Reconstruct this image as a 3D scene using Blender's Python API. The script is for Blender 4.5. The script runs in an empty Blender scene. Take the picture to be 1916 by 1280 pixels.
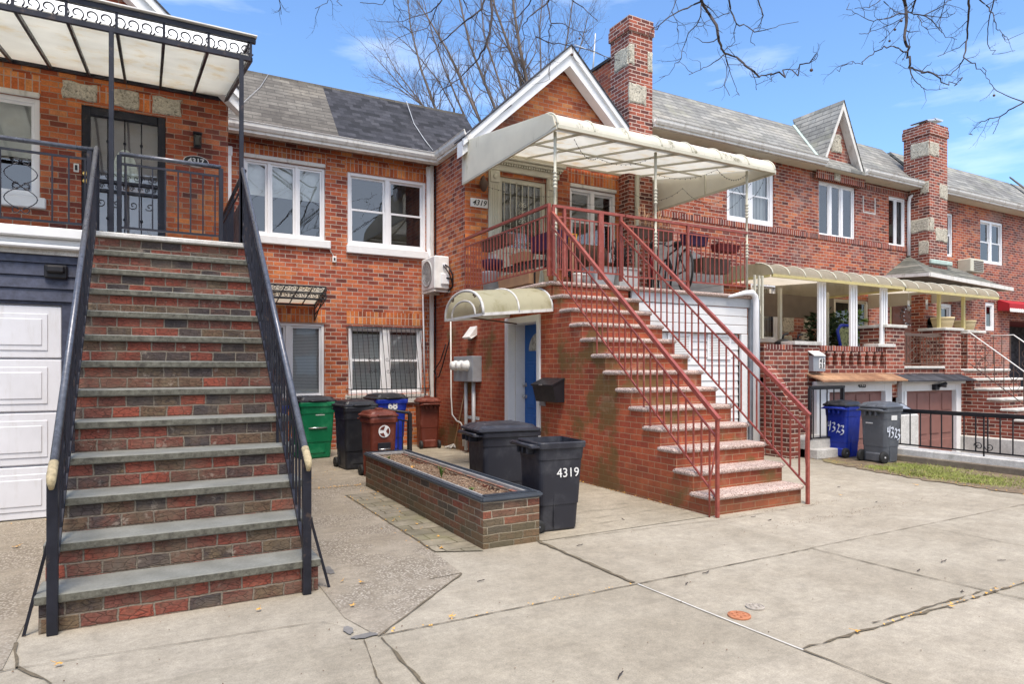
import bpy, bmesh, math, random
from math import sin, cos, pi, radians, sqrt
from mathutils import Vector, Matrix
random.seed(7)
SC = bpy.context.scene
COL = SC.collection

# ------------------------------------------------------------------ camera
TH = radians(28.808); FPX = 1233.0; EYE = 1.45
cam_d = bpy.data.cameras.new("camera"); cam = bpy.data.objects.new("camera", cam_d); COL.objects.link(cam)
cam.location = (0, 0, EYE); cam.rotation_euler = (pi/2, 0, -TH)
cam_d.sensor_width = 36; cam_d.lens = FPX/1916*36; cam_d.shift_y = 50/1916; cam_d.clip_end = 600; cam_d.clip_start = 0.05
SC.camera = cam
# ------------------------------------------------------------------ sky and sun
SUN_EL = radians(64); SUN_AZ = radians(198)      # direction the light comes from (compass style: 0 = +y, clockwise)
w = bpy.data.worlds.new("World"); SC.world = w; w.use_nodes = True
nt = w.node_tree; nt.nodes.clear()
def wn(t, **k):
    n = nt.nodes.new(t)
    for a, b in k.items(): setattr(n, a, b)
    return n
sky = wn('ShaderNodeTexSky', sky_type='NISHITA', sun_disc=False)
sky.sun_elevation = SUN_EL; sky.sun_rotation = SUN_AZ; sky.air_density = 1.0; sky.dust_density = 0.6; sky.ozone_density = 2.0; sky.altitude = 0
tc = wn('ShaderNodeTexCoord'); mp = wn('ShaderNodeMapping'); mp.inputs['Scale'].default_value = (1.1, 1.1, 5.0)
mp.inputs['Rotation'].default_value = (0.1, 0.12, 0.3)
ns = wn('ShaderNodeTexNoise'); ns.inputs['Scale'].default_value = 2.3; ns.inputs['Detail'].default_value = 7; ns.inputs['Roughness'].default_value = 0.55
cr = wn('ShaderNodeValToRGB'); cr.color_ramp.elements[0].position = 0.47; cr.color_ramp.elements[0].color = (0, 0, 0, 1)
cr.color_ramp.elements[1].position = 0.80; cr.color_ramp.elements[1].color = (0.55, 0.55, 0.55, 1)
mixc = wn('ShaderNodeMixRGB'); mixc.inputs['Color2'].default_value = (9.5, 9.8, 10.3, 1)
spx = wn('ShaderNodeSeparateXYZ'); back = wn('ShaderNodeMapRange', interpolation_type='SMOOTHSTEP')      # white cloud added to the unseen sky behind the camera, whitens reflections and ambient light
back.inputs[1].default_value = 0.15; back.inputs[2].default_value = -0.75; back.inputs[3].default_value = 0.0; back.inputs[4].default_value = 0.62
mxf = wn('ShaderNodeMath', operation='MAXIMUM')
bg = wn('ShaderNodeBackground'); bg.inputs['Strength'].default_value = 0.12; out = wn('ShaderNodeOutputWorld')
L = nt.links.new
L(tc.outputs['Generated'], mp.inputs['Vector']); L(mp.outputs[0], ns.inputs['Vector']); L(ns.outputs[0], cr.inputs[0])
hs = wn('ShaderNodeMixRGB', blend_type='MULTIPLY'); hs.inputs[0].default_value = 1; hs.inputs[2].default_value = (1.0, 1.22, 1.42, 1)
L(sky.outputs[0], hs.inputs[1]); L(tc.outputs['Generated'], spx.inputs[0]); L(spx.outputs[1], back.inputs[0]); L(cr.outputs[0], mxf.inputs[0]); L(back.outputs[0], mxf.inputs[1]); L(mxf.outputs[0], mixc.inputs['Fac']); L(hs.outputs[0], mixc.inputs['Color1']); L(mixc.outputs[0], bg.inputs['Color']); L(bg.outputs[0], out.inputs[0])
sd = bpy.data.lights.new("sun", 'SUN'); so = bpy.data.objects.new("sun", sd); COL.objects.link(so)
sd.energy = 2.9; sd.angle = radians(24); sd.color = (1.0, 0.89, 0.76)
dv = Vector((sin(SUN_AZ)*cos(SUN_EL), cos(SUN_AZ)*cos(SUN_EL), sin(SUN_EL)))
so.rotation_euler = dv.to_track_quat('Z', 'Y').to_euler(); so.location = (0, -5, 30)
SC.view_settings.view_transform = 'Standard'; SC.view_settings.look = 'None'; SC.view_settings.gamma = 1
SC.view_settings.exposure = 0.78
SC.cycles.max_bounces = 6; SC.cycles.diffuse_bounces = 4; SC.cycles.transparent_max_bounces = 12

# ------------------------------------------------------------------ measuring: a picture point on a known plane -> a place in the street
SN, CS = sin(TH), cos(TH)
def at(u, v, x=None, y=None, z=None, d=None):
    a = (u-958)/FPX; b = (690-v)/FPX
    r = (SN+a*CS, CS-a*SN, b)
    k = d if d is not None else x/r[0] if x is not None else y/r[1] if y is not None else (z-EYE)/r[2]
    return Vector((r[0]*k, r[1]*k, EYE+b*k))

# ------------------------------------------------------------------ materials
MATS = {}
class NB:
    def __init__(s, name):
        s.m = bpy.data.materials.new(name); s.m.use_nodes = True; s.t = s.m.node_tree
        s.b = s.t.nodes['Principled BSDF']; s.o = s.t.nodes['Material Output']
    def n(s, typ, **k):
        n = s.t.nodes.new(typ)
        for a, b in k.items(): setattr(n, a, b)
        return n
    def val(s, sock, v):
        if isinstance(v, (int, float)): sock.default_value = v
        elif isinstance(v, tuple): sock.default_value = v if len(v) != 3 or sock.type == 'VECTOR' else (*v, 1)
        else: s.t.links.new(v, sock)
    def m2(s, op, a, b=0.0, c=None):
        n = s.n('ShaderNodeMath', operation=op); s.val(n.inputs[0], a); s.val(n.inputs[1], b)
        if c is not None: s.val(n.inputs[2], c)
        return n.outputs[0]
    def mix(s, f, a, b, mode='MIX'):
        n = s.n('ShaderNodeMixRGB', blend_type=mode); s.val(n.inputs[0], f); s.val(n.inputs[1], a); s.val(n.inputs[2], b); return n.outputs[0]
    def noise(s, vec, scale, detail=4, rough=0.55, out=0, dist=0.0):
        n = s.n('ShaderNodeTexNoise'); s.val(n.inputs['Vector'], vec); n.inputs['Scale'].default_value = scale
        n.inputs['Detail'].default_value = detail; n.inputs['Roughness'].default_value = rough; n.inputs['Distortion'].default_value = dist
        return n.outputs[out]
    def ramp(s, f, stops, const=False):
        n = s.n('ShaderNodeValToRGB'); e = n.color_ramp.elements
        if const: n.color_ramp.interpolation = 'CONSTANT'
        while len(e) < len(stops): e.new(0.5)
        for i, (p, c) in enumerate(stops):
            e[i].position = p; e[i].color = (*c, 1) if len(c) == 3 else c
        s.val(n.inputs[0], f); return n.outputs[0]
    def rng(s, f, a, b, c=0.0, d=1.0, smooth=True):
        n = s.n('ShaderNodeMapRange'); 
        if smooth: n.interpolation_type = 'SMOOTHSTEP'
        s.val(n.inputs[0], f); n.inputs[1].default_value = a; n.inputs[2].default_value = b; n.inputs[3].default_value = c; n.inputs[4].default_value = d
        return n.outputs[0]
    def bump(s, h, strength, dist=0.01):
        n = s.n('ShaderNodeBump'); s.val(n.inputs['Height'], h); n.inputs['Strength'].default_value = strength; n.inputs['Distance'].default_value = dist
        s.t.links.new(n.outputs[0], s.b.inputs['Normal'])
    def pos(s): return s.n('ShaderNodeNewGeometry').outputs['Position']
    def obj(s): return s.n('ShaderNodeTexCoord').outputs['Object']
    def fin(s, col, rough=0.8, metal=0.0, spec=0.4):
        s.val(s.b.inputs['Base Color'], col); s.val(s.b.inputs['Roughness'], rough); s.b.inputs['Metallic'].default_value = metal
        s.b.inputs['Specular IOR Level'].default_value = spec
        return s.m

def brick_mat(name, ramp, mortar, bw=0.225, bh=0.0743, mw=0.010, rowf=0.5, soldier=False, bump=0.5, jit=0.003, stain=None, stain_s=0.7, stain_t=(0.52, 0.68),
              stain2=None, stain2_s=1.3, stain2_t=(0.55, 0.7), rough=0.85, fine=0.35, off=(0, 0), mod_ramp=None, shingle=False, rock=False, zmoss=None, period=None, tone=True):
    N = NB(name); g = N.n('ShaderNodeNewGeometry'); P = g.outputs['Position']
    sp = N.n('ShaderNodeSeparateXYZ'); N.val(sp.inputs[0], P); sn = N.n('ShaderNodeSeparateXYZ'); N.val(sn.inputs[0], g.outputs['True Normal'])
    wob = N.n('ShaderNodeSeparateColor'); N.val(wob.inputs[0], N.noise(P, 9.0, 3, 0.6, out=1))
    side = N.m2('GREATER_THAN', N.m2('ABSOLUTE', sn.outputs[0]), 0.6)
    top = N.m2('GREATER_THAN', N.m2('ABSOLUTE', sn.outputs[2]), 0.95)
    def sel(f, a, b): return N.m2('ADD', N.m2('MULTIPLY', a, N.m2('SUBTRACT', 1.0, f)), N.m2('MULTIPLY', b, f))
    u = sel(side, sp.outputs[0], sp.outputs[1]); v = sel(top, sp.outputs[2], sp.outputs[1])
    u = N.m2('ADD', u, N.m2('MULTIPLY', N.m2('SUBTRACT', wob.outputs[0], 0.5), jit*6)); v = N.m2('ADD', v, N.m2('MULTIPLY', N.m2('SUBTRACT', wob.outputs[1], 0.5), jit*4))
    u = N.m2('ADD', u, 50.0+off[0]); v = N.m2('ADD', v, 10.0+off[1])
    if soldier: u, v = v, u
    if period:
        per = N.m2('FLOOR', N.m2('DIVIDE', N.m2('SUBTRACT', v, 10.0), period)); v = N.m2('SUBTRACT', N.m2('SUBTRACT', v, 10.0), N.m2('MULTIPLY', per, period))
    vr = N.m2('DIVIDE', v, bh); row = N.m2('FLOOR', vr); fv = N.m2('FRACT', vr)
    if period: row = N.m2('ADD', row, N.m2('MULTIPLY', per, 7.0))
    if soldier: ur = N.m2('DIVIDE', u, bw)
    else:
        ur = N.m2('ADD', N.m2('DIVIDE', u, bw), N.m2('MULTIPLY', row, rowf))
        if jit > 0.004 or rock:
            wr = N.n('ShaderNodeTexWhiteNoise', noise_dimensions='1D'); N.val(wr.inputs['W'], row); ur = N.m2('ADD', ur, N.m2('MULTIPLY', wr.outputs['Value'], 0.25))
    colm = N.m2('FLOOR', ur); fu = N.m2('FRACT', ur)
    du = N.m2('MULTIPLY', N.m2('MINIMUM', fu, N.m2('SUBTRACT', 1.0, fu)), bw); dvv = N.m2('MULTIPLY', N.m2('MINIMUM', fv, N.m2('SUBTRACT', 1.0, fv)), bh)
    if shingle: dvv = N.m2('MULTIPLY', fv, bh)
    d = N.m2('MINIMUM', N.m2('MULTIPLY', du, 3.2) if shingle else du, dvv); mask = N.rng(d, mw*0.30, mw*0.75)
    cx = N.n('ShaderNodeCombineXYZ'); N.val(cx.inputs[0], colm); N.val(cx.inputs[1], row)
    wnz = N.n('ShaderNodeTexWhiteNoise', noise_dimensions='2D'); N.val(wnz.inputs['Vector'], cx.outputs[0])
    c = N.ramp(wnz.outputs['Value'] if not rock else N.m2('ADD', wnz.outputs['Value'], N.m2('MULTIPLY', N.m2('SUBTRACT', N.noise(P, 11.0, 4, 0.6), 0.5), 0.30)), ramp, const=False)
    if mod_ramp:      # regions where another batch of bricks was used
        c2 = N.ramp(wnz.outputs['Value'], mod_ramp); c = N.mix(N.rng(N.noise(P, 0.45, 3, 0.6), 0.42, 0.60), c, c2)
    fn = N.noise(P, 55.0, 5, 0.65); c = N.mix(1.0, c, N.ramp(fn, [(0.25, (1-fine,)*3), (0.75, (1+fine*0.6,)*3)]), 'MULTIPLY')
    md = N.noise(P, 6.0, 4, 0.6); c = N.mix(1.0, c, N.ramp(md, [(0.3, (0.74,)*3), (0.7, (1.16,)*3)]), 'MULTIPLY')
    if tone: c = N.mix(1.0, c, N.ramp(N.noise(P, 0.8, 5, 0.6), [(0.32, (0.66, 0.64, 0.64)), (0.5, (0.95,)*3), (0.68, (1.12, 1.08, 1.02))]), 'MULTIPLY')
    if rock:
        vo = N.n('ShaderNodeTexVoronoi', feature='DISTANCE_TO_EDGE'); mpn = N.n('ShaderNodeMapping'); mpn.inputs['Scale'].default_value = (16, 16, 38); N.val(mpn.inputs[0], P); N.val(vo.inputs['Vector'], mpn.outputs[0]); vo.inputs['Scale'].default_value = 1.0
        crk = N.rng(vo.outputs['Distance'], 0.0, 0.07); c = N.mix(N.m2('MULTIPLY', N.m2('SUBTRACT', 1.0, crk), 0.55), c, (0.03, 0.018, 0.014))
    mn = N.mix(N.noise(P, 30, 3), tuple(x*0.72 for x in mortar), tuple(min(1, x*1.2) for x in mortar))
    c = N.mix(mask, mn, c)
    if stain: c = N.mix(N.m2('MULTIPLY', N.rng(N.noise(P, stain_s, 5, 0.62), *stain_t), stain[3]), c, stain[:3])
    if stain2: c = N.mix(N.m2('MULTIPLY', N.rng(N.noise(P, stain2_s, 6, 0.65, dist=0.4), *stain2_t), stain2[3]), c, stain2[:3])
    if zmoss:
        zz = N.m2('ADD', sp.outputs[2], N.m2('MULTIPLY', N.noise(P, 3.0, 4), 0.35)); c = N.mix(N.m2('MULTIPLY', N.rng(zz, zmoss[0], zmoss[1], 1.0, 0.0), zmoss[5]), c, zmoss[2:5])
    h = N.m2('ADD', N.m2('MULTIPLY', mask, 0.7), N.m2('MULTIPLY', fn, 0.35))
    if rock: h = N.m2('ADD', h, N.m2('ADD', N.m2('MULTIPLY', crk, 0.35), N.m2('MULTIPLY', md, 0.9)))
    if shingle: h = N.m2('ADD', N.m2('MULTIPLY', fv, -0.9), N.m2('MULTIPLY', wnz.outputs['Value'], 0.5))
    N.bump(h, bump, 0.008)
    return N.fin(c, rough)

def plain(name, col, rough=0.6, metal=0.0, var=0.12, vs=6.0, bump=0.0, bs=60.0, spec=0.4, dirt=None, dirt_s=2.0, dirt_t=(0.5, 0.7), streak=False):
    N = NB(name); P = N.obj() if not streak else N.pos()
    c = N.mix(1.0, col, N.ramp(N.noise(P, vs, 5, 0.6), [(0.3, (1-var,)*3), (0.7, (1+var,)*3)]), 'MULTIPLY')
    if dirt:
        v = P
        if streak:
            mpn = N.n('ShaderNodeMapping'); mpn.inputs['Scale'].default_value = (3.0, 3.0, 0.5); N.val(mpn.inputs[0], P); v = mpn.outputs[0]
        c = N.mix(N.m2('MULTIPLY', N.rng(N.noise(v, dirt_s, 6, 0.65), *dirt_t), dirt[3]), c, dirt[:3])
    if bump: N.bump(N.noise(P, bs, 4, 0.6), bump, 0.004)
    return N.fin(c, N.rng(N.noise(P, 12, 3), 0.3, 0.7, rough-0.07, rough+0.07), metal, spec)

def concrete(name, a, b, agg=0.0, stain=0.25, sc=1.0, crack=True):
    N = NB(name); P = N.pos()
    n1 = N.noise(P, 0.9*sc, 6, 0.62); n2 = N.noise(P, 7*sc, 5, 0.6); n3 = N.noise(P, 120, 3, 0.7)
    mpn = N.n('ShaderNodeMapping'); mpn.inputs['Scale'].default_value = (0.7, 3.2, 1); N.val(mpn.inputs[0], P)
    n4 = N.noise(mpn.outputs[0], 2.2, 5, 0.65)
    c = N.mix(N.rng(n1, 0.35, 0.65), a, b)
    c = N.mix(1.0, c, N.ramp(n2, [(0.3, (0.86,)*3), (0.7, (1.12,)*3)]), 'MULTIPLY')
    c = N.mix(1.0, c, N.ramp(n3, [(0.25, (0.72,)*3), (0.75, (1.20,)*3)]), 'MULTIPLY')
    c = N.mix(N.m2('MULTIPLY', N.rng(n4, 0.52, 0.72), stain), c, tuple(x*0.55 for x in a))
    xyz = N.n('ShaderNodeSeparateXYZ'); N.val(xyz.inputs[0], P)      # each cast slab cured to its own tone
    cell = N.n('ShaderNodeCombineXYZ'); N.val(cell.inputs[0], N.m2('FLOOR', N.m2('DIVIDE', N.m2('SUBTRACT', xyz.outputs[0], 1.07), 1.83))); N.val(cell.inputs[1], N.m2('ADD', N.m2('GREATER_THAN', xyz.outputs[1], 3.47), N.m2('GREATER_THAN', xyz.outputs[1], 2.24)))
    wc = N.n('ShaderNodeTexWhiteNoise', noise_dimensions='2D'); N.val(wc.inputs['Vector'], cell.outputs[0]); c = N.mix(1.0, c, N.ramp(wc.outputs['Value'], [(0, (0.90, 0.90, 0.895)), (1, (1.06, 1.06, 1.07))]), 'MULTIPLY')
    n5 = N.noise(P, 28*sc, 4, 0.7); c = N.mix(1.0, c, N.ramp(n5, [(0.3, (0.90,)*3), (0.7, (1.08,)*3)]), 'MULTIPLY')
    n6 = N.noise(P, 1.7*sc, 7, 0.7, dist=1.2); c = N.mix(N.rng(n6, 0.58, 0.72, 0.0, 0.25), c, tuple(x*0.62 for x in a))
    sp = N.n('ShaderNodeTexVoronoi'); N.val(sp.inputs['Vector'], P); sp.inputs['Scale'].default_value = 14.0
    c = N.mix(N.rng(sp.outputs['Distance'], 0.03, 0.07, 0.65, 0.0), c, (0.09, 0.075, 0.06))
    h = N.m2('ADD', n3, N.m2('MULTIPLY', n2, 0.5))
    if agg:
        vo = N.n('ShaderNodeTexVoronoi'); N.val(vo.inputs['Vector'], P); vo.inputs['Scale'].default_value = 62.0
        vc = N.n('ShaderNodeSeparateColor'); N.val(vc.inputs[0], vo.outputs['Color'])
        ag = N.ramp(vc.outputs[0], [(0.0, (0.16, 0.13, 0.105)), (0.35, (0.34, 0.30, 0.25)), (0.7, (0.42, 0.375, 0.31)), (1.0, (0.50, 0.46, 0.39))])
        ag = N.mix(N.rng(vo.outputs['Distance'], 0.30, 0.62), ag, (0.19, 0.16, 0.12))
        c = N.mix(N.m2('MULTIPLY', N.rng(N.noise(P, 1.6, 4, 0.6), 0.40, 0.58), agg), c, ag); h = N.m2('ADD', h, N.m2('MULTIPLY', vo.outputs['Distance'], -1.0*agg))
    N.bump(h, 0.35, 0.006)
    return N.fin(c, 0.9, 0, 0.25)

RED = [(0.0, (0.13, 0.038, 0.03)), (0.2, (0.26, 0.055, 0.033)), (0.5, (0.39, 0.088, 0.042)), (0.8, (0.49, 0.125, 0.052)), (1.0, (0.56, 0.19, 0.08))]
ORANGE = [(0.0, (0.32, 0.07, 0.03)), (0.3, (0.52, 0.125, 0.038)), (0.7, (0.64, 0.19, 0.052)), (1.0, (0.70, 0.28, 0.09))]
DKRED = [(0.0, (0.11, 0.032, 0.028)), (0.35, (0.20, 0.045, 0.035)), (0.7, (0.31, 0.068, 0.042)), (1.0, (0.42, 0.12, 0.06))]
M = {}
M['brickL'] = brick_mat('orange_brick', ORANGE, (0.33, 0.25, 0.185), mod_ramp=RED, bw=0.195, jit=0.004, stain=(0.12, 0.10, 0.08, 0.45), stain_s=1.1)
M['brickC'] = brick_mat('house_brick', RED, (0.42, 0.34, 0.28), mod_ramp=ORANGE, bw=0.195, mw=0.011, stain=(0.45, 0.30, 0.24, 0.4), stain_s=1.6, stain_t=(0.56, 0.72))
M['brickG'] = brick_mat('gable_brick', ORANGE, (0.36, 0.26, 0.19), mod_ramp=RED, bw=0.215, mw=0.009, stain=(0.14, 0.07, 0.045, 0.5), stain_s=0.9)
M['brickS'] = brick_mat('stair_wall_brick', [(0.0, (0.34, 0.066, 0.034)), (0.5, (0.41, 0.086, 0.038)), (1.0, (0.47, 0.11, 0.046))], (0.40, 0.27, 0.16), bw=0.205, bh=0.06817, mw=0.0062, jit=0.0015,
     stain=(0.115, 0.085, 0.025, 0.8), stain_s=1.5, stain_t=(0.50, 0.62), fine=0.22, bump=0.4, stain2=(0.50, 0.34, 0.24, 0.22), stain2_s=3.5, zmoss=(0.05, 0.75, 0.13, 0.07, 0.03, 0.55))
M['brickR'] = brick_mat('row_brick', DKRED, (0.44, 0.34, 0.28), mod_ramp=RED, bw=0.215, mw=0.012, stain=(0.42, 0.28, 0.24, 0.35), stain_s=1.4)
M['brickCh'] = brick_mat('chimney_brick', [(0.0, (0.10, 0.035, 0.03)), (0.4, (0.24, 0.06, 0.04)), (1.0, (0.42, 0.11, 0.06))], (0.58, 0.45, 0.38), bw=0.215, mw=0.013, jit=0.004)
M['soldC'] = brick_mat('soldier_brick', ORANGE, (0.46, 0.35, 0.28), bw=0.40, bh=0.0743, mw=0.011, soldier=True)
M['soldR'] = brick_mat('soldier_brick_dark', DKRED, (0.55, 0.44, 0.38), bw=0.60, bh=0.0743, mw=0.012, soldier=True)
ROCK = [(0.0, (0.31, 0.075, 0.045)), (0.22, (0.25, 0.066, 0.043)), (0.42, (0.185, 0.068, 0.05)), (0.54, (0.155, 0.085, 0.055)), (0.62, (0.165, 0.115, 0.068)), (0.70, (0.095, 0.070, 0.062)), (0.84, (0.066, 0.055, 0.056)), (0.92, (0.14, 0.072, 0.055)), (1.0, (0.22, 0.066, 0.046))]
M['brickSt'] = brick_mat('rock_face_brick', ROCK, (0.21, 0.175, 0.135), bw=0.182, bh=0.083, mw=0.010, jit=0.0045, rock=True, period=0.216, bump=0.9, off=(0, 0.0), fine=0.45, stain=(0.17, 0.13, 0.09, 0.5), stain_s=2.6, stain_t=(0.46, 0.66), stain2=(0.36, 0.30, 0.24, 0.5), stain2_s=9, stain2_t=(0.60, 0.70))
ROCK2 = [(0.0, (0.34, 0.09, 0.055)), (0.28, (0.24, 0.085, 0.06)), (0.5, (0.17, 0.12, 0.08)), (0.66, (0.09, 0.075, 0.07)), (0.84, (0.30, 0.14, 0.08))]
M['brickPl'] = brick_mat('planter_brick', ROCK2, (0.40, 0.34, 0.26), bw=0.225, bh=0.064, mw=0.0085, jit=0.004, rock=True, bump=0.8, zmoss=(0.15, 0.62, 0.115, 0.095, 0.05, 0.72))
M['pier'] = brick_mat('pier_brick', [(0.0, (0.10, 0.03, 0.025)), (0.5, (0.25, 0.06, 0.04)), (1.0, (0.36, 0.10, 0.06))], (0.52, 0.42, 0.34), bw=0.215, mw=0.012, jit=0.003)
M['shG'] = brick_mat('grey_shingle', [(0.0, (0.115, 0.104, 0.09)), (0.5, (0.155, 0.142, 0.122)), (1.0, (0.195, 0.18, 0.155))], (0.05, 0.045, 0.04), bw=0.32, bh=0.088, mw=0.024, jit=0.0008, shingle=True, bump=0.5, fine=0.25)
M['shD'] = brick_mat('charcoal_shingle', [(0.0, (0.014, 0.015, 0.019)), (0.5, (0.036, 0.037, 0.046)), (1.0, (0.062, 0.063, 0.075))], (0.018, 0.018, 0.024), bw=0.16, bh=0.085, mw=0.010, jit=0.0015, shingle=True, bump=0.7, fine=0.35)
M['slate'] = brick_mat('pale_slate', [(0.0, (0.20, 0.20, 0.185)), (0.5, (0.26, 0.258, 0.24)), (1.0, (0.33, 0.325, 0.30))], (0.07, 0.07, 0.07), bw=0.42, bh=0.125, mw=0.034, rowf=0.37, jit=0.001, shingle=True, bump=0.5, fine=0.22,
     stain=(0.30, 0.30, 0.22, 0.4), stain_s=1.8)
M['slate2'] = brick_mat('weathered_slate', [(0.0, (0.10, 0.105, 0.09)), (0.5, (0.155, 0.158, 0.135)), (1.0, (0.22, 0.215, 0.185))], (0.04, 0.04, 0.04), bw=0.3, bh=0.075, mw=0.024, rowf=0.37, jit=0.001, shingle=True, bump=0.5, fine=0.25)
M['brnroof'] = brick_mat('brown_shingle', [(0.0, (0.30, 0.15, 0.08)), (1.0, (0.48, 0.28, 0.16))], (0.18, 0.09, 0.05), bw=0.3, bh=0.09, mw=0.01, shingle=True)
M['conc'] = concrete('pavement_concrete', (0.32, 0.28, 0.215), (0.388, 0.345, 0.272))
M['conc2'] = concrete('driveway_concrete', (0.27, 0.23, 0.175), (0.35, 0.305, 0.24), agg=0.85, stain=0.5)
M['conc3'] = concrete('path_concrete', (0.26, 0.225, 0.165), (0.37, 0.325, 0.25), stain=0.8)
M['kerb'] = concrete('kerb_concrete', (0.52, 0.50, 0.46), (0.66, 0.64, 0.60), stain=0.4)
M['kerbdk'] = concrete('old_kerb_concrete', (0.16, 0.13, 0.10), (0.24, 0.20, 0.15))
M['asphalt'] = concrete('asphalt', (0.05, 0.05, 0.052), (0.07, 0.07, 0.07))
M['paver'] = brick_mat('mossy_paver', [(0.0, (0.20, 0.18, 0.125)), (0.5, (0.26, 0.23, 0.17)), (1.0, (0.32, 0.285, 0.22))], (0.10, 0.085, 0.05), bw=0.27, bh=0.19, mw=0.012, jit=0.009, bump=0.4, fine=0.25, stain=(0.20, 0.19, 0.09, 0.5), stain_s=1.2)
M['joint'] = plain('joint_dirt', (0.13, 0.105, 0.07), 0.95, var=0.3, vs=20)
M['seal'] = plain('joint_sealant', (0.55, 0.54, 0.51), 0.8, var=0.1)
M['tar'] = plain('old_patch', (0.17, 0.16, 0.15), 0.9, var=0.25, vs=9, bump=0.3)
M['blue_stone'] = plain('bluestone', (0.215, 0.215, 0.188), 0.75, var=0.16, vs=5, bump=0.25, bs=40, dirt=(0.13, 0.12, 0.085, 0.6), dirt_s=3.0)
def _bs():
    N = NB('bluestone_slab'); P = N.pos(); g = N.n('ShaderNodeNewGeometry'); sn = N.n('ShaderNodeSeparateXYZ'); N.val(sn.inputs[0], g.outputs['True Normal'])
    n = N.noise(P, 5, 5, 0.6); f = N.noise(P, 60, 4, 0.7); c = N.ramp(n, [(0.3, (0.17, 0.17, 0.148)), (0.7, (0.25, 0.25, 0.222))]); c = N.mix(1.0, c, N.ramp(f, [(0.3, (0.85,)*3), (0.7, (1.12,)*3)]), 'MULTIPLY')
    # sawn top, rough split edge, painted darker for the weaker light on upright faces
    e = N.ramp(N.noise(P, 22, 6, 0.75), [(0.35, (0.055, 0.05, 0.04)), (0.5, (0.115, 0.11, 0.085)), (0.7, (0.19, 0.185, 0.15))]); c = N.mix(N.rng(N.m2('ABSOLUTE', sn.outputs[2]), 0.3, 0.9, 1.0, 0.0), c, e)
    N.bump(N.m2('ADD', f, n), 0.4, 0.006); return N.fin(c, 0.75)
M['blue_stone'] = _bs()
M['granite'] = NB('speckled_stone')
def _gr():
    N = M['granite']; P = N.pos(); n = N.noise(P, 75, 3, 0.8); n2 = N.noise(P, 4, 4)
    c = N.ramp(n, [(0.38, (0.10, 0.05, 0.045)), (0.46, (0.38, 0.27, 0.23)), (0.54, (0.55, 0.43, 0.37)), (0.66, (0.72, 0.62, 0.55))])
    c = N.mix(1.0, c, N.ramp(n2, [(0.3, (0.8,)*3), (0.7, (1.1,)*3)]), 'MULTIPLY'); N.bump(n, 0.6, 0.006); return N.fin(c, 0.9)
M['granite'] = _gr()
def _st():
    N = NB('rough_stone'); P = N.pos(); n = N.noise(P, 26, 6, 0.7, dist=0.8); n2 = N.noise(P, 5, 4)
    c = N.ramp(n, [(0.34, (0.07, 0.06, 0.05)), (0.42, (0.38, 0.35, 0.28)), (0.58, (0.62, 0.57, 0.46))]); c = N.mix(1.0, c, N.ramp(n2, [(0.3, (0.8,)*3), (0.7, (1.1,)*3)]), 'MULTIPLY')
    N.bump(n, 0.9, 0.02); return N.fin(c, 0.95)
M['stone'] = _st()
M['white'] = plain('white_paint', (0.72, 0.72, 0.72), 0.5, var=0.04, dirt=(0.42, 0.38, 0.32, 0.35), dirt_s=2.5, dirt_t=(0.55, 0.8))
M['whiteD'] = plain('weathered_white_paint', (0.66, 0.64, 0.60), 0.6, var=0.07, dirt=(0.34, 0.30, 0.24, 0.6), dirt_s=3.0, streak=True)
M['vinyl'] = plain('white_vinyl', (0.78, 0.78, 0.79), 0.35, var=0.03)
M['garage'] = plain('garage_white', (0.66, 0.665, 0.70), 0.45, var=0.05, vs=3, dirt=(0.45, 0.43, 0.40, 0.35), dirt_s=5, dirt_t=(0.5, 0.75), streak=True)
M['navy'] = plain('navy_siding', (0.045, 0.052, 0.085), 0.6, var=0.35, vs=18, bump=0.25)
M['iron'] = plain('dark_iron', (0.020, 0.021, 0.030), 0.42, 0.3, var=0.3, dirt=(0.10, 0.07, 0.055, 0.6), dirt_s=14, dirt_t=(0.58, 0.7))
M['ironhi'] = plain('worn_handrail', (0.115, 0.12, 0.14), 0.33, 0.45, var=0.3, vs=25)
M['black'] = plain('black_metal', (0.018, 0.018, 0.022), 0.45, 0.2)
M['rail'] = plain('red_rail_paint', (0.27, 0.062, 0.045), 0.42, var=0.18, vs=14, dirt=(0.40, 0.17, 0.13, 0.5), dirt_s=16)
M['brnrail'] = plain('brown_iron', (0.12, 0.075, 0.055), 0.5, 0.2)
M['cream'] = plain('cream_metal', (0.56, 0.535, 0.43), 0.5, var=0.06, dirt=(0.25, 0.24, 0.12, 0.55), dirt_s=4, dirt_t=(0.56, 0.75))
def trans(name, col, dirt=None, tr=0.5, dirt_s=1.5, dirt_t=(0.5, 0.7)):
    N = NB(name); P = N.pos(); c = N.mix(1.0, col, N.ramp(N.noise(P, 2.5, 4), [(0.3, (0.93,)*3), (0.7, (1.04,)*3)]), 'MULTIPLY')
    if dirt:
        mpn = N.n('ShaderNodeMapping'); mpn.inputs['Scale'].default_value = (2.2, 2.2, 0.8); N.val(mpn.inputs[0], P)
        c = N.mix(N.m2('MULTIPLY', N.rng(N.noise(mpn.outputs[0], dirt_s, 6, 0.7), *dirt_t), dirt[3]), c, dirt[:3])
    df = N.n('ShaderNodeBsdfDiffuse'); tl = N.n('ShaderNodeBsdfTranslucent'); mx = N.n('ShaderNodeMixShader'); N.val(df.inputs[0], c); N.val(tl.inputs[0], c)
    mx.inputs[0].default_value = tr; N.t.links.new(df.outputs[0], mx.inputs[1]); N.t.links.new(tl.outputs[0], mx.inputs[2]); N.t.links.new(mx.outputs[0], N.o.inputs[0]); N.t.nodes.remove(N.b); return N.m
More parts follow.
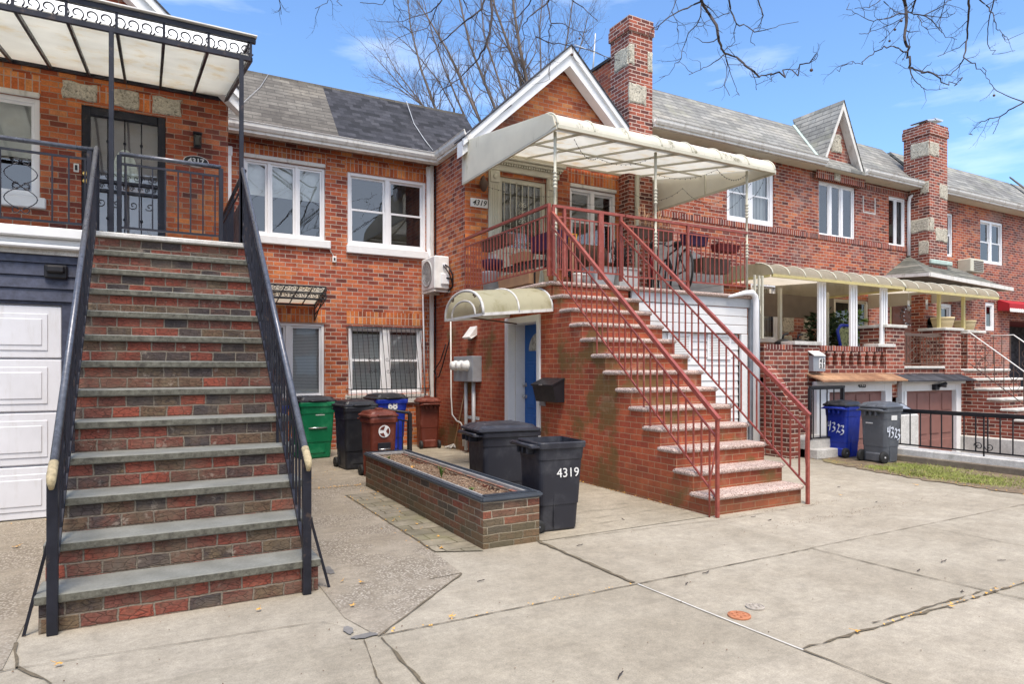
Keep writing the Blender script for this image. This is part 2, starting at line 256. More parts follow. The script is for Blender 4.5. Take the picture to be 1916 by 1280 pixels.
M['fabric'] = trans('cream_canopy_sheet', (0.82, 0.79, 0.68), (0.36, 0.34, 0.20, 0.6), 0.35, 2.2, (0.60, 0.78))
M['panel'] = trans('translucent_panel', (0.83, 0.82, 0.77), (0.72, 0.58, 0.36, 0.5), 0.66)
M['fabric2'] = trans('stained_canopy_sheet', (0.80, 0.775, 0.67), (0.17, 0.16, 0.09, 0.85), 0.3, 3.2, (0.54, 0.70))
M['panel2'] = trans('clear_roof_sheet', (0.97, 0.97, 0.95), None, 0.92)
M['poly'] = trans('yellowed_polycarbonate', (0.60, 0.57, 0.40), (0.34, 0.30, 0.15, 0.6), 0.5)
M['tan'] = trans('tan_awning', (0.62, 0.57, 0.46), (0.40, 0.36, 0.26, 0.5), 0.68)
M['yellow'] = plain('yellowed_cream_metal', (0.50, 0.42, 0.18), 0.5)
def glass(name, tint, refl, rough=0.01):
    N = NB(name); gl = N.n('ShaderNodeBsdfGlossy'); gl.inputs['Color'].default_value = (0.95, 0.97, 1.0, 1); gl.inputs['Roughness'].default_value = rough
    N.t.links.new(_bmp(N), gl.inputs['Normal'])
    tr = N.n('ShaderNodeBsdfTransparent'); tr.inputs[0].default_value = (*tint, 1); mx = N.n('ShaderNodeMixShader')
    lw = N.n('ShaderNodeLayerWeight'); lw.inputs['Blend'].default_value = 0.25; f = N.m2('ADD', N.m2('MULTIPLY', lw.outputs['Fresnel'], 0.7), refl)
    N.val(mx.inputs[0], f); N.t.links.new(tr.outputs[0], mx.inputs[1]); N.t.links.new(gl.outputs[0], mx.inputs[2]); N.t.links.new(mx.outputs[0], N.o.inputs[0]); N.t.nodes.remove(N.b); return N.m
def _bmp(N):
    b = N.n('ShaderNodeBump'); N.val(b.inputs['Height'], N.noise(N.pos(), 1.8, 2)); b.inputs['Strength'].default_value = 0.05; b.inputs['Distance'].default_value = 0.02; return b.outputs[0]
M['glass'] = glass('window_glass', (0.75, 0.78, 0.78), 0.10)
M['glassd'] = glass('dark_window_glass', (0.45, 0.47, 0.48), 0.05)
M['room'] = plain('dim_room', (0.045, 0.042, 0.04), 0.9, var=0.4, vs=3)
def stripes(name, a, b, freq, axis=2, rough=0.7):
    N = NB(name); sp = N.n('ShaderNodeSeparateXYZ'); N.val(sp.inputs[0], N.pos()); f = N.m2('FRACT', N.m2('MULTIPLY', sp.outputs[axis], freq))
    return N.fin(N.mix(N.rng(f, 0.55, 0.8), a, b), rough)
M['blind'] = stripes('blind', (0.80, 0.80, 0.78), (0.25, 0.25, 0.25), 38)
M['curtain'] = stripes('curtain', (0.66, 0.64, 0.60), (0.36, 0.35, 0.33), 9, 0)
M['shade'] = plain('roller_shade', (0.72, 0.72, 0.68), 0.8)
M['blue'] = plain('blue_door_paint', (0.012, 0.10, 0.36), 0.4, var=0.08)
M['brass'] = plain('brass', (0.65, 0.45, 0.15), 0.3, 0.9)
M['chrome'] = plain('satin_metal', (0.6, 0.6, 0.6), 0.3, 0.9)
M['steel'] = plain('grey_steel_box', (0.34, 0.36, 0.39), 0.45, 0.35, var=0.1)
M['concgrey'] = plain('grey_conduit', (0.48, 0.49, 0.50), 0.5, 0.2, var=0.12)
def plastic(name, c, r=0.42): return plain(name, c, r, var=0.10, vs=4, bump=0.05, bs=120, dirt=(min(1, c[0]*1.6+0.04), min(1, c[1]*1.6+0.04), min(1, c[2]*1.6+0.035), 0.75), dirt_s=4, dirt_t=(0.48, 0.75))
M['pblack'] = plastic('charcoal_plastic', (0.022, 0.023, 0.031))
M['pblack2'] = plastic('black_plastic', (0.014, 0.015, 0.020))
M['pgrey'] = plastic('grey_plastic', (0.085, 0.092, 0.105), 0.5)
M['pgreen'] = plastic('green_plastic', (0.0, 0.14, 0.055))
M['pblue'] = plastic('blue_plastic', (0.004, 0.022, 0.26))
M['pbrown'] = plastic('brown_plastic', (0.115, 0.025, 0.014))
M['prub'] = plain('black_rubber', (0.02, 0.02, 0.02), 0.7)
M['pwhite'] = plain('white_ink', (0.66, 0.66, 0.64), 0.6, var=0.15, vs=60)
M['ink'] = plain('black_ink', (0.02, 0.02, 0.022), 0.5)
M['sign'] = plain('sign_white', (0.74, 0.73, 0.70), 0.5)
M['terra'] = plain('terracotta', (0.52, 0.17, 0.07), 0.8, var=0.15)
M['pot'] = plain('tan_pot', (0.56, 0.45, 0.26), 0.7)
M['purple'] = plain('purple_planter', (0.035, 0.012, 0.055), 0.5)
M['soil'] = plain('soil', (0.15, 0.095, 0.06), 0.95, var=0.5, vs=40, bump=0.8, bs=50, dirt=(0.42, 0.34, 0.24, 0.9), dirt_s=45, dirt_t=(0.55, 0.62))
M['leaf'] = plain('green_leaf', (0.09, 0.17, 0.03), 0.6, var=0.3)
M['dkleaf'] = plain('dark_leaf', (0.025, 0.05, 0.018), 0.6, var=0.4)
M['grass'] = plain('grass_blades', (0.27, 0.30, 0.075), 0.8, var=0.4, vs=2)
M['fall'] = plain('fallen_leaf', (0.66, 0.36, 0.08), 0.8, var=0.25, vs=30)
M['bark'] = plain('bark', (0.13, 0.10, 0.08), 0.9, var=0.3, vs=5, bump=0.5)
M['twig'] = plain('twig_bark', (0.055, 0.042, 0.038), 0.9, var=0.3, vs=9)
M['aggr'] = plain('wood_door', (0.20, 0.055, 0.02), 0.5, var=0.2)
M['garbr'] = plain('mauve_garage_paint', (0.23, 0.11, 0.092), 0.6, var=0.10)
M['wood'] = plain('plywood', (0.50, 0.30, 0.17), 0.8, var=0.15)
M['redcl'] = plain('red_awning_cloth', (0.36, 0.012, 0.02), 0.8)
M['copper'] = plain('green_copper', (0.42, 0.52, 0.47), 0.6)
M['dirt'] = plain('bare_dirt', (0.17, 0.125, 0.08), 0.95, var=0.4, vs=9, bump=0.7, bs=30, dirt=(0.27, 0.24, 0.09, 0.5), dirt_s=2.2, dirt_t=(0.50, 0.64))
M['edge'] = plain('ribbed_plastic_edging', (0.06, 0.07, 0.085), 0.45)
M['edgeG'] = plain('grey_timber_edge', (0.30, 0.29, 0.28), 0.7, var=0.2, vs=12)
# ------------------------------------------------------------------ mesh tools
SPLIT = {'side_panel', 'soldier_course', 'rail', 'stone_edge', 'pier_cap', 'conduit', 'mortar_patch', 'bracket', 'corner_panel', 'louvres', 'slats', 'gutter', 'seam', 'berries', 'stud'}
class MB:
    def __init__(s): s.v = []; s.f = []; s.sm = []
    def poly(s, pts, smooth=False):
        n = len(s.v); s.v += [tuple(p) for p in pts]; s.f.append(list(range(n, n+len(pts)))); s.sm.append(smooth)
    def box(s, x0, x1, y0, y1, z0, z1):
        n = len(s.v)
        s.v += [(x, y, z) for z in (z0, z1) for x, y in ((x0, y0), (x1, y0), (x1, y1), (x0, y1))]
        for q in ((3, 2, 1, 0), (4, 5, 6, 7), (0, 1, 5, 4), (1, 2, 6, 5), (2, 3, 7, 6), (3, 0, 4, 7)):
            s.f.append([n+i for i in q]); s.sm.append(False)
        return s
    def cbox(s, x0, x1, y0, y1, z0, z1, c=0.008):      # box with chamfered edges
        c = min(c, (x1-x0)*.45, (y1-y0)*.45, (z1-z0)*.45)
        r = []
        for z, k in ((z0, c), (z0+c, 0), (z1-c, 0), (z1, c)):
            r.append([(x0+c+k*0, y0+k, z), (x1-c, y0+k, z), (x1-k, y0+c, z), (x1-k, y1-c, z), (x1-c, y1-k, z), (x0+c, y1-k, z), (x0+k, y1-c, z), (x0+k, y0+c, z)])
        s.loft(r, cap=True); return s
    def loft(s, rings, cap=True, smooth=False, closed=True, capends=(True, True)):
        n = len(s.v); k = len(rings[0])
        for r in rings: s.v += [tuple(p) for p in r]
        for i in range(len(rings)-1):
            for j in range(k if closed else k-1):
                a = n+i*k+j; b = n+i*k+(j+1) % k; s.f.append([a, b, b+k, a+k]); s.sm.append(smooth)
        if cap and closed:
            if capends[0]: s.f.append([n+j for j in reversed(range(k))]); s.sm.append(False)
            if capends[1]: s.f.append([n+(len(rings)-1)*k+j for j in range(k)]); s.sm.append(False)
        return s
    def prism(s, pts, vec):      # polygon extruded by a vector
        vec = Vector(vec); a = [Vector(p) for p in pts]; s.loft([a, [p+vec for p in a]]); return s
    def bar(s, p, q, w, h=None, up=(0, 0, 1)):      # rectangular bar from p to q
        h = h or w; p = Vector(p); q = Vector(q); d = (q-p).normalized(); up = Vector(up)
        if abs(d.dot(up)) > 0.97: up = Vector((0, 1, 0))
        a = d.cross(up).normalized()*(w/2); b = a.cross(d).normalized()*(h/2)
        s.loft([[o-a-b, o+a-b, o+a+b, o-a+b] for o in (p, q)]); return s
    def tube(s, pts, r, n=8, smooth=True, cap=True):
        pts = [Vector(p) for p in pts]; rs = r if isinstance(r, (list, tuple)) else [r]*len(pts)
        d0 = (pts[1]-pts[0]).normalized(); a = d0.orthogonal().normalized(); rings = []
        for i, p in enumerate(pts):
            d = (pts[min(i+1, len(pts)-1)]-pts[max(i-1, 0)])
            d = d.normalized() if d.length > 1e-9 else d0
            a = (a-d*a.dot(d)); a = a.normalized() if a.length > 1e-6 else d.orthogonal().normalized(); b = d.cross(a)
            rings.append([p+(a*cos(2*pi*j/n)+b*sin(2*pi*j/n))*rs[i] for j in range(n)])
        s.loft(rings, cap, smooth); return s
    def lathe(s, prof, c=(0, 0, 0), n=20, smooth=True, cap=True, axis='z'):
        rings = []
        for r, z in prof:
            ring = []
            for j in range(n):
                a = 2*pi*j/n; p = (r*cos(a), r*sin(a), z)
                if axis == 'x': p = (z, r*cos(a), r*sin(a))
                if axis == 'y': p = (r*sin(a), z, r*cos(a))
                ring.append((c[0]+p[0], c[1]+p[1], c[2]+p[2]))
            rings.append(ring)
        s.loft(rings, cap, smooth); return s
    def rect_open(s, axis, pos, a0, a1, z0, z1, holes, depth, poly=None):
        # a wall sheet on plane axis=pos facing the street, with real openings and reveals
        A = sorted({a0, a1, *[h[0] for h in holes], *[h[1] for h in holes]}); Z = sorted({z0, z1, *[h[2] for h in holes], *[h[3] for h in holes]})
        P = (lambda a, z, d=0: (a, pos+d, z)) if axis == 'y' else (lambda a, z, d=0: (pos+d, a, z))
        for i in range(len(A)-1):
            for j in range(len(Z)-1):
                ca = (A[i]+A[i+1])/2; cz = (Z[j]+Z[j+1])/2
                if ca < a0 or ca > a1 or cz < z0 or cz > z1: continue
                if any(h[0] < ca < h[1] and h[2] < cz < h[3] for h in holes): continue
                s.poly([P(A[i], Z[j]), P(A[i+1], Z[j]), P(A[i+1], Z[j+1]), P(A[i], Z[j+1])])
        for h in holes:
            b0, b1, c0, c1 = h[:4]
            s.poly([P(b0, c0), P(b0, c0, depth), P(b0, c1, depth), P(b0, c1)]); s.poly([P(b1, c0, depth), P(b1, c0), P(b1, c1), P(b1, c1, depth)])
            s.poly([P(b0, c1), P(b0, c1, depth), P(b1, c1, depth), P(b1, c1)]); s.poly([P(b0, c0, depth), P(b0, c0), P(b1, c0), P(b1, c0, depth)])
        return s
    def xf(s, mat):
        s.v = [tuple(mat @ Vector(p)) for p in s.v]; return s
    def islands(s):
        p = list(range(len(s.v)))
        def fd(a):
            while p[a] != a: p[a] = p[p[a]]; a = p[a]
            return a
        for f in s.f:
            for k in f[1:]: p[fd(k)] = fd(f[0])
        G = {}
        for i, f in enumerate(s.f): G.setdefault(fd(f[0]), []).append(i)
        out = []
        for fs in G.values():
            b = MB(); mp_ = {}
            for i in fs:
                q = []
                for k in s.f[i]:
                    if k not in mp_: mp_[k] = len(b.v); b.v.append(s.v[k])
                    q.append(mp_[k])
                b.f.append(q); b.sm.append(s.sm[i])
            out.append(b)
        return out
    def build(s, name, mat, parent=None, label=None):
        if name in SPLIT and s.f:
            I = s.islands()
            if len(I) > 1: return [b.build1(name, mat, parent, label) for b in I][0]
        return s.build1(name, mat, parent, label)
    def build1(s, name, mat, parent=None, label=None):
        me = bpy.data.meshes.new(name); me.from_pydata(s.v, [], s.f); me.polygons.foreach_set('use_smooth', s.sm)
        me.validate(); me.update()
        bm = bmesh.new(); bm.from_mesh(me); bmesh.ops.recalc_face_normals(bm, faces=bm.faces) if len(s.f) < 60000 else None; bm.to_mesh(me); bm.free()
        me.materials.append(mat); o = bpy.data.objects.new(name, me); COL.objects.link(o)
        if parent: attach(o, parent)
        if label: o['label'] = label
        return o
def attach(o, parent):
    o.parent = parent; m = Matrix.Identity(4); p = parent
    o.matrix_parent_inverse = world(parent).inverted()
def world(o):
    m = Matrix.LocRotScale(o.location, o.rotation_euler, o.scale)
    return (world(o.parent) @ o.matrix_parent_inverse @ m) if o.parent else m
def tag(o, label, cat, group=None, kind=None):
    o['label'] = label; o['category'] = cat
    if group: o['group'] = group
    if kind: o['kind'] = kind
    return o
def thing(name, label, cat, loc=(0, 0, 0), group=None):
    o = bpy.data.objects.new(name, None); COL.objects.link(o); o.location = loc; o.empty_display_size = 0.2
    return tag(o, label, cat, group)
def struct(o, label=None): 
    o['kind'] = 'structure'
    if label: o['label'] = label
    return o
def copy_thing(src, loc, rz=None, label=None):
    c = src.copy(); COL.objects.link(c); c.location = loc
    if rz is not None: c.rotation_euler = (0, 0, rz)
    if label: c['label'] = label
    for ch in list(src.children):
        k = ch.copy(); COL.objects.link(k); k.parent = c
        for g in list(ch.children):
            q = g.copy(); COL.objects.link(q); q.parent = k
    return c
def text(s, size, loc, rot, mat, parent, name='number', ext=0.002, shear=0.0, bold=0.0, sx=1.0):
    cu = bpy.data.curves.new(name, 'FONT'); cu.body = s; cu.size = size; cu.extrude = ext; cu.align_x = 'CENTER'; cu.align_y = 'CENTER'; cu.shear = shear; cu.offset = bold; cu.resolution_u = 3
    t = bpy.data.objects.new('t', cu); COL.objects.link(t); dg = bpy.context.evaluated_depsgraph_get(); me = bpy.data.meshes.new_from_object(t.evaluated_get(dg))
    bpy.data.objects.remove(t); bpy.data.curves.remove(cu)
    me.materials.clear(); me.materials.append(mat); me.transform(Matrix.LocRotScale(Vector(loc), rot, Vector((sx, 1, 1))))
    o = bpy.data.objects.new(name, me); COL.objects.link(o)
    if parent: attach(o, parent)
    return o
from mathutils import Euler
FRONT = Euler((pi/2, 0, 0))            # text facing the street (-y)
def spiral(c, r, turns, a0, e1, e2, n=14, r0=0.15):
    c = Vector(c); e1 = Vector(e1); e2 = Vector(e2); out = []
    for i in range(n+1):
        t = i/n; rr = r*(1-(1-r0)*t); a = a0+turns*2*pi*t; out.append(c+e1*(rr*cos(a))+e2*(rr*sin(a)))
    return out
def scroll_heart(mb, cx, z0, z1, y, hw, r=0.005, axis='x'):
    # the lyre-shaped ornament of the railings: two mirrored S curves with curled ends
    P = (lambda a, z: (cx+a, y, z)) if axis == 'x' else (lambda a, z: (y, cx+a, z))
    h = z1-z0
    for sg in (-1, 1):
        for (zb, zt) in ((z0+h*0.12, z0+h*0.48), (z0+h*0.52, z0+h*0.88)):
            pts = [P(sg*hw*(0.12+0.88*sin(pi*t)), zb+(zt-zb)*t) for t in [i/8 for i in range(9)]]; mb.tube(pts, r, 4)
            for zc, d in ((zb, -1), (zt, 1)):
                mb.tube([P(sg*(hw*0.3+hw*0.28*cos(a)*(1-k*0.05)), zc+d*hw*0.3*sin(a)*(1-k*0.05)) for k, a in enumerate([pi-j*0.6 for j in range(11)])], r*0.9, 4)
def interior(mb, x0, x1, z0, z1, y, dep=0.7):
    mb.poly([(x0, y+dep, z0), (x1, y+dep, z0), (x1, y+dep, z1), (x0, y+dep, z1)])
    mb.poly([(x0, y, z0), (x0, y+dep, z0), (x0, y+dep, z1), (x0, y, z1)]); mb.poly([(x1, y, z0), (x1, y+dep, z0), (x1, y+dep, z1), (x1, y, z1)])
    mb.poly([(x0, y, z1), (x0, y+dep, z1), (x1, y+dep, z1), (x1, y, z1)]); mb.poly([(x0, y, z0), (x1, y, z0), (x1, y+dep, z0), (x0, y+dep, z0)])
def window(parent, x0, x1, z0, z1, y, cols=1, hung=False, splits=None, cover=None, cov=(0, 1), frame='vinyl', bw=0.05, sill=None, head=False, gl='glass', name='window', rec=0.05, mull=0.05):
    """a window filling the opening x0..x1, z0..z1 of a wall whose face is at y"""
    yf = y+rec; fr = MB()
    fr.cbox(x0, x0+bw, yf-0.02, yf+0.06, z0, z1, 0.004); fr.cbox(x1-bw, x1, yf-0.02, yf+0.06, z0, z1, 0.004)
    fr.cbox(x0+bw, x1-bw, yf-0.021, yf+0.06, z1-bw, z1, 0.004); fr.cbox(x0+bw, x1-bw, yf-0.021, yf+0.06, z0, z0+bw, 0.004)
    sp = splits or [x0+bw+(x1-x0-2*bw)*i/cols for i in range(cols+1)]
    sp[0] = x0+bw; sp[-1] = x1-bw; panes = []
    for i in range(len(sp)-1):
        a, b = sp[i], sp[i+1]
        if i > 0: fr.cbox(a-mull/2, a+mull/2, yf-0.018, yf+0.058, z0+bw, z1-bw, 0.004); a += mull/2
        if i < len(sp)-2: b -= mull/2
        s = 0.035; yy = yf+0.008
        zm = (z0+z1)/2
        parts = [(z0+bw, z1-bw, yy)] if not hung else [(z0+bw, zm+0.015, yy-0.004), (zm-0.015, z1-bw, yy+0.022)]
        for (c, d, q) in parts:
            fr.box(a, a+s, q, q+0.026, c, d); fr.box(b-s, b, q, q+0.026, c, d); fr.box(a+s, b-s, q+0.001, q+0.025, d-s, d); fr.box(a+s, b-s, q+0.001, q+0.025, c, c+s)
            panes.append((a+s, b-s, c+s, d-s, q+0.012))
    w = fr.build(name, M[frame], parent)
    for (a, b, c, d, q) in panes:
        MB().poly([(a, q, c), (b, q, c), (b, q, d), (a, q, d)]); g = MB(); g.poly([(a, q, c), (b, q, c), (b, q, d), (a, q, d)]); g.build('pane', M[gl], w)
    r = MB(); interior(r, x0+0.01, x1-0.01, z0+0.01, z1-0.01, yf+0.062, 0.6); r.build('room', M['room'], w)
    if cover:
        zz0 = z0+(z1-z0)*cov[0]; zz1 = z0+(z1-z0)*cov[1]; cb = MB()
        n = 24; q = yf+0.11
        if cover == 'curtain':
            pr = [(x0+0.06+(x1-x0-0.12)*i/n, q+0.02*sin(i*1.9)) for i in range(n+1)]
            cb.loft([[(a, b, zz0) for a, b in pr], [(a, b, zz1) for a, b in pr]], closed=False, smooth=True)
        else: cb.box(x0+0.06, x1-0.06, q, q+0.01, zz0, zz1-0.05)
        cb.build('blind' if cover != 'curtain' else 'curtain', M[cover], w)
    if sill:
        MB().cbox(x0-sill[0], x1+sill[0], y-0.07, y+0.03, z0-sill[1], z0, 0.012).build('sill', M['white'], w)
    if head:
        MB().cbox(x0, x1, y-0.03, y+0.02, z1, z1+0.07, 0.012).build('head_trim', M['whiteD'], w)
    return w
# ================================================================== THE GROUND
def sheet(name, pts, z, mat, label=None):
    b = MB(); b.poly([(p[0], p[1], z if len(p) == 2 else p[2]) for p in pts]); return struct(b.build(name, mat), label)
sheet('ground', [(-300, -300), (400, -300), (400, 300), (-300, 300)], -1.3, M['dirt'])
sheet('road', [(-200, -14), (300, -14), (300, -2.4), (-200, -2.4)], -0.13, M['asphalt'])
sheet('far_pavement', [(-200, -18), (300, -18), (300, -14), (-200, -14)], 0.0, M['conc'])
struct(MB().cbox(-200, 300, -2.4, -2.2, -0.6, 0.002, 0.02).build('kerb', M['kerb']))
sheet('pavement', [(-200, -2.25), (300, -2.25), (300, 4.05), (-200, 4.05)], 0.0, M['conc'])
sheet('yard', [(-60, 4.04), (10.32, 4.04), (10.32, 14), (-60, 14)], -0.001, M['conc'])
sheet('yard', [(14.85, 4.04), (80, 4.04), (80, 14), (14.85, 14)], -0.001, M['conc'])
sheet('driveway', [(10.3, 4.05, -0.005), (14.9, 4.05, -0.005), (14.9, 5.0, -0.2), (10.3, 5.0, -0.2)], 0, M['conc'])
sheet('driveway', [(10.3, 5.0, -0.2), (14.9, 5.0, -0.2), (14.9, 7.6, -0.95), (10.3, 7.6, -0.95)], 0, M['conc'])
# rough aggregate driveway beside the left stairs, patched walk, mossy pavers, path by the blue door
sheet('driveway', [(0.99, 3.82), (1.08, 3.47), (1.93, 4.24), (1.97, 4.9), (1.95, 7.45), (2.33, 7.45), (2.33, 8.02), (2.9, 8.02), (2.9, 11.9), (0.99, 11.9)], 0.004, M['conc2'])
sheet('driveway', [(-3.6, 3.95), (-0.62, 3.95), (-0.62, 7.7), (-3.6, 7.7)], 0.004, M['conc2'])
sheet('path', [(2.88, 4.72), (4.82, 4.72), (4.82, 11.9), (2.9, 11.9), (2.88, 8.02)], 0.004, M['conc3'])
sheet('paving', [(1.97, 4.84), (2.32, 4.68), (2.34, 7.5), (1.95, 7.5)], 0.008, M['paver'])
def crack(pts, wd, mat='joint', z=0.007, jit=0.35, name='pavement_joint', seg=0.07):
    rg = random.Random(int(abs(pts[0][0]*1000+pts[0][1]*77+pts[-1][0]*13))); b = MB(); L_ = []; R_ = []
    for (a, c) in zip(pts[:-1], pts[1:]):
        a = Vector((*a, 0)); c = Vector((*c, 0)); n = max(2, int((c-a).length/seg)); d = (c-a).normalized(); nn = Vector((-d.y, d.x, 0))
        for i in range(n+1):
            p = a.lerp(c, i/n)+nn*rg.uniform(-1, 1)*wd*jit; q = wd*(0.5+rg.uniform(-jit, jit)); L_.append(p+nn*q); R_.append(p-nn*q)
    b.loft([[(l.x, l.y, z), (r.x, r.y, z)] for l, r in zip(L_, R_)], closed=False)
    return struct(b.build(name, M[mat]))
crack([(-8, 3.93), (-0.55, 3.93)], 0.008); crack([(-0.56, 3.93), (0.86, 3.82), (1.0, 3.60)], 0.004); crack([(-0.39, 3.66), (-0.56, 3.95)], 0.014)
crack([(-0.56, 3.93), (-0.62, 4.3)], 0.012); crack([(-0.45, 3.60), (-0.52, 3.0), (-0.60, 2.0)], 0.016)
crack([(1.1, 3.468), (2.87, 3.468)], 0.008); crack([(2.87, 3.468), (4.66, 3.478)], 0.008); crack([(4.66, 3.49), (8.6, 3.52)], 0.005); crack([(8.2, 3.5), (30, 3.6)], 0.008)
crack([(2.85, 4.73), (2.86, 3.5)], 0.026, jit=0.25, z=0.0075); crack([(2.865, 3.46), (2.90, 2.80)], 0.010, 'seal', z=0.008, jit=0.12); crack([(2.90, 2.80), (2.935, 2.24)], 0.010, 'seal', z=0.008, jit=0.12); crack([(2.94, 2.24), (3.0, 1.3)], 0.010)
crack([(1.93, 4.24), (1.08, 3.46)], 0.011, z=0.0072); crack([(1.68, 4.23), (1.93, 4.25)], 0.008, z=0.0073)
crack([(1.09, 3.44), (1.10, 2.9), (1.12, 2.0)], 0.014); crack([(1.0, 3.45), (0.93, 3.0), (0.9, 2.2)], 0.006)
crack([(4.66, 3.48), (4.72, 2.6), (4.78, 2.23)], 0.010); crack([(4.78, 2.23), (4.95, 1.0)], 0.008)
crack([(2.95, 2.255), (4.78, 2.235), (5.3, 2.22), (9, 2.25)], 0.014, jit=0.6); crack([(3.6, 2.29), (4.9, 2.27)], 0.010, z=0.0078, jit=0.6)
crack([(1.97, 4.84), (1.96, 7.4)], 0.014, z=0.0105); crack([(2.33, 8.05), (0.99, 8.05)], 0.012, z=0.0072); crack([(3.1, 4.70), (4.85, 4.55), (6.2, 4.58)], 0.006, z=0.0078)
crack([(2.9, 8.1), (4.82, 8.1)], 0.010, z=0.0078); crack([(6.2, 3.5), (6.25, 2.3)], 0.005); crack([(8.2, 3.5), (8.3, 2.3)], 0.006)
b = MB(); rg = random.Random(4)
def blob(cx, cy, rx, ry, z, mat, name, n=18):
    b = MB(); b.poly([(cx+rx*cos(2*pi*i/n)*rg.uniform(.7, 1.15), cy+ry*sin(2*pi*i/n)*rg.uniform(.7, 1.15), z) for i in range(n)]); return struct(b.build(name, mat))
blob(1.02, 3.50, 0.075, 0.035, 0.0085, M['tar'], 'pavement_patch'); blob(0.96, 3.62, 0.025, 0.07, 0.0085, M['tar'], 'pavement_patch'); blob(1.12, 4.75, 0.04, 0.11, 0.0086, M['tar'], 'pavement_patch')
# cast covers in the pavement
def cover(x, y, r, mat, label):
    t = thing('utility_cover', label, 'manhole cover', (x, y, 0)); 
    MB().lathe([(0.001, 0.002), (r, 0.002), (r, 0.010), (r*0.9, 0.012), (r*0.88, 0.008), (0.001, 0.008)], (x, y, 0), 24, False).build('rim', mat, t)
    m = MB()
    for i in range(6): m.lathe([(0.004, 0.0), (r*0.11, 0.0), (r*0.09, 0.006), (0.001, 0.007)], (x+r*0.55*cos(i*pi/3), y+r*0.55*sin(i*pi/3), 0.009), 8, False)
    m.lathe([(0.004, 0.0), (r*0.2, 0.0), (r*0.16, 0.005), (0.001, 0.006)], (x, y, 0.009), 8, False); m.build('stud', mat, t)
cover(3.02, 2.735, 0.066, plain('rust_cover', (0.42, 0.17, 0.085), 0.8, var=0.3, vs=30), 'small round rust red utility cover in the pavement')
cover(3.215, 2.79, 0.056, plain('grey_cover', (0.36, 0.32, 0.27), 0.85, var=0.3, vs=30), 'small round grey utility cover behind the rusty one')
# the strip of thin grass, its dirt, and the kerb wall of the sunken driveway
LAWN0 = [(9.9, 7.5), (9.55, 7.2), (9.12, 6.45), (8.9, 5.6), (8.8, 4.9), (8.78, 4.2), (8.8, 3.6), (8.9, 2.9), (9.2, 2.2), (10.32, 2.2), (10.32, 7.5)]
_rl = random.Random(41); LAWN = []
for (a, c) in zip(LAWN0, LAWN0[1:]+LAWN0[:1]):
    for f in range(8): LAWN.append((a[0]+(c[0]-a[0])*f/8+(_rl.uniform(-.06, .06) if a[0] < 10.3 and c[0] < 10.3 else 0), a[1]+(c[1]-a[1])*f/8+_rl.uniform(-.03, .03)))
sheet('dirt_strip', LAWN, 0.008, M['dirt'])
def inside(x, y, P):
    c = False
    for i in range(len(P)):
        (x1, y1), (x2, y2) = P[i][:2], P[i-1][:2]
        if (y1 > y) != (y2 > y) and x < (x2-x1)*(y-y1)/(y2-y1)+x1: c = not c
    return c
g = MB(); rg = random.Random(3); n = 0; seeds = [(rg.uniform(9.1, 10.0), rg.uniform(2.5, 5.8), rg.uniform(.08, .30)) for _ in range(26)]
while n < 11000:
    s_ = rg.choice(seeds); x = rg.gauss(s_[0], s_[2]*0.7); y = rg.gauss(s_[1], s_[2]); 
    if not inside(x, y, LAWN) or (y > 6.0 and rg.random() < 0.7) : n += 0.2; continue
    a = rg.uniform(0, 2*pi); h = rg.uniform(0.012, 0.04); wv = rg.uniform(0.003, 0.006); lx = rg.uniform(-1, 1)*h; ly = rg.uniform(-1, 1)*h
    g.poly([(x-wv*cos(a), y-wv*sin(a), 0.006), (x+wv*cos(a), y+wv*sin(a), 0.006), (x+lx, y+ly, 0.008+h)]); n += 1
o = g.build('grass', M['grass']); tag(o, 'thin patchy grass growing along the kerb of the sunken driveway', 'grass', kind='stuff')
struct(MB().cbox(10.26, 10.44, 2.2, 6.75, -1.0, 0.10, 0.01).build('driveway_kerb', M['kerbdk']))
struct(MB().cbox(10.34, 10.62, 3.4, 6.45, -1.0, 0.20, 0.015).build('driveway_kerb', M['kerb']))
struct(MB().cbox(14.75, 14.95, 4.1, 7.6, -1.1, 0.06, 0.015).build('driveway_kerb', M['kerb']))
struct(MB().cbox(10.62, 14.75, 4.05, 4.12, -0.6, -0.004, 0.01).build('driveway_kerb', M['kerb']))
t = thing('gate_pillar', 'square rendered concrete block behind the grey bin', 'pillar', (10.9, 6.3, 0))
MB().cbox(10.63, 11.18, 6.32, 6.9, -0.9, 0.70, 0.02).build('block', M['kerb'], t)

# ================================================================== LEFT HOUSE (4317)
HL = thing('brick_house', 'orange brick house with navy garage front and the number 4317 by its iron door', 'house', (-1.2, 10.5, 0))
Y1 = 10.49; Y2 = 11.92
wl = MB(); LH = [(-2.9, -1.255, 3.67, 4.97), (-0.80, 0.198, 2.83, 4.99)]
wl.rect_open('y', Y1, -3.6, 1.01, 2.6, 5.6, LH, 0.16)
wl.poly([(-3.6, Y1, 5.6), (1.01, Y1, 5.6), (-1.25, Y1, 7.75)])
wl.poly([(1.01, Y1, 0), (1.01, Y2, 0), (1.01, Y2, 5.5), (1.01, Y1, 5.6)]); wl.poly([(-3.6, Y1, 0), (-3.6, Y2, 0), (-3.6, Y2, 5.5), (-3.6, Y1, 5.6)])
WA = [(1.38, 2.745, 3.73, 5.03)]; WC = [(1.45, 2.735, 0.93, 2.25)]
WALL = wl.build('wall', M['brickL'], HL)
m = MB(); m.rect_open('y', Y2, 1.0, 2.95, -0.3, 5.45, [(1.38, 2.745, 3.73, 5.03), (1.45, 2.735, 0.93, 2.25)], 0.16); m.build('wall', M['brickC'], HL, 'set back dark red brick wall of the left house')
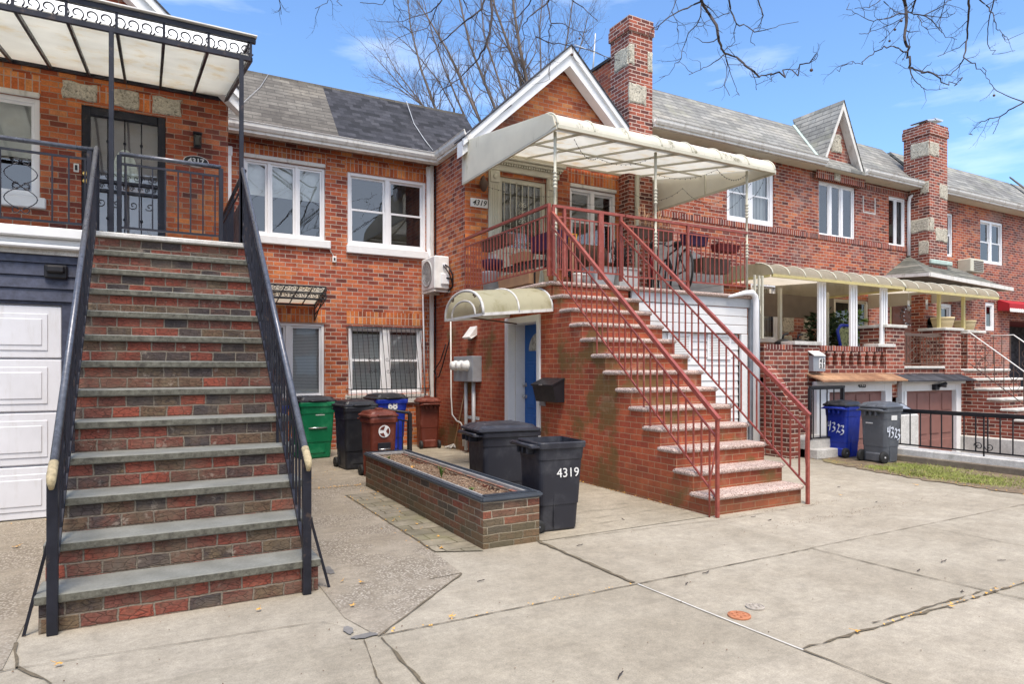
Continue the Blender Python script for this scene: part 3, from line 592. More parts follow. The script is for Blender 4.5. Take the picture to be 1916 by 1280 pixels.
m = MB(); m.box(1.36, 2.78, Y2-0.006, Y2+0.01, 5.03, 5.27); m.box(1.43, 2.76, Y2-0.006, Y2+0.01, 2.27, 2.50); m.build('soldier_course', M['soldC'], HL)
m = MB(); m.box(-3.0, -1.24, Y1-0.006, Y1+0.01, 5.04, 5.27); m.box(-0.62, -0.43, Y1-0.006, Y1+0.01, 5.05, 5.27); m.box(-0.13, 0.03, Y1-0.006, Y1+0.01, 5.03, 5.27); m.build('soldier_course', M['soldC'], HL)
def stone(pts, y, parent, dep=0.03, lab=None, axis='y'):
    b = MB(); n = len(pts); cx = sum(p[0] for p in pts)/n; cz = sum(p[1] for p in pts)/n
    F = (lambda a, d, z: (a, d, z)) if axis == 'y' else (lambda a, d, z: (d, a, z))
    b.loft([[F(a, y+0.02, z) for a, z in pts], [F(a, y-dep*0.4, z) for a, z in pts], [F(cx+(a-cx)*0.9, y-dep, cz+(z-cz)*0.86) for a, z in pts]]); return b.build('stone_block', M['stone'], parent, lab)
def rs(x0, x1, z0, z1, j=0.015, seed=1):
    r = random.Random(seed); q = []
    for i in range(5): q.append((x0+(x1-x0)*i/4, z0+r.uniform(-j, j)))
    for i in range(1, 3): q.append((x1+r.uniform(-j, j), z0+(z1-z0)*i/3))
    for i in range(5): q.append((x1+(x0-x1)*i/4, z1+r.uniform(-j, j)))
    for i in range(1, 3): q.append((x0+r.uniform(-j, j), z1+(z0-z1)*i/3))
    return q
stone(rs(-1.01, -0.62, 5.04, 5.27, seed=1), Y1, HL); stone(rs(-0.43, -0.13, 5.03, 5.28, seed=2), Y1, HL); stone(rs(0.03, 0.40, 5.03, 5.27, seed=3), Y1, HL)
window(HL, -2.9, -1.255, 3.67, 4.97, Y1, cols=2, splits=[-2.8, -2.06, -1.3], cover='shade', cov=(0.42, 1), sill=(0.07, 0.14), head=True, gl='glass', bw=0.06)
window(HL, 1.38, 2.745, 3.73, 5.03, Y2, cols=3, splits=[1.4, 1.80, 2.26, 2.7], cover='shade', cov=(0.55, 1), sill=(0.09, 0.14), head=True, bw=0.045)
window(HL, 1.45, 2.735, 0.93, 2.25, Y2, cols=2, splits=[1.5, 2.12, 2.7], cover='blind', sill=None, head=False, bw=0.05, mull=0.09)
# iron storm door
d = MB(); y = Y1+0.02
for a in ((-0.80, -0.70), (0.10, 0.198)): d.cbox(a[0], a[1], y, y+0.08, 2.83, 4.99, 0.006)
d.cbox(-0.70, 0.10, y+0.001, y+0.079, 4.88, 4.989, 0.006); d.cbox(-0.70, 0.10, y+0.001, y+0.079, 2.83, 2.93, 0.006)
d.cbox(-0.70, 0.10, y+0.01, y+0.07, 3.985, 4.03, 0.005); d.cbox(-0.70, 0.10, y+0.01, y+0.07, 3.86, 3.90, 0.005)
D = d.build('storm_door', M['iron'], HL)
d = MB()
for i, x in enumerate((-0.50, -0.30, -0.10)):
    for z0, z1 in ((4.03, 4.88), (2.93, 3.86)):
        d.tube([(x, y+0.03, z0), (x, y+0.03, z1)], 0.008, 6)
        for zz in (z0+(z1-z0)*0.62, ): d.lathe([(0.006, -0.025), (0.02, -0.008), (0.02, 0.008), (0.006, 0.025)], (x, y+0.03, zz), 8)
for x in [-0.66+0.09*i for i in range(9)]: d.tube(spiral((x, y+0.03, 3.945), 0.033, 1.3, 0, (1, 0, 0), (0, 0, 1), 12), 0.005, 4)
for x in [-0.64+0.17*i for i in range(5)]:
    for sg in (-1, 1): d.tube(spiral((x+sg*0.03, y+0.03, 4.09), 0.04, 1.2*sg, 0, (1, 0, 0), (0, 0, 1), 12), 0.005, 4)
for x in (-0.58, -0.40, -0.2, 0.0):
    for zc in (3.72, 3.3, 3.02): d.tube(spiral((x, y+0.035, zc), 0.06, 1.2, zc, (1, 0, 0), (0, 0, 1), 12), 0.005, 4)
d.build('grille', M['iron'], D)
d = MB(); d.poly([(-0.70, y+0.055, 2.93), (0.10, y+0.055, 2.93), (0.10, y+0.055, 4.88), (-0.70, y+0.055, 4.88)]); d.build('pane', M['glass'], D)
d = MB(); d.box(-0.80, 0.198, y+0.12, y+0.14, 2.83, 4.99); DD = d.build('inner_door', plain('inner_door_paint', (0.27, 0.235, 0.25), 0.6), HL)
d = MB(); d.poly([(-0.30+0.17*cos(a), y+0.112, 4.02+0.48*sin(a)) for a in [pi*i/16 for i in range(17)]]); d.build('arched_light', plain('frosted_light', (0.85, 0.88, 0.80), 0.3, var=0.2, vs=30), DD)
d = MB(); d.cbox(-0.36, -0.06, y+0.105, y+0.119, 3.89, 3.98, 0.004); d.build('mail_slot', plain('copper_slot', (0.55, 0.32, 0.22), 0.4, 0.3), DD)
d = MB()
for zz in (3.96, 4.06): d.lathe([(0.004, 0.0), (0.03, 0.0), (0.03, 0.012), (0.012, 0.03), (0.028, 0.05), (0.004, 0.062)], (-0.755, y-0.06, zz), 12, axis='y')
d.build('handle', M['brass'], D)
# gable trim, roof, gutter of the left house
def gable_trim(parent, xl, xr, zb, xp, zp, y, w=0.26, dep=0.22, xcut=None, zcut=None):
    b = MB()
    for (xa, za) in ((xl, zb), (xr, zb)):
        if xcut is not None and xa == xr: xa, za = xcut, zp+(zb-zp)*(xcut-xp)/(xr-xp)
        b.prism([(xa, y, za), (xp, y, zp), (xp, y, zp-w*1.25), (xa+(xp-xa)*0.0, y, za-w*1.0)], (0, dep, 0))
        b.prism([(xa, y-0.05, za+0.02), (xp, y-0.05, zp+0.02), (xp, y-0.05, zp-0.11), (xa, y-0.05, za-0.10)], (0, 0.06, 0))
    t = b.build('gable_trim', M['white'], parent)
    b = MB()
    for xa, za in ((xl, zb), (xr, zb)):
        if xcut is not None and xa == xr: xa, za = xcut, zp+(zb-zp)*(xcut-xp)/(xr-xp)
        b.prism([(xa, y-0.07, za+0.02), (xp, y-0.07, zp+0.02), (xp, y-0.07, zp+0.05), (xa, y-0.07, za+0.05)], (0, dep+0.2, 0))
    b.build('roof_edge', M['shD'], parent)
gable_trim(HL, -3.5-0.14, 1.14, 5.42, -1.25, 7.65, 10.22)
def slope_roof(parent, x0, x1, ye, ze, yr, zr, mat, label=None):
    b = MB(); b.prism([(x0, ye, ze), (x0, yr, zr), (x0, yr+0.0, zr-0.08), (x0, ye, ze-0.08)], (x1-x0, 0, 0)); b.box(x0, x1, yr, yr+3, zr-0.12, zr-0.02)
    return b.build('roof', mat, parent, label)
slope_roof(HL, 1.02, 2.95, 11.60, 5.44, 13.0, 6.93, M['shG'])
def gutter(parent, p, q, name='gutter'):
    b = MB(); p = Vector(p); q = Vector(q); d = (q-p).normalized(); nrm = Vector((d.y, -d.x, 0))   # towards the street side
    prof = [(0.0, 0.07), (0.0, -0.03), (0.03, -0.05), (0.09, -0.045), (0.12, 0.0), (0.125, 0.05), (0.14, 0.065), (0.12, 0.075), (0.11, 0.05), (0.09, 0.01), (0.02, 0.0), (0.02, 0.07)]
    b.loft([[o+nrm*a+Vector((0, 0, z)) for a, z in prof] for o in (p, q)]); b.bar(p+nrm*(-0.02)+Vector((0, 0, -0.07)), q+nrm*(-0.02)+Vector((0, 0, -0.07)), 0.16, 0.05)
    return b.build(name, M['whiteD'], parent)
gutter(HL, (1.12, 11.60, 5.42), (2.95, 11.60, 5.42))
MB().box(1.0, 2.95, 12.99, 13.05, 6.90, 6.96).build('ridge_cap', M['shG'], HL)
# terrace over the garage, navy siding, garage door
t = MB(); t.box(-3.6, -0.545, 7.72, Y1, 2.55, 2.80); t.build('terrace', M['kerb'], HL)
t = MB()
for z0, z1, o_ in ((2.70, 2.80, 0.10), (2.64, 2.70, 0.04), (2.60, 2.64, 0.07)): t.cbox(-3.6, -0.56, 7.72-o_, 7.74, z0, z1, 0.012)
t.build('terrace_edge', M['white'], HL)
t = MB(); z = 2.59
t.box(-3.6, -0.56, 7.76, 7.80, 2.07, 2.60); t.box(-0.75, -0.56, 7.755, 7.80, 0, 2.07)
while z > 2.10:
    t.prism([(-3.6, 7.755, z), (-3.6, 7.735, z-0.118), (-3.6, 7.76, z-0.118), (-3.6, 7.77, z)], (3.04, 0, 0)); z -= 0.123
t.build('siding', M['navy'], HL)
MB().box(-3.6, -0.57, 7.82, 7.9, 0, 2.6).build('garage_wall', M['navy'], HL)
t = MB(); x0, x1 = -3.25, -0.755; t.box(x0, x1, 7.80, 7.82, 0.0, 2.07)
for k in range(4):
    za, zb = 0.01+k*0.515, 0.505+k*0.515; t.cbox(x0, x1, 7.765, 7.80, za, zb, 0.006)
    for j in range(3):
        a = x1-0.11-(j+1)*0.80+0.12; c = x1-0.11-j*0.80
        for q, o_ in ((0.0, 0.757), (0.03, 0.762)):
            pass
        t.cbox(a, c, 7.757, 7.766, za+0.07, zb-0.07, 0.006); t.cbox(a+0.045, c-0.045, 7.750, 7.760, za+0.12, zb-0.12, 0.010)
t.build('garage_door', M['garage'], HL)
t = MB(); t.cbox(-0.86, -0.72, 7.68, 7.74, 2.36, 2.46, 0.012)
t = MB(); t.cbox(-0.89, -0.70, 7.70, 7.745, 2.325, 2.455, 0.012); t.cbox(-0.87, -0.72, 7.66, 7.71, 2.375, 2.445, 0.015); tt = t.build('wall_vent', M['black'], None); tag(tt, 'small black hooded vent on the navy siding over the garage', 'vent')
# fittings on the left house front
t = thing('wall_lantern', 'black box lantern on the orange brick beside the iron door', 'lantern', (0.6, 10.49, 4.6))
m = MB(); m.cbox(0.54, 0.66, 10.37, 10.48, 4.80, 4.83, 0.008); m.cbox(0.55, 0.65, 10.38, 10.47, 4.61, 4.63, 0.006); m.box(0.57, 0.63, 10.44, 10.49, 4.64, 4.79)
for a in (0.55, 0.64): 
    for c in (10.38, 10.46): m.box(a, a+0.01, c, c+0.01, 4.63, 4.80)
m.build('lantern_frame', M['black'], t); MB().cbox(0.562, 0.638, 10.39, 10.455, 4.64, 4.79, 0.004).build('lantern_glass', M['glassd'], t)
t = thing('number_plaque', 'oval black plaque reading 4317 beside the iron door', 'house number', (0.58, 10.48, 4.43))
m = MB(); m.loft([[(0.585+0.165*k*cos(a), 10.49-dy, 4.43+0.082*k*sin(a)) for a in [2*pi*i/24 for i in range(24)]] for k, dy in ((1, 0), (1, 0.012), (0.95, 0.016))]); m.build('plate', M['sign'], t)
m = MB(); m.loft([[(0.585+0.155*k*cos(a), 10.474-dy, 4.43+0.073*k*sin(a)) for a in [2*pi*i/24 for i in range(24)]] for k, dy in ((1, 0), (1, 0.003))]); m.build('field', M['ink'], t)
text('4317', 0.105, (0.585, 10.468, 4.43), FRONT, M['pwhite'], t, bold=0.002)
t = MB(); t.cbox(-0.885, -0.825, 10.465, 10.49, 4.07, 4.18, 0.006); k = t.build('doorbell', M['sign']); tag(k, 'white doorbell button left of the iron door', 'doorbell'); 
MB().cbox(-0.870, -0.840, 10.455, 10.468, 4.09, 4.16, 0.004).build('button', M['ink'], k)

# ================================================================== CENTRE HOUSE (4319)
HC = thing('brick_house', 'red brick house with white trimmed gable over a cream canopy, number 4319', 'house', (5.6, 10.5, 0))
XR = 8.2
m = MB(); m.rect_open('y', Y2, 2.95, 4.83, -0.3, 5.45, [(3.15, 4.665, 3.70, 5.04), (3.165, 4.59, 0.98, 2.23)], 0.16)
m.poly([(4.83, Y1, 2.60), (4.83, Y2, 2.60), (4.83, Y2, 5.55), (4.83, Y1, 5.55)]); m.build('wall', M['brickC'], HC, 'set back brick wall with two white windows')
m = MB(); m.rect_open('y', Y1, 4.83, XR, 2.6, 5.45, [(5.50, 6.50, 2.66, 4.92), (7.03, 8.13, 3.66, 4.93)], 0.16)
zt = lambda x: 5.28+0.958*(x-4.70) if x < 6.85 else 7.34-0.958*(x-6.85)
m.poly([(4.83, Y1, 5.45), (XR, Y1, 5.45), (XR, Y1, zt(XR)), (6.85, Y1, 7.34), (4.83, Y1, 5.5)]); m.build('wall', M['brickG'], HC, 'orange gable wall')
m = MB(); m.box(3.10, 4.70, Y2-0.006, Y2+0.01, 5.05, 5.26); m.box(3.13, 4.66, Y2-0.006, Y2+0.01, 2.27, 2.50); m.build('soldier_course', M['soldC'], HC)
m = MB(); m.box(6.98, 8.18, Y1-0.006, Y1+0.01, 5.02, 5.27); m.build('soldier_course', M['soldC'], HC)
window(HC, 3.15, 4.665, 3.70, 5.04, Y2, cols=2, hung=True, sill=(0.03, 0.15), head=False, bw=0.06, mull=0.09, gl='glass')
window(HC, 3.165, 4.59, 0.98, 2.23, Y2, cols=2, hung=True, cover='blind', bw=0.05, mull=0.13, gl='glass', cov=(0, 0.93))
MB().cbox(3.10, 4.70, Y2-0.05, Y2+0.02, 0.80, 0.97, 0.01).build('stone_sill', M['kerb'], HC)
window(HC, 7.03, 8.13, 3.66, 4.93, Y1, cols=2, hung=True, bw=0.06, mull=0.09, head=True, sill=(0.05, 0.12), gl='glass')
gable_trim(HC, 4.66, 9.04, 5.34, 6.85, 7.42, 10.22, xcut=XR)
slope_roof(HC, 2.95, 6.0, 11.60, 5.44, 13.0, 6.93, M['shD'])
MB().box(2.95, 6.0, 12.99, 13.05, 6.90, 6.96).build('ridge_cap', M['shG'], HC)
gutter(HC, (2.95, 11.60, 5.42), (4.80, 11.60, 5.42)); gutter(HC, (4.79, 11.60, 5.44), (4.79, 10.16, 5.44))
m = MB(); m.prism([(4.76, 10.2, 5.48), (5.6, 10.2, 6.2), (5.6, 10.2, 6.1), (4.76, 10.2, 5.40)], (0, 1.6, 0)); m.build('side_roof', M['shD'], HC)
# entrance with fluted surround and grille
m = MB(); y = Y1
for a, c in ((5.28, 5.50), (6.50, 6.72)):
    m.cbox(a, c, y-0.05, y+0.02, 2.68, 5.0, 0.006); m.cbox(a+0.02, c-0.02, y-0.075, y-0.045, 4.78, 4.98, 0.006)
    for k in range(5): m.tube([(a+0.04+0.035*k, y-0.052, 2.72), (a+0.04+0.035*k, y-0.052, 4.74)], 0.010, 6)
    m.lathe([(0.004, 0), (0.05, 0), (0.04, -0.02), (0.004, -0.02)], ((a+c)/2, y-0.072, 4.88), 12, axis='y')
m.cbox(5.24, 6.76, y-0.06, y+0.02, 5.0, 5.14, 0.01); m.cbox(5.20, 6.80, y-0.14, y+0.02, 5.14, 5.19, 0.01)
for k in range(30): m.box(5.24+k*0.0515, 5.27+k*0.0515, y-0.11, y-0.05, 5.105, 5.14)
m.cbox(5.16, 6.84, y-0.18, y+0.02, 5.19, 5.24, 0.012); S_ = m.build('door_surround', M['cream'], HC)
m = MB(); m.cbox(5.50, 5.58, y+0.03, y+0.09, 2.68, 4.92, 0.005); m.cbox(6.42, 6.50, y+0.03, y+0.09, 2.68, 4.92, 0.005); m.cbox(5.58, 6.42, y+0.031, y+0.089, 4.83, 4.92, 0.005); m.cbox(5.58, 6.42, y+0.031, y+0.089, 3.55, 3.66, 0.005); m.cbox(5.58, 6.42, y+0.04, y+0.08, 2.68, 3.55, 0.01)
for k in range(7):
    x = 5.62+k*0.127; m.tube([(x, y+0.02, 3.62), (x, y+0.02, 4.86)], 0.0075, 5)
for sg in (-1, 1):
    for zc in (4.45, 4.30, 4.15): m.tube(spiral((6.0+sg*0.05, y+0.02, zc), 0.05, 1.2*sg, pi/2, (1, 0, 0), (0, 0, 1), 14), 0.007, 4)
for k in range(8): m.tube(spiral((5.64+k*0.105, y+0.022, 3.74), 0.045, 1.2, 0, (1, 0, 0), (0, 0, 1), 12), 0.006, 4)
Dr = m.build('storm_door', M['cream'], HC); m = MB(); m.poly([(5.58, y+0.06, 3.66), (6.42, y+0.06, 3.66), (6.42, y+0.06, 4.83), (5.58, y+0.06, 4.83)]); m.build('pane', M['glass'], Dr)
MB().box(5.5, 6.5, y+0.13, y+0.15, 2.66, 4.92).build('inner_door', plain('inner_green', (0.085, 0.08, 0.06), 0.7, var=0.3, vs=3), HC)
# terrace slab, stone edge, garage front
m = MB(); m.box(4.85, 8.66, 7.66, Y1, 2.602, 2.648); m.build('terrace', M['kerb'], HC)
def nosing(b, x0, x1, y0, y1, zt, th=0.055, r=0.02):
    """stone slab with rounded edges"""
    R = []
    for k in range(7):
        a = -pi/2+pi*k/6; o = th/2*(1-cos(a)); z = zt-th/2+th/2*sin(a); c = 0.05
        R.append([(x0+o+c, y0+o, z), (x1-o-c, y0+o, z), (x1-o-c*.3, y0+o+c*.3, z), (x1-o, y0+o+c, z), (x1-o, y1-o, z), (x0+o, y1-o, z), (x0+o, y0+o+c, z), (x0+o+c*.3, y0+o+c*.3, z)])
    b.loft(R)
m = MB(); nosing(m, 6.14, 8.72, 7.57, 7.85, 2.655, 0.06); nosing(m, 4.76, 4.98, 7.75, 9.65, 2.655, 0.06); m.build('stone_edge', M['granite'], HC)
MB().cbox(6.2, 8.68, 7.62, 7.66, 2.45, 2.60, 0.004).build('flashing', M['concgrey'], HC)
m = MB()
for k in range(3): m.cbox(6.2, 8.62, 7.635, 7.68, 2.02+k*0.143, 2.155+k*0.143, 0.006)
m.cbox(8.48, 8.62, 7.63, 7.68, 0, 2.012, 0.006); m.cbox(6.2, 6.3, 7.63, 7.68, 0, 2.012, 0.006); m.build('garage_fascia', M['white'], HC)
m = MB(); m.box(6.3, 8.48, 7.72, 7.74, 0, 2.01)
for k in range(16): m.prism([(6.3, 7.70, 0.01+k*0.125), (6.3, 7.715, 0.13+k*0.125), (6.3, 7.73, 0.13+k*0.125), (6.3, 7.73, 0.01+k*0.125)], (2.18, 0, 0))
gd = m.build('garage_door', M['white'], HC)
for a, c in ((6.95, 7.42), (7.78, 8.30)):
    m = MB(); m.box(a, c, 7.685, 7.70, 1.96, 2.0); m.box(a, c, 7.685, 7.70, 1.60, 1.64); m.box(a, a+0.04, 7.686, 7.70, 1.64, 1.96); m.box(c-0.04, c, 7.686, 7.70, 1.64, 1.96); f = m.build('window', M['vinyl'], gd)
    # pane lies in the door window
    m = MB(); m.box(a+0.04, c-0.04, 7.691, 7.697, 1.64, 1.96); m.build('glazing', M['blind'], gd)
MB().cbox(8.66, 8.88, 7.60, 7.66, 0.0, 2.60, 0.004).build('corner_panel', M['steel'], HC)
m = MB(); m.poly([(8.78, 10.2, 2.66), (8.78, 8.3, 2.66), (8.78, 8.3, 3.22), (8.78, 10.2, 4.25)])
for k in range(14):
    z = 2.70+k*0.11; ys = 10.2-(max(0, z+0.1-3.22)/1.03*1.9); m.prism([(8.775, 8.32 if z+.1 < 3.22 else 8.32+max(0, (z+0.1-3.22))*1.85, z), (8.775, 10.2, z), (8.762, 10.2, z), (8.762, 8.32 if z+.1 < 3.22 else 8.32+max(0, (z+0.1-3.22))*1.85, z)], (0, 0, 0.1))
m.build('divider_siding', M['white'], HC)
# blue basement door in the stair wall
SWX = 4.83
def doorway():
    x = SWX; m = MB()
    m.cbox(x-0.03, x+0.10, 8.86, 8.97, 0.02, 2.22, 0.006); m.cbox(x-0.03, x+0.10, 7.94, 8.02, 0.02, 2.22, 0.006); m.cbox(x-0.031, x+0.10, 8.02, 8.86, 2.12, 2.219, 0.006)
    m.box(x+0.10, x+0.34, 8.84, 8.86, 0.02, 2.14); m.box(x+0.10, x+0.34, 8.02, 8.04, 0.02, 2.14); m.box(x+0.10, x+0.34, 8.02, 8.86, 2.12, 2.14)
    m.build('door_frame', M['white'], HC)
    xd = x+0.26; m = MB(); m.box(xd, xd+0.045, 8.04, 8.84, 0.02, 2.12)
    for (a, c, z0, z1) in ((8.12, 8.40, 0.2, 0.75), (8.48, 8.76, 0.2, 0.75), (8.12, 8.40, 0.85, 1.55), (8.48, 8.76, 0.85, 1.55)): m.cbox(xd-0.012, xd+0.002, a, c, z0, z1, 0.01); m.cbox(xd-0.02, xd-0.010, a+0.05, c-0.05, z0+0.05, z1-0.05, 0.008)
    dd = m.build('door', M['blue'], HC)
    m = MB(); m.poly([(xd-0.006, 8.44+0.27*cos(a), 1.72+0.27*sin(a)) for a in [pi*i/14 for i in range(15)]]); m.build('fan_light', plain('leaded_fan_light', (0.36, 0.36, 0.33), 0.25, var=0.5, vs=18), dd)
    m = MB()
    for zz in (1.02, 1.2): m.lathe([(0.004, 0.0), (0.032, 0.0), (0.032, -0.012), (0.012, -0.03), (0.03, -0.055), (0.004, -0.065)], (xd, 8.79, zz), 12, axis='x')
    m.build('handle', M['chrome'], dd)
doorway()
# wall below the terrace, with the door opening
m = MB(); m.rect_open('x', SWX, 7.66, Y2, -0.3, 2.60, [(7.98, 8.90, 0.0, 2.18)], 0.34); m.build('wall', M['brickS'], HC, 'red side wall with the blue door')
MB().box(SWX-0.02, SWX+0.5, 7.98, 8.90, -0.1, 0.02).build('threshold', M['kerb'], HC)
# ================================================================== STAIRCASE 4319
ST = thing('staircase', 'red brick front staircase with speckled stone treads up to the canopied terrace', 'staircase', (5.5, 4.7, 0))
RY, TY, Z1 = 0.2045, 0.244, 0.2045
m = MB(); x0, x1 = 4.83, 6.16
for k in range(13):
    ys = 4.73+TY*k; m.box(x0, x1, ys, ys+TY if k < 12 else 7.62, -0.05 if k == 0 else 0, RY*(k+1)-0.055) if k < 12 else None
m.box(x0+0.02, x1, 7.658, 7.75, 0, 2.59)
m.build('brickwork', M['brickS'], ST)
for k in range(13):
    ys = 4.69+TY*k; b = MB(); nosing(b, 4.80, 6.19, ys, ys+TY+0.06 if k < 12 else 7.86, RY*(k+1)-0.001*(k % 2), 0.058); b.build('tread', M['granite'], ST)
# ================================================================== STAIRCASE 4317
SL = thing('staircase', 'tall staircase of mixed red, brown and charcoal rock faced brick with bluestone treads', 'staircase', (0.2, 4.4, 0))
m = MB()
for k in range(12):
    ys = 4.385+0.277*k; m.box(-0.53, 0.965, ys, ys+0.277, -0.05, 0.216*(k+1)-0.05)
m.box(-0.53, 0.965, 4.385+0.277*12, 7.9, -0.05, 2.76); m.box(-0.53, 0.965, 7.9, 10.48, -0.05, 2.755)
m.build('brickwork', M['brickSt'], SL)
rg = random.Random(8)
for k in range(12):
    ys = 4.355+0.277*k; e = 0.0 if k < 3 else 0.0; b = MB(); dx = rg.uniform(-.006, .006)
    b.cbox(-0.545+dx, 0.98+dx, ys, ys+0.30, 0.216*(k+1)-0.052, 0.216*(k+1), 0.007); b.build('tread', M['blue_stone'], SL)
MB().cbox(-0.545, 0.985, 7.66, 10.48, 2.762, 2.812, 0.01).build('landing', M['kerb'], SL)

# ================================================================== RAILINGS
def sbal(parent, x, ya, yb, f_top, f_bot, n, r, mat, name='baluster', sq=True):
    for i in range(n):
        y = ya+(yb-ya)*(i+0.5)/n; b = MB(); b.bar((x, y, f_bot(y)), (x, y, f_top(y)), r*2, r*2, up=(0, 1, 0)); b.build(name, mat, parent)
def left_rail(x, lab, cat='railing', outx=-0.14):
    t = thing('stair_railing', lab, cat, (x, 4.36, 0), 'dark iron railings of the left stairs')
    s = (3.63-0.90)/(7.70-4.36); top = lambda y: 0.90+s*(y-4.36)
    m = MB(); m.tube([(x, 4.33, top(4.33)), (x, 7.72, top(7.72))], 0.021, 10); m.build('handrail', M['ironhi'], t)
    m = MB(); m.tube([(x, 4.30, top(4.30)-0.05), (x, 4.285, top(4.30)-0.01), (x, 4.31, top(4.3)+0.02), (x, 4.40, top(4.40))], [0.012, 0.022, 0.025, 0.024], 10); m.build('knob', plain('worn_end_cap', (0.42, 0.34, 0.20), 0.6, var=0.35, vs=40), t)
    m = MB(); m.bar((x, 4.40, top(4.40)-0.105), (x, 7.70, top(7.70)-0.105), 0.022, 0.03); m.bar((x, 4.44, 0.24+0.05), (x, 7.66, 2.81+0.08), 0.02, 0.03); m.build('rail', M['iron'], t)
    m = MB(); m.cbox(x-0.026, x+0.026, 4.325, 4.377, 0.0, 0.89, 0.004); m.build('post', M['iron'], t)
    m = MB(); m.cbox(x-0.026, x+0.026, 7.68, 7.732, 2.81, 3.62, 0.004); m.build('post', M['iron'], t)
    m = MB(); m.bar((x+outx, 4.40, 0.0), (x, 4.42, 0.62), 0.016, 0.016, up=(0, 1, 0)); m.build('brace', M['iron'], t)
    bot = lambda y: 0.29+(2.89-0.29)*(y-4.44)/(7.66-4.44)
    N_ = 29
    for i in range(N_):
        y = 4.47+(7.64-4.47)*i/(N_-1); b = MB(); b.bar((x, y, bot(y)), (x, y, top(y)-0.11), 0.014, 0.014, up=(0, 1, 0)); b.build('baluster', M['iron'], t)
    for i in (3, 9, 15, 21, 27):
        y = 4.47+(7.64-4.47)*(i+0.5)/(N_-1); b = MB(); scroll_heart(b, y, (bot(y)+0.1), top(y)-0.2, x, 0.05, 0.004, axis='y'); b.build('scrollwork', M['iron'], t)
    for y in (5.46, 6.6):
        k = int((y-4.36)/0.277); b = MB(); b.bar((x+0.0, y, 0.216*(k+1)), (x, y, bot(y)), 0.018, 0.018, up=(0, 1, 0)); b.build('foot', M['iron'], t)
    return t
left_rail(-0.463, 'dark iron stair railing on the left side of the left staircase', outx=-0.135)
left_rail(0.885, 'dark iron stair railing on the right side of the left staircase', outx=0.155)
def flat_rail(name, lab, x0, x1, y, z0, z1, n, mat, hr='ironhi', heart=None, group=None, posts=(), lo=0.06, mid=0.10, hw=0.045, axis='x', bal=0.014, parent=None, skip=()):
    t = parent or thing(name, lab, 'railing', ((x0+x1)/2, y, z0) if axis == 'x' else (y, (x0+x1)/2, z0), group)
    P = (lambda a, z: (a, y, z)) if axis == 'x' else (lambda a, z: (y, a, z))
    if hr == 'ironhi': m = MB(); m.tube([P(x0, z1), P(x1, z1)], 0.024, 10)
    else: m = MB(); m.bar(P(x0, z1), P(x1, z1), hw, 0.038)
    m.build('handrail', M[hr], t)
    m = MB(); m.bar(P(x0, z1-mid), P(x1, z1-mid), 0.016, 0.022); m.bar(P(x0, z0+lo), P(x1, z0+lo), 0.016, 0.022); m.build('rail', M[mat], t)
    for i in range(n):
        a = x0+(x1-x0)*(i+0.5)/n
        if any(s[0] < a < s[1] for s in skip): continue
        b = MB(); b.bar(P(a, z0+lo), P(a, z1-mid), bal, bal, up=(0, 1, 0) if axis == 'x' else (1, 0, 0)); b.build('baluster', M[mat], t)
    for a in posts:
        b = MB(); q = P(a, 0); b.cbox(q[0]-0.022, q[0]+0.022, q[1]-0.022, q[1]+0.022, z0, z1-0.015, 0.003); b.build('post', M[mat], t)
    if heart:
        for h in heart: b = MB(); scroll_heart(b, h, z0+lo+0.02, z1-mid-0.04, y, 0.13, 0.006, axis); b.build('scrollwork', M[mat], t)
    return t
flat_rail('terrace_railing', 'dark iron railing with a lyre scroll on the left terrace above the garage door', -2.9, -0.49, 7.72, 2.81, 3.62, 18, 'iron', heart=[-1.07, -2.2], skip=((-1.19, -0.95), (-2.32, -2.08)), posts=(-0.52,))
flat_rail('landing_gate', 'dark iron gate across the top of the left staircase before the iron door', -0.27, 0.68, 7.80, 2.83, 3.64, 8, 'iron', posts=(-0.27, 0.68))
t = thing('side_screen', 'dark solid iron screen at the right end of the left landing', 'screen', (0.9, 8.2, 2.8))
m = MB(); m.cbox(0.90, 0.925, 7.76, 8.7, 2.82, 3.35, 0.004); m.build('panel', M['iron'], t); m = MB(); m.tube([(0.912, 7.74, 3.62), (0.912, 10.4, 3.62)], 0.022, 8); m.tube([(0.912, 7.74, 3.50), (0.912, 10.4, 3.50)], 0.012, 6)
m.build('handrail', M['iron'], t)
for i in range(12): b = MB(); y_ = 8.8+i*0.135; b.bar((0.912, y_, 2.82), (0.912, y_, 3.6), 0.014, 0.014, up=(0, 1, 0)); b.build('baluster', M['iron'], t)
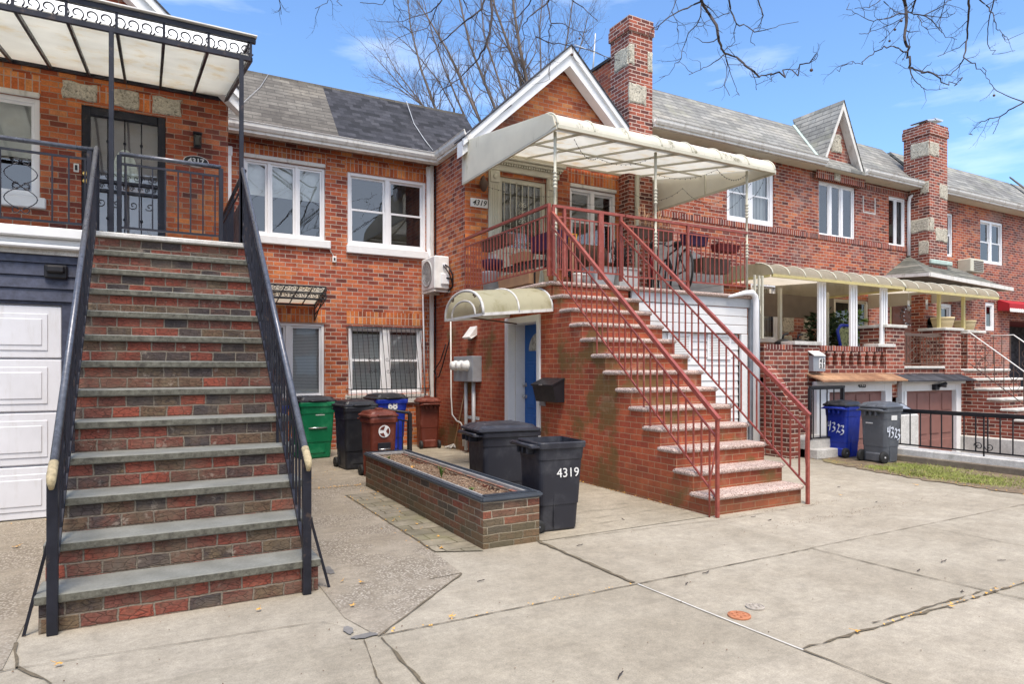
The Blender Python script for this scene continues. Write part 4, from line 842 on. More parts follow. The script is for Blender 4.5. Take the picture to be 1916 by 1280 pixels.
# red rails
def red_rail(x, xt, lab):
    t = thing('stair_railing', lab, 'railing', (x, 4.65, 0), 'red railings of the right stairs')
    ya, yb = 4.65, 7.60; za, zb = 0.97, 3.58; s = (zb-za)/(yb-ya); X = lambda y: x+(xt-x)*(y-ya)/(yb-ya); top = lambda y: za+s*(y-ya)
    m = MB(); m.bar((X(ya), ya-0.02, top(ya-0.02)), (X(yb), yb, zb), 0.045, 0.04); m.build('handrail', M['rail'], t)
    m = MB(); m.bar((X(ya), ya, top(ya)-0.20), (X(yb), yb, zb-0.19), 0.018, 0.018); m.bar((X(ya), ya+0.02, 0.20), (X(yb), yb, 2.80), 0.018, 0.018); m.build('rail', M['rail'], t)
    m = MB(); m.cbox(x-0.017, x+0.017, ya-0.017, ya+0.017, 0, za-0.02, 0.003); m.build('post', M['rail'], t)
    sg = -1 if x < 5.5 else 1
    m = MB(); m.tube([(x+sg*0.055, ya+0.05, 0), (x+sg*0.055, ya+0.05, 0.33), (x+sg*0.02, ya+0.04, 0.5), (x, ya+0.02, 0.72)], 0.010, 6); m.build('brace', M['rail'], t)
    bot = lambda y: 0.20+(2.80-0.20)*(y-ya)/(yb-ya)
    n = 27
    for i in range(n):
        y = ya+0.10+(yb-ya-0.14)*i/(n-1); b = MB(); z0 = bot(y)
        if i in (8, 9, 17): z0 = RY*(int((y-4.69)/TY)+1)
        b.bar((X(y), y, z0), (X(y), y, top(y)-0.195+ (0.17 if i % 9 == 4 else 0)), 0.0145, 0.0145, up=(0, 1, 0)); b.build('baluster', M['rail'], t)
    return t
red_rail(4.835, 4.80, 'red painted stair railing on the left side of the right staircase, beside the mailbox wall')
red_rail(6.165, 5.98, 'red painted stair railing on the right side of the right staircase')
flat_rail('terrace_railing', 'red side railing of the right terrace above the arched awning', 7.66, 10.46, 4.80, 2.72, 3.70, 26, 'rail', 'rail', axis='y', lo=0.12, mid=0.14, posts=(7.68,))
flat_rail('terrace_railing', 'red gate across the terrace front at the head of the right stairs', 4.83, 6.06, 7.63, 2.72, 3.68, 15, 'rail', 'rail', lo=0.10, mid=0.14, posts=(4.84, 5.02, 5.62, 5.66, 6.0))
flat_rail('terrace_railing', 'long red front railing of the right terrace before the bicycles', 6.08, 8.60, 7.63, 2.66, 3.68, 26, 'rail', 'rail', lo=0.14, mid=0.14, posts=(7.3,))
# cream canopy posts (turned)
def post(parent, x, y, z0, z1, mat='cream'):
    prof = [(0.022, z0)]; z = z0+0.12
    def rings(zc):
        o = []
        for k in range(5):
            o += [(0.019, zc+k*0.05), (0.030, zc+k*0.05+0.010), (0.030, zc+k*0.05+0.024), (0.019, zc+k*0.05+0.034)]
        return o
    for f in (0.30, 0.62): prof += rings(z0+(z1-z0)*f)
    prof += [(0.022, z1)]; m = MB(); m.lathe(prof, (x, y, 0), 10); m.build('post', M[mat], parent)
CR = thing('canopy', 'large cream metal canopy over the right terrace, stained along its curved front edge', 'canopy', (6.9, 9, 4.7))
for x in (4.87, 6.655, 8.60): post(CR, x, 7.63, 2.66, 4.70)
m = MB(); xa, xb = 4.78, 9.05; yf = 7.62
for x, s in ((xa, -1), (xb, 1)):
    m.prism([(x, 10.46, 4.68), (x, yf, 4.69), (x, yf-0.16, 4.72), (x, yf-0.10, 4.86), (x, yf+0.05, 4.95), (x, 10.46, 5.40)], (0.02*s, 0, 0))
m.build('side_panel', M['fabric'], CR)
m = MB(); n = 12; R = []
for k in range(n+1):
    a = pi/2*k/n; R.append((yf+0.16-0.34*sin(a), 4.72+0.24*cos(a)))
R = [(yf+0.30, 4.97)]+R
m.loft([[(x, yy, zz) for yy, zz in R] for x in [xa+(xb-xa)*i/12 for i in range(13)]], closed=False, smooth=True); m.build('front_edge', M['fabric2'], CR)
m = MB()
for x in [xa+0.01+(xb-xa-0.02)*i/7 for i in range(8)]: m.tube([(x, yy-0.004, zz+0.004) for yy, zz in R], 0.014, 6)
m.build('seam', M['cream'], CR)
m = MB(); m.bar((xa, yf-0.18, 4.70), (xb, yf-0.18, 4.70), 0.04, 0.045); m.bar((xa, yf-0.18, 4.68), (xa, 10.46, 4.665), 0.035, 0.035); m.bar((xb, yf-0.18, 4.68), (xb, 10.46, 4.665), 0.035, 0.035); m.bar((xa, 9.1, 5.06), (xb, 9.1, 5.06), 0.03, 0.03); m.bar((xa, 10.43, 5.30), (xb, 10.43, 5.30), 0.035, 0.04); m.bar((xb, 9.0, 4.69), (xb, 9.0, 5.1), 0.03, 0.03, up=(0, 1, 0))
m.bar((xa, 7.63, 4.76), (xb, 7.63, 4.76), 0.03, 0.03)
for i in range(1, 7):
    x = xa+(xb-xa)*i/7; m.bar((x, yf-0.16, 4.745), (x, 10.42, 5.29), 0.026, 0.03)
m.build('frame', M['cream'], CR)
m = MB(); m.prism([(xa+0.02, yf-0.14, 4.775), (xa+0.02, 10.44, 5.325), (xa+0.02, 10.44, 5.32), (xa+0.02, yf-0.14, 4.77)], (xb-xa-0.04, 0, 0)); m.build('roof_panel', M['panel'], CR)
# the far support pipe of the canopy against the wall
MB().cbox(8.32, 8.40, 10.09, 10.15, 2.66, 5.24, 0.006).build('post', M['cream'], CR)
# string lights under it
sl = thing('string_light', 'thin wire with tiny bulbs looped under the cream canopy', 'string lights', (8, 8.5, 4.6))
m = MB(); q = MB(); rg = random.Random(5)
def wire(pts, sag):
    for (a, c) in zip(pts[:-1], pts[1:]):
        a = Vector(a); c = Vector(c); P = [a.lerp(c, i/12)+Vector((0, 0, -sag*4*(i/12)*(1-i/12))) for i in range(13)]; m.tube(P, 0.0028, 3)
        for i in range(13): q.lathe([(0.001, -0.02), (0.006, -0.012), (0.006, 0.0), (0.002, 0.004)], P[i], 4)
wire([(5.2, 7.65, 4.66), (6.0, 8.2, 4.68), (6.66, 7.65, 4.66), (7.3, 8.4, 4.68), (8.0, 7.7, 4.66), (8.6, 7.66, 4.64)], 0.12)
wire([(7.0, 9.0, 4.68), (8.3, 8.8, 4.66), (9.0, 8.2, 4.62), (9.0, 7.6, 4.66)], 0.28); wire([(8.3, 10.1, 4.6), (9.0, 9.1, 4.62), (9.0, 7.9, 4.62)], 0.35); wire([(5.2, 10.38, 4.66), (6.6, 10.38, 4.66), (8.0, 10.38, 4.66)], 0.05)
m.build('wire', M['black'], sl); q.build('bulbs', M['black'], sl)['kind'] = 'stuff'
# left canopy: iron frame, scroll frieze, translucent panels
CL = thing('canopy', 'iron framed canopy with scroll frieze and pale translucent panels over the left landing', 'canopy', (-1, 9, 4.8))
xa, xb = -3.4, 0.97; yf = 7.7
m = MB(); m.bar((xa, yf, 5.045), (xb+0.05, yf, 5.045), 0.05, 0.05); m.bar((xa, yf, 4.84), (xb, yf, 4.84), 0.04, 0.05); m.bar((xa, 10.46, 5.385), (xb, 10.46, 5.385), 0.04, 0.05)
m.bar((xb, yf, 4.84), (xb, 10.46, 5.36), 0.04, 0.04); m.bar((xb, yf, 5.045), (xb, 10.46, 5.56), 0.04, 0.05)
xs = [xb-0.42*k for k in range(0, 11)]
for x in xs: m.bar((x, yf, 4.86), (x, yf, 5.03), 0.025, 0.03)
for x in xs[1:]: m.bar((x, yf, 4.865), (x, 10.46, 5.385), 0.030, 0.045)
m.build('frame', M['iron'], CL)
m = MB(); m.bar((xa, yf-0.02, 5.085), (xb+0.06, yf-0.02, 5.085), 0.09, 0.012); m.build('roof_edge', M['sign'], CL)
m = MB(); m.prism([(xa, yf+0.02, 5.05), (xa, 10.46, 5.57), (xa, 10.46, 5.565), (xa, yf+0.02, 5.045)], (xb-xa, 0, 0)); m.build('roof_sheet', M['panel2'], CL)
m = MB(); m.prism([(xa, yf+0.02, 4.895), (xa, 10.46, 5.415), (xa, 10.46, 5.41), (xa, yf+0.02, 4.89)], (xb-xa-0.01, 0, 0)); m.build('panel', M['panel'], CL)
m = MB(); x = xb-0.03
while x > -1.9:
    m.tube([(x+0.062*cos(a)*k_-0.03, yf, 4.935+0.062*sin(a)*k_) for a, k_ in [(-0.9+5.6*i/14, 1-0.70*i/14) for i in range(15)]]+[], 0.008, 4); m.tube([(x-0.03+0.062*cos(-0.9), yf, 4.935+0.062*sin(-0.9)), (x+0.03, yf, 4.868), (x+0.055, yf, 4.90)], 0.008, 4); x -= 0.118
y = yf+0.07
while y < 10.4:
    z = 4.84+0.19*(y-yf)*0.98
    m.tube([(xb, y-0.05+0.12*t, z+0.03+0.13*sin(pi*t)**0.8) for t in [i/8 for i in range(9)]], 0.007, 4); m.tube(spiral((xb, y+0.03, z+0.08), 0.038, 1.25, -pi*0.3, (0, 1, 0), (0, 0, 1), 12), 0.007, 4); y += 0.128
m.build('scrollwork', M['iron'], CL)
for x in (-0.335, 0.875): MB().cbox(x-0.022, x+0.022, 7.68, 7.724, 2.81, 4.82, 0.003).build('post', M['iron'], CL)
# small scroll awning over the left basement window
AW = thing('awning', 'small black wrought iron awning with scrolls over the left basement window', 'awning', (2.0, 11.6, 2.7))
m = MB(); a0, a1 = 1.25, 2.56; yo = 11.05
m.bar((a0, yo, 2.80), (a1, yo, 2.80), 0.02, 0.025); m.bar((a0, yo, 2.70), (a1, yo, 2.70), 0.016, 0.02); m.bar((a0, yo, 2.60), (a1, yo, 2.60), 0.016, 0.02); m.bar((a1, yo, 2.60), (a1, Y2, 2.40), 0.014, 0.018); m.bar((a1, yo, 2.80), (a1, Y2, 2.60), 0.014, 0.018); m.bar((a1, yo, 2.60), (a1, yo, 2.80), 0.014)
for x in (a0, a1): m.bar((x, yo+0.3, 2.60), (x, Y2-0.02, 2.30), 0.014, 0.016); m.bar((x, Y2-0.02, 2.30), (x, Y2-0.02, 2.60), 0.014, 0.016)
x = a0+0.05
while x < a1: m.tube(spiral((x, yo, 2.75), 0.042, 1.2, 0, (1, 0, 0), (0, 0, 1), 10), 0.006, 4); m.tube(spiral((x, yo, 2.65), 0.042, 1.2, 2, (1, 0, 0), (0, 0, 1), 10), 0.006, 4); x += 0.09
for x in (a0+0.1, a0+0.45, a0+0.8, a1-0.05): m.tube(spiral((x, yo+0.1, 2.63), 0.07, 1.4, 0, (1, 0, 0), (0, 0, 1), 16), 0.006, 4)
for q_ in range(9): m.tube(spiral((a1, yo+0.05+q_*0.09, 2.69-q_*0.020), 0.055, 1.3, 0, (0, 1, 0), (0, 0, 1), 12), 0.005, 4)
m.tube(spiral((a1, yo+0.22, 2.60), 0.10, 1.4, 0, (0, 1, 0), (0, 0, 1), 16), 0.007, 4)
m.build('frame', M['black'], AW)
m = MB(); m.prism([(a0, yo, 2.80), (a0, Y2-0.02, 2.60), (a0, Y2-0.02, 2.595), (a0, yo, 2.795)], (a1-a0, 0, 0)); m.build('panel', M['panel'], AW)
m = MB()
for x in [a0+(a1-a0)*i/6 for i in range(7)]: m.bar((x, yo, 2.775), (x, Y2-0.02, 2.575), 0.014, 0.016)
for f in (0.33, 0.66): m.bar((a0, yo+(Y2-yo)*f, 2.775-0.2*f), (a1, yo+(Y2-yo)*f, 2.775-0.2*f), 0.014, 0.016)
m.bar((a0, Y2-0.03, 2.57), (a1, Y2-0.03, 2.57), 0.02, 0.03); m.build('rib', M['black'], AW)
# window guard
WG = thing('window_guard', 'black barred guard with scrolls bulging before the lower right basement window', 'window guard', (3.9, 11.9, 1.6))
m = MB(); x0, x1 = 3.13, 4.62
yb_ = lambda z: 11.90-0.32*max(0, min(1, (2.2-z)/1.2))
for i in range(17):
    x = x0+(x1-x0)*i/16; m.tube([(x, 11.90, 2.22), (x, yb_(1.0), 1.0), (x, yb_(1.0)+0.02, 0.90)], 0.0065, 4)
for z in (2.2, 1.08, 0.92): m.bar((x0, yb_(z), z), (x1, yb_(z), z), 0.012, 0.016)
for x in (x0, x1): m.bar((x, yb_(1.08), 1.08), (x, 11.92, 1.08), 0.012, 0.014); m.bar((x, yb_(0.92), 0.92), (x, 11.92, 0.92), 0.012, 0.014)
for x in (x0+0.42, x0+0.75, x0+1.12):
    for sg in (-1, 1):
        for zc in (1.62, 1.40): m.tube(spiral((x+sg*0.045, yb_(zc)-0.01, zc), 0.042, 1.2*sg, 0, (1, 0, 0), (0, 0, 1), 12), 0.005, 4)
m.build('bars', M['black'], WG)
# arched awning over the blue door
AA = thing('awning', 'arched yellowed awning with a white frame over the blue door', 'awning', (4.3, 8.2, 2.2))
def arch(x, r=1.0, n=18, yc=8.22, w=0.62, zb=2.15, h=0.36, dz=0.0): return [(x, yc-w*r*cos(pi*i/n), zb+dz+h*r*sin(pi*i/n)**0.85) for i in range(n+1)]
xo, xw = 3.76, 4.81
m = MB(); m.loft([arch(xo), arch((xo+xw)/2, dz=0.05), arch(xw, dz=0.10)], closed=False, smooth=True); m.build('panel', M['poly'], AA)
m = MB(); m.tube(arch(xo), 0.020, 6); m.tube(arch(xo-0.002, 0.62), 0.015, 6); m.tube(arch((xo+xw)/2, 1.01, dz=0.05), 0.014, 6); m.tube(arch(xw, dz=0.10), 0.016, 6)
m.bar((xo, 7.59, 2.15), (xo, 8.85, 2.15), 0.03, 0.035); m.bar((xo, 7.60, 2.15), (xw, 7.60, 2.25), 0.03, 0.04); m.bar((xo, 8.84, 2.15), (xw, 8.84, 2.25), 0.03, 0.04); m.build('frame', M['whiteD'], AA)
m = MB()
for yc in (7.86, 8.58): m.tube(spiral((xo, yc, 2.15+0.27), 0.05, 1.3, 0, (0, 1, 0), (0, 0, 1), 12), 0.008, 4)
m.bar((xo+0.02, 8.2, 2.16), (xw, 8.6, 2.12), 0.02, 0.02); m.build('scrollwork', M['brnrail'], AA)

# ================================================================== FITTINGS ON THE WALLS
t = thing('electric_meter', 'grey steel box with three glass meters on the red side wall', 'electric meter', (4.8, 10.3, 1.4))
m = MB(); m.cbox(4.66, 4.83, 9.82, 10.60, 1.23, 1.66, 0.008); m.build('box', M['steel'], t)
for k in range(3):
    y_ = 10.02+0.23*k; m = MB(); m.lathe([(0.09, 0), (0.09, -0.03), (0.08, -0.035), (0.075, -0.10), (0.03, -0.115), (0.001, -0.115)], (4.665, y_, 1.50), 18, axis='x'); m.build('meter', M['sign'], t)
m = MB()
for y_ in (9.97, 10.27): m.tube([(4.75, y_, 0.05), (4.75, y_, 1.24)], 0.032, 10)
for z in (0.62,): m.bar((4.79, 9.85, z), (4.79, 10.4, z), 0.02, 0.05)
m.build('conduit', M['concgrey'], t)
t = thing('mailbox', 'black slant topped metal mailbox on the brick right of the blue door', 'mailbox', (4.7, 7.6, 1.1))
m = MB(); m.prism([(4.825, 7.33, 1.00), (4.70, 7.33, 1.00), (4.64, 7.33, 1.22), (4.825, 7.33, 1.30)], (0, 0.53, 0)); m.build('box', M['black'], t)
m = MB(); m.prism([(4.825, 7.32, 1.305), (4.62, 7.32, 1.215), (4.62, 7.32, 1.235), (4.825, 7.32, 1.325)], (0, 0.55, 0)); m.build('lid', M['black'], t); MB().cbox(4.60, 4.615, 7.55, 7.62, 1.225, 1.24, 0.002).build('latch', M['chrome'], t)
t = MB(); t.cbox(4.80, 4.828, 7.80, 7.935, 0.93, 1.06, 0.004); k = t.build('intercom', M['steel']); tag(k, 'small grey plate under the black mailbox by the blue door frame', 'intercom')
t = thing('floodlight', 'white hooded floodlight on the side wall under the arched awning', 'light', (4.8, 10.1, 2.0))
m = MB(); m.prism([(4.83, 10.0, 2.17), (4.66, 9.95, 1.98), (4.70, 9.95, 1.95), (4.83, 10.0, 2.02)], (0, 0.28, 0)); m.build('hood', M['sign'], t); MB().lathe([(0.001, 0), (0.04, 0), (0.055, 0.06), (0.001, 0.06)], (4.76, 10.12, 1.93), 12).build('lamp', M['brnrail'], t)
t = thing('pipe', 'thin white cable pipe bending down the red side wall past the meters', 'pipe', (4.8, 11, 1))
m = MB(); m.tube([(4.79, 11.02, 2.38), (4.79, 11.0, 0.95), (4.79, 10.95, 0.62), (4.79, 10.75, 0.52), (4.79, 10.58, 0.50), (4.79, 10.50, 0.44), (4.79, 10.47, 0.1)], 0.014, 6); m.build('tube', M['whiteD'], t)
t = thing('cable', 'black cable looping down the corner by the downspout', 'cable', (4.8, 11.4, 1.5))
m = MB(); m.tube([(4.80, 11.05, 2.02), (4.79, 11.2, 1.80), (4.79, 11.4, 1.50), (4.80, 11.6, 1.30), (4.80, 11.72, 1.28), (4.81, 11.78, 1.35), (4.77, 11.78, 1.40), (4.79, 11.5, 1.6), (4.79, 11.25, 1.9)], 0.012, 5); m.build('wire', M['black'], t)
t = thing('downspout', 'white downspout in the inner corner of the centre house', 'downspout', (4.76, 11.85, 2))
m = MB(); m.cbox(4.72, 4.79, 11.82, 11.89, 0.55, 5.36, 0.01); m.bar((4.69, 11.84, 0.6), (4.81, 11.84, 0.6), 0.02, 0.03); m.build('pipe', M['whiteD'], t)
m = MB(); m.cbox(4.815, 4.83, 11.80, 11.83, 0.3, 5.3, 0.003); m.build('strap', M['black'], t)
t = thing('line_cover', 'white plastic line cover running down from the upper window to the air conditioner', 'conduit', (4.68, 11.88, 4.4))
m = MB(); m.cbox(4.665, 4.735, 11.86, 11.915, 3.72, 5.18, 0.012); m.cbox(4.655, 4.745, 11.85, 11.916, 5.14, 5.34, 0.015); m.tube([(4.70, 11.88, 3.74), (4.73, 11.86, 3.60), (4.76, 11.80, 3.48)], 0.034, 8); m.build('duct', M['vinyl'], t)
t = thing('pipe', 'pair of thin white pipes below the air conditioner', 'pipe', (4.63, 11.9, 2))
m = MB(); m.tube([(4.62, 11.87, 0.85), (4.60, 11.87, 2.0), (4.58, 11.87, 3.02)], 0.016, 6); m.bar((4.58, 11.87, 2.93), (4.78, 11.87, 2.95), 0.02, 0.02); m.build('tube', M['vinyl'], t)
t = thing('line_cover', 'white plastic line cover beside the upper left window behind the iron post', 'conduit', (1.2, 11.88, 4.4))
m = MB(); m.cbox(1.125, 1.195, 11.86, 11.915, 3.3, 5.02, 0.012); m.cbox(1.11, 1.21, 11.85, 11.916, 5.0, 5.16, 0.015); m.build('duct', M['vinyl'], t)
t = thing('air_conditioner', 'white outdoor air conditioner hung on brackets in the inner corner', 'air conditioner', (4.6, 11.5, 3.2))
m = MB(); m.cbox(4.50, 4.79, 11.08, 11.74, 2.90, 3.50, 0.02); m.build('casing', M['sign'], t)
m = MB(); m.lathe([(0.245, 0.0), (0.245, -0.014), (0.225, -0.018), (0.22, -0.006), (0.001, -0.006)], (4.50, 11.44, 3.20), 28, axis='x')
for r in (0.06, 0.11, 0.16): m.tube([(4.485, 11.44+r*cos(a), 3.20+r*sin(a)) for a in [2*pi*i/20 for i in range(21)]], 0.004, 4)
for a in range(12): m.bar((4.487, 11.44, 3.20), (4.487, 11.44+0.22*cos(a*pi/6), 3.20+0.22*sin(a*pi/6)), 0.005, 0.005)
m.build('fan_grille', plain('fan_grille', (0.40, 0.40, 0.39), 0.5), t)
m = MB()
for y_ in (11.16, 11.66): m.bar((4.50, y_, 2.87), (4.83, y_, 2.87), 0.04, 0.04)
m.bar((4.52, 11.10, 2.87), (4.52, 11.74, 2.87), 0.035, 0.03); m.build('bracket', M['whiteD'], t)
m = MB(); m.cbox(4.62, 4.78, 11.045, 11.085, 2.98, 3.18, 0.012); m.cbox(4.66, 4.74, 11.06, 11.085, 3.30, 3.36, 0.006); m.build('service_cover', M['vinyl'], t)
m = MB(); m.tube([(4.70, 11.06, 3.34), (4.74, 10.98, 3.28), (4.80, 10.95, 3.15), (4.82, 11.0, 2.95), (4.79, 11.2, 2.84)], 0.014, 6); m.tube([(4.72, 11.06, 3.10), (4.79, 10.99, 3.08), (4.83, 11.02, 2.98)], 0.018, 6); m.tube([(4.66, 11.06, 3.33), (4.72, 11.0, 3.22), (4.80, 10.97, 3.05)], 0.010, 5); m.build('hose', M['black'], t)
t = thing('number_plaque', 'white rectangular sign reading 4319 at the corner of the gable wall', 'house number', (5.1, 10.48, 4.38))
MB().cbox(4.93, 5.265, 10.465, 10.489, 4.30, 4.455, 0.004).build('plate', M['sign'], t); text('4319', 0.135, (5.095, 10.462, 4.375), FRONT, M['ink'], t, shear=0.3, bold=0.002)
t = thing('wall_lantern', 'dark scrolled lantern under the cream canopy by the fluted door surround', 'lantern', (5.15, 10.4, 4.7))
m = MB(); m.lathe([(0.01, -0.16), (0.04, -0.14), (0.075, -0.05), (0.07, 0.02), (0.03, 0.06), (0.015, 0.12), (0.003, 0.13)], (5.14, 10.38, 4.72), 12); m.build('lantern_body', M['brnrail'], t); m = MB(); m.bar((5.14, 10.38, 4.84), (5.14, 10.49, 4.80), 0.02, 0.02); m.build('bracket', M['brnrail'], t)
t = thing('camera_box', 'tiny white cable box on the brick between the two upper windows', 'cable box', (2.9, 11.9, 3.4))
m = MB(); m.cbox(2.87, 2.94, 11.88, 11.92, 3.36, 3.47, 0.006); m.build('box', M['sign'], t); m = MB(); m.tube([(2.90, 11.905, 3.46), (2.84, 11.91, 3.56), (2.80, 11.91, 3.64)], 0.006, 4); m.build('wire', M['sign'], t); MB().cbox(2.89, 2.92, 11.872, 11.882, 3.39, 3.44, 0.003).build('button', M['ink'], t)
t = thing('roof_cable', 'pale cable lying down the dark shingles', 'cable', (4.7, 12, 6))
m = MB(); m.tube([(4.62, 12.9, 6.95), (4.60, 12.4, 6.32), (4.66, 12.0, 5.90), (4.74, 11.75, 5.62)], 0.008, 5); m.build('wire', M['concgrey'], t)
m = MB(); m.tube([(1.95, 13.0, 6.97), (1.75, 12.6, 6.54), (1.35, 12.0, 5.92), (1.25, 11.85, 5.76)], 0.004, 5); tag(m.build('roof_cable', M['concgrey']), 'thin pale wire lying across the light grey shingles', 'cable')
# downpipe at the right corner of the garage
t = thing('downspout', 'thick white downspout with a curved head at the right corner of the garage', 'downspout', (8.75, 7.55, 1.3))
m = MB(); m.tube([(8.1, 7.55, 2.60), (8.45, 7.53, 2.68), (8.60, 7.52, 2.69), (8.67, 7.52, 2.63), (8.69, 7.52, 2.52), (8.69, 7.52, 0.05)], [0.02, 0.04, 0.048, 0.048, 0.048, 0.048], 12); m.build('pipe', M['vinyl'], t)

# ================================================================== PLANTER
PL = thing('brick_planter', 'long low brick planter edged with ribbed black plastic, full of mulch', 'planter', (2.6, 6, 0))
px0, px1, py0, py1 = 2.34, 2.865, 4.735, 8.0
m = MB(); zt_ = 0.385
for (a, c, d, e) in ((px0, px0+0.10, py0, py1), (px1-0.10, px1, py0, py1), (px0+0.10, px1-0.10, py0+0.0, py0+0.10), (px0+0.10, px1-0.10, py1-0.1, py1)): m.box(a, c, d, e, -0.02, zt_)
m.build('brickwork', M['brickPl'], PL)
m = MB()
for k, (o, z) in enumerate(((0.006, 0.385), (0.012, 0.398), (0.004, 0.410))):
    for (p, q) in (((px0-o, py0-o), (px0-o, py1+o)), ((px1+o, py0-o), (px1+o, py1+o)), ((px0-o, py0-o), (px1+o, py0-o)), ((px0-o, py1+o), (px1+o, py1+o))): m.bar((*p, z), (*q, z), 0.02+0.01*(k == 1), 0.015)
for i in range(34):
    x = px0+0.03+i*(px1-px0-0.06)/33; m.bar((x, py0-0.01, 0.42), (x, py0+0.07, 0.42), 0.006, 0.012)
for (a, c, d, e) in ((px0, px0+0.045, py0, py1), (px1-0.045, px1, py0, py1), (px0+0.045, px1-0.045, py0, py0+0.05), (px0+0.045, px1-0.045, py1-0.05, py1)): m.box(a, c, d, e, 0.386, 0.404)
m.build('edging', M['edge'], PL)
m = MB()
for (a, c, d, e) in ((px0+0.05, px0+0.068, py0+0.06, py1-0.06), (px1-0.068, px1-0.05, py0+0.06, py1-0.06), (px0+0.068, px1-0.068, py1-0.08, py1-0.06)): m.cbox(a, c, d, e, 0.36, 0.412, 0.004)
m.build('timber_edge', M['edgeG'], PL)
m = MB(); nx, ny = 12, 70; rg = random.Random(2)
G = [[(px0+0.065+(px1-px0-0.13)*i/nx, py0+0.06+(py1-py0-0.12)*j/ny, 0.345+rg.uniform(-0.012, 0.014)+0.02*sin(j*0.3)) for i in range(nx+1)] for j in range(ny+1)]
for j in range(ny):
    for i in range(nx): m.poly([G[j][i], G[j][i+1], G[j+1][i+1], G[j+1][i]], True)
m.build('soil', M['soil'], PL)
m = MB()
for k in range(1100):
    x = rg.uniform(px0+0.075, px1-0.075); y = rg.uniform(py0+0.07, py1-0.07); r = rg.uniform(0.005, 0.012); a = rg.uniform(0, 6.28); z = 0.362+rg.uniform(0, 0.014)
    m.poly([(x+r*cos(a+2.1*i)*1.3, y+r*sin(a+2.1*i), z+rg.uniform(-.006, .006)) for i in range(3)])
q = m.build('mulch', plain('mulch_chips', (0.25, 0.165, 0.105), 0.9, var=0.5, vs=60), PL)
def plantlet(x, y, z, h, n, mat, lab, group=None, spread=0.5, wd=0.008, name='plant'):
    m = MB(); rg = random.Random(int(x*977+y*31))
    for i in range(n):
        a = rg.uniform(0, 2*pi); L_ = h*rg.uniform(0.5, 1); s = rg.uniform(0.1, spread); pts = []
        nrm = Vector((-sin(a), cos(a), 0))
        for t_ in (0, 0.35, 0.7, 1): pts.append((Vector((x+cos(a)*L_*s*t_*t_, y+sin(a)*L_*s*t_*t_, z+L_*t_*(1-0.25*s*t_))), wd*(1-t_)**0.6*(0.6+t_)))
        m.loft([[p-nrm*w_, p+nrm*w_] for p, w_ in pts], closed=False)
    o = m.build(name, M[mat]); tag(o, lab, 'plant', group); return o
plantlet(2.55, 6.10, 0.35, 0.16, 26, 'leaf', 'tallest green tuft in the middle of the brick planter')
plantlet(2.52, 7.65, 0.35, 0.07, 16, 'leaf', 'small bright green tuft at the far end of the planter', spread=1.0)
plantlet(2.50, 5.30, 0.35, 0.06, 18, 'leaf', 'low yellow green seedlings near the front of the planter', spread=1.2); plantlet(2.52, 4.92, 0.35, 0.06, 22, 'pot', 'dry straw tuft at the front edge of the planter', spread=1.0)
plantlet(2.50, 6.8, 0.35, 0.06, 14, 'fall', 'orange withered tuft by the left edge of the planter', spread=1.2)
# short iron fence between the bins and the walk
FE = flat_rail('low_fence', 'short sloping black iron fence before the blue recycling bin', 3.0, 3.02, 8.0, 0, 0.1, 0, 'black')
for c in list(FE.children): bpy.data.objects.remove(c)
m = MB(); A0 = Vector((2.62, 8.6, 0)); A1 = Vector((3.42, 8.35, 0))
A0 = at(672, 760, y=9.6); A1 = at(767, 773, y=8.9); 
m.tube([A0, A1], 0.022, 8); m.build('handrail', M['black'], FE)
m = MB(); m.bar(A0-Vector((0, 0, 0.12)), A1-Vector((0, 0, 0.12)), 0.014, 0.018); m.bar((A0.x, A0.y, 0.10), (A1.x, A1.y, 0.10), 0.014, 0.018); m.build('rail', M['black'], FE)
m = MB(); m.cbox(A1.x-0.025, A1.x+0.025, A1.y-0.025, A1.y+0.025, 0, A1.z, 0.003); m.build('post', M['black'], FE)
for i in range(11):
    p = A0.lerp(A1, (i+0.5)/11); b = MB(); b.bar((p.x, p.y, 0.10), (p.x, p.y, p.z-0.12), 0.012, 0.012, up=(0, 1, 0)); b.build('baluster', M['black'], FE)
# mop with white strands lying on the path
t = thing('mop', 'long handled mop leaning on the side wall, white strands on the path', 'mop', (4.4, 10.4, 0))
e = at(850, 838, z=0.02); m = MB(); m.tube([e+Vector((0, 0, 0.03)), Vector((4.79, 10.32, 1.25))], 0.012, 6); m.build('pole', M['wood'], t)
m = MB(); rg = random.Random(6)
for k in range(26):
    a = rg.uniform(0, 6.28); L_ = rg.uniform(0.10, 0.24); m.tube([(e.x+L_*u_*cos(a)*0.9, e.y+L_*u_*sin(a)*0.5, 0.05*(1-u_)+0.018+rg.uniform(0, 0.02)) for u_ in (0, .4, .7, 1)], 0.012, 5)
m.build('strands', plain('mop_strands', (0.45, 0.42, 0.38), 0.9, var=0.5, vs=20), t)
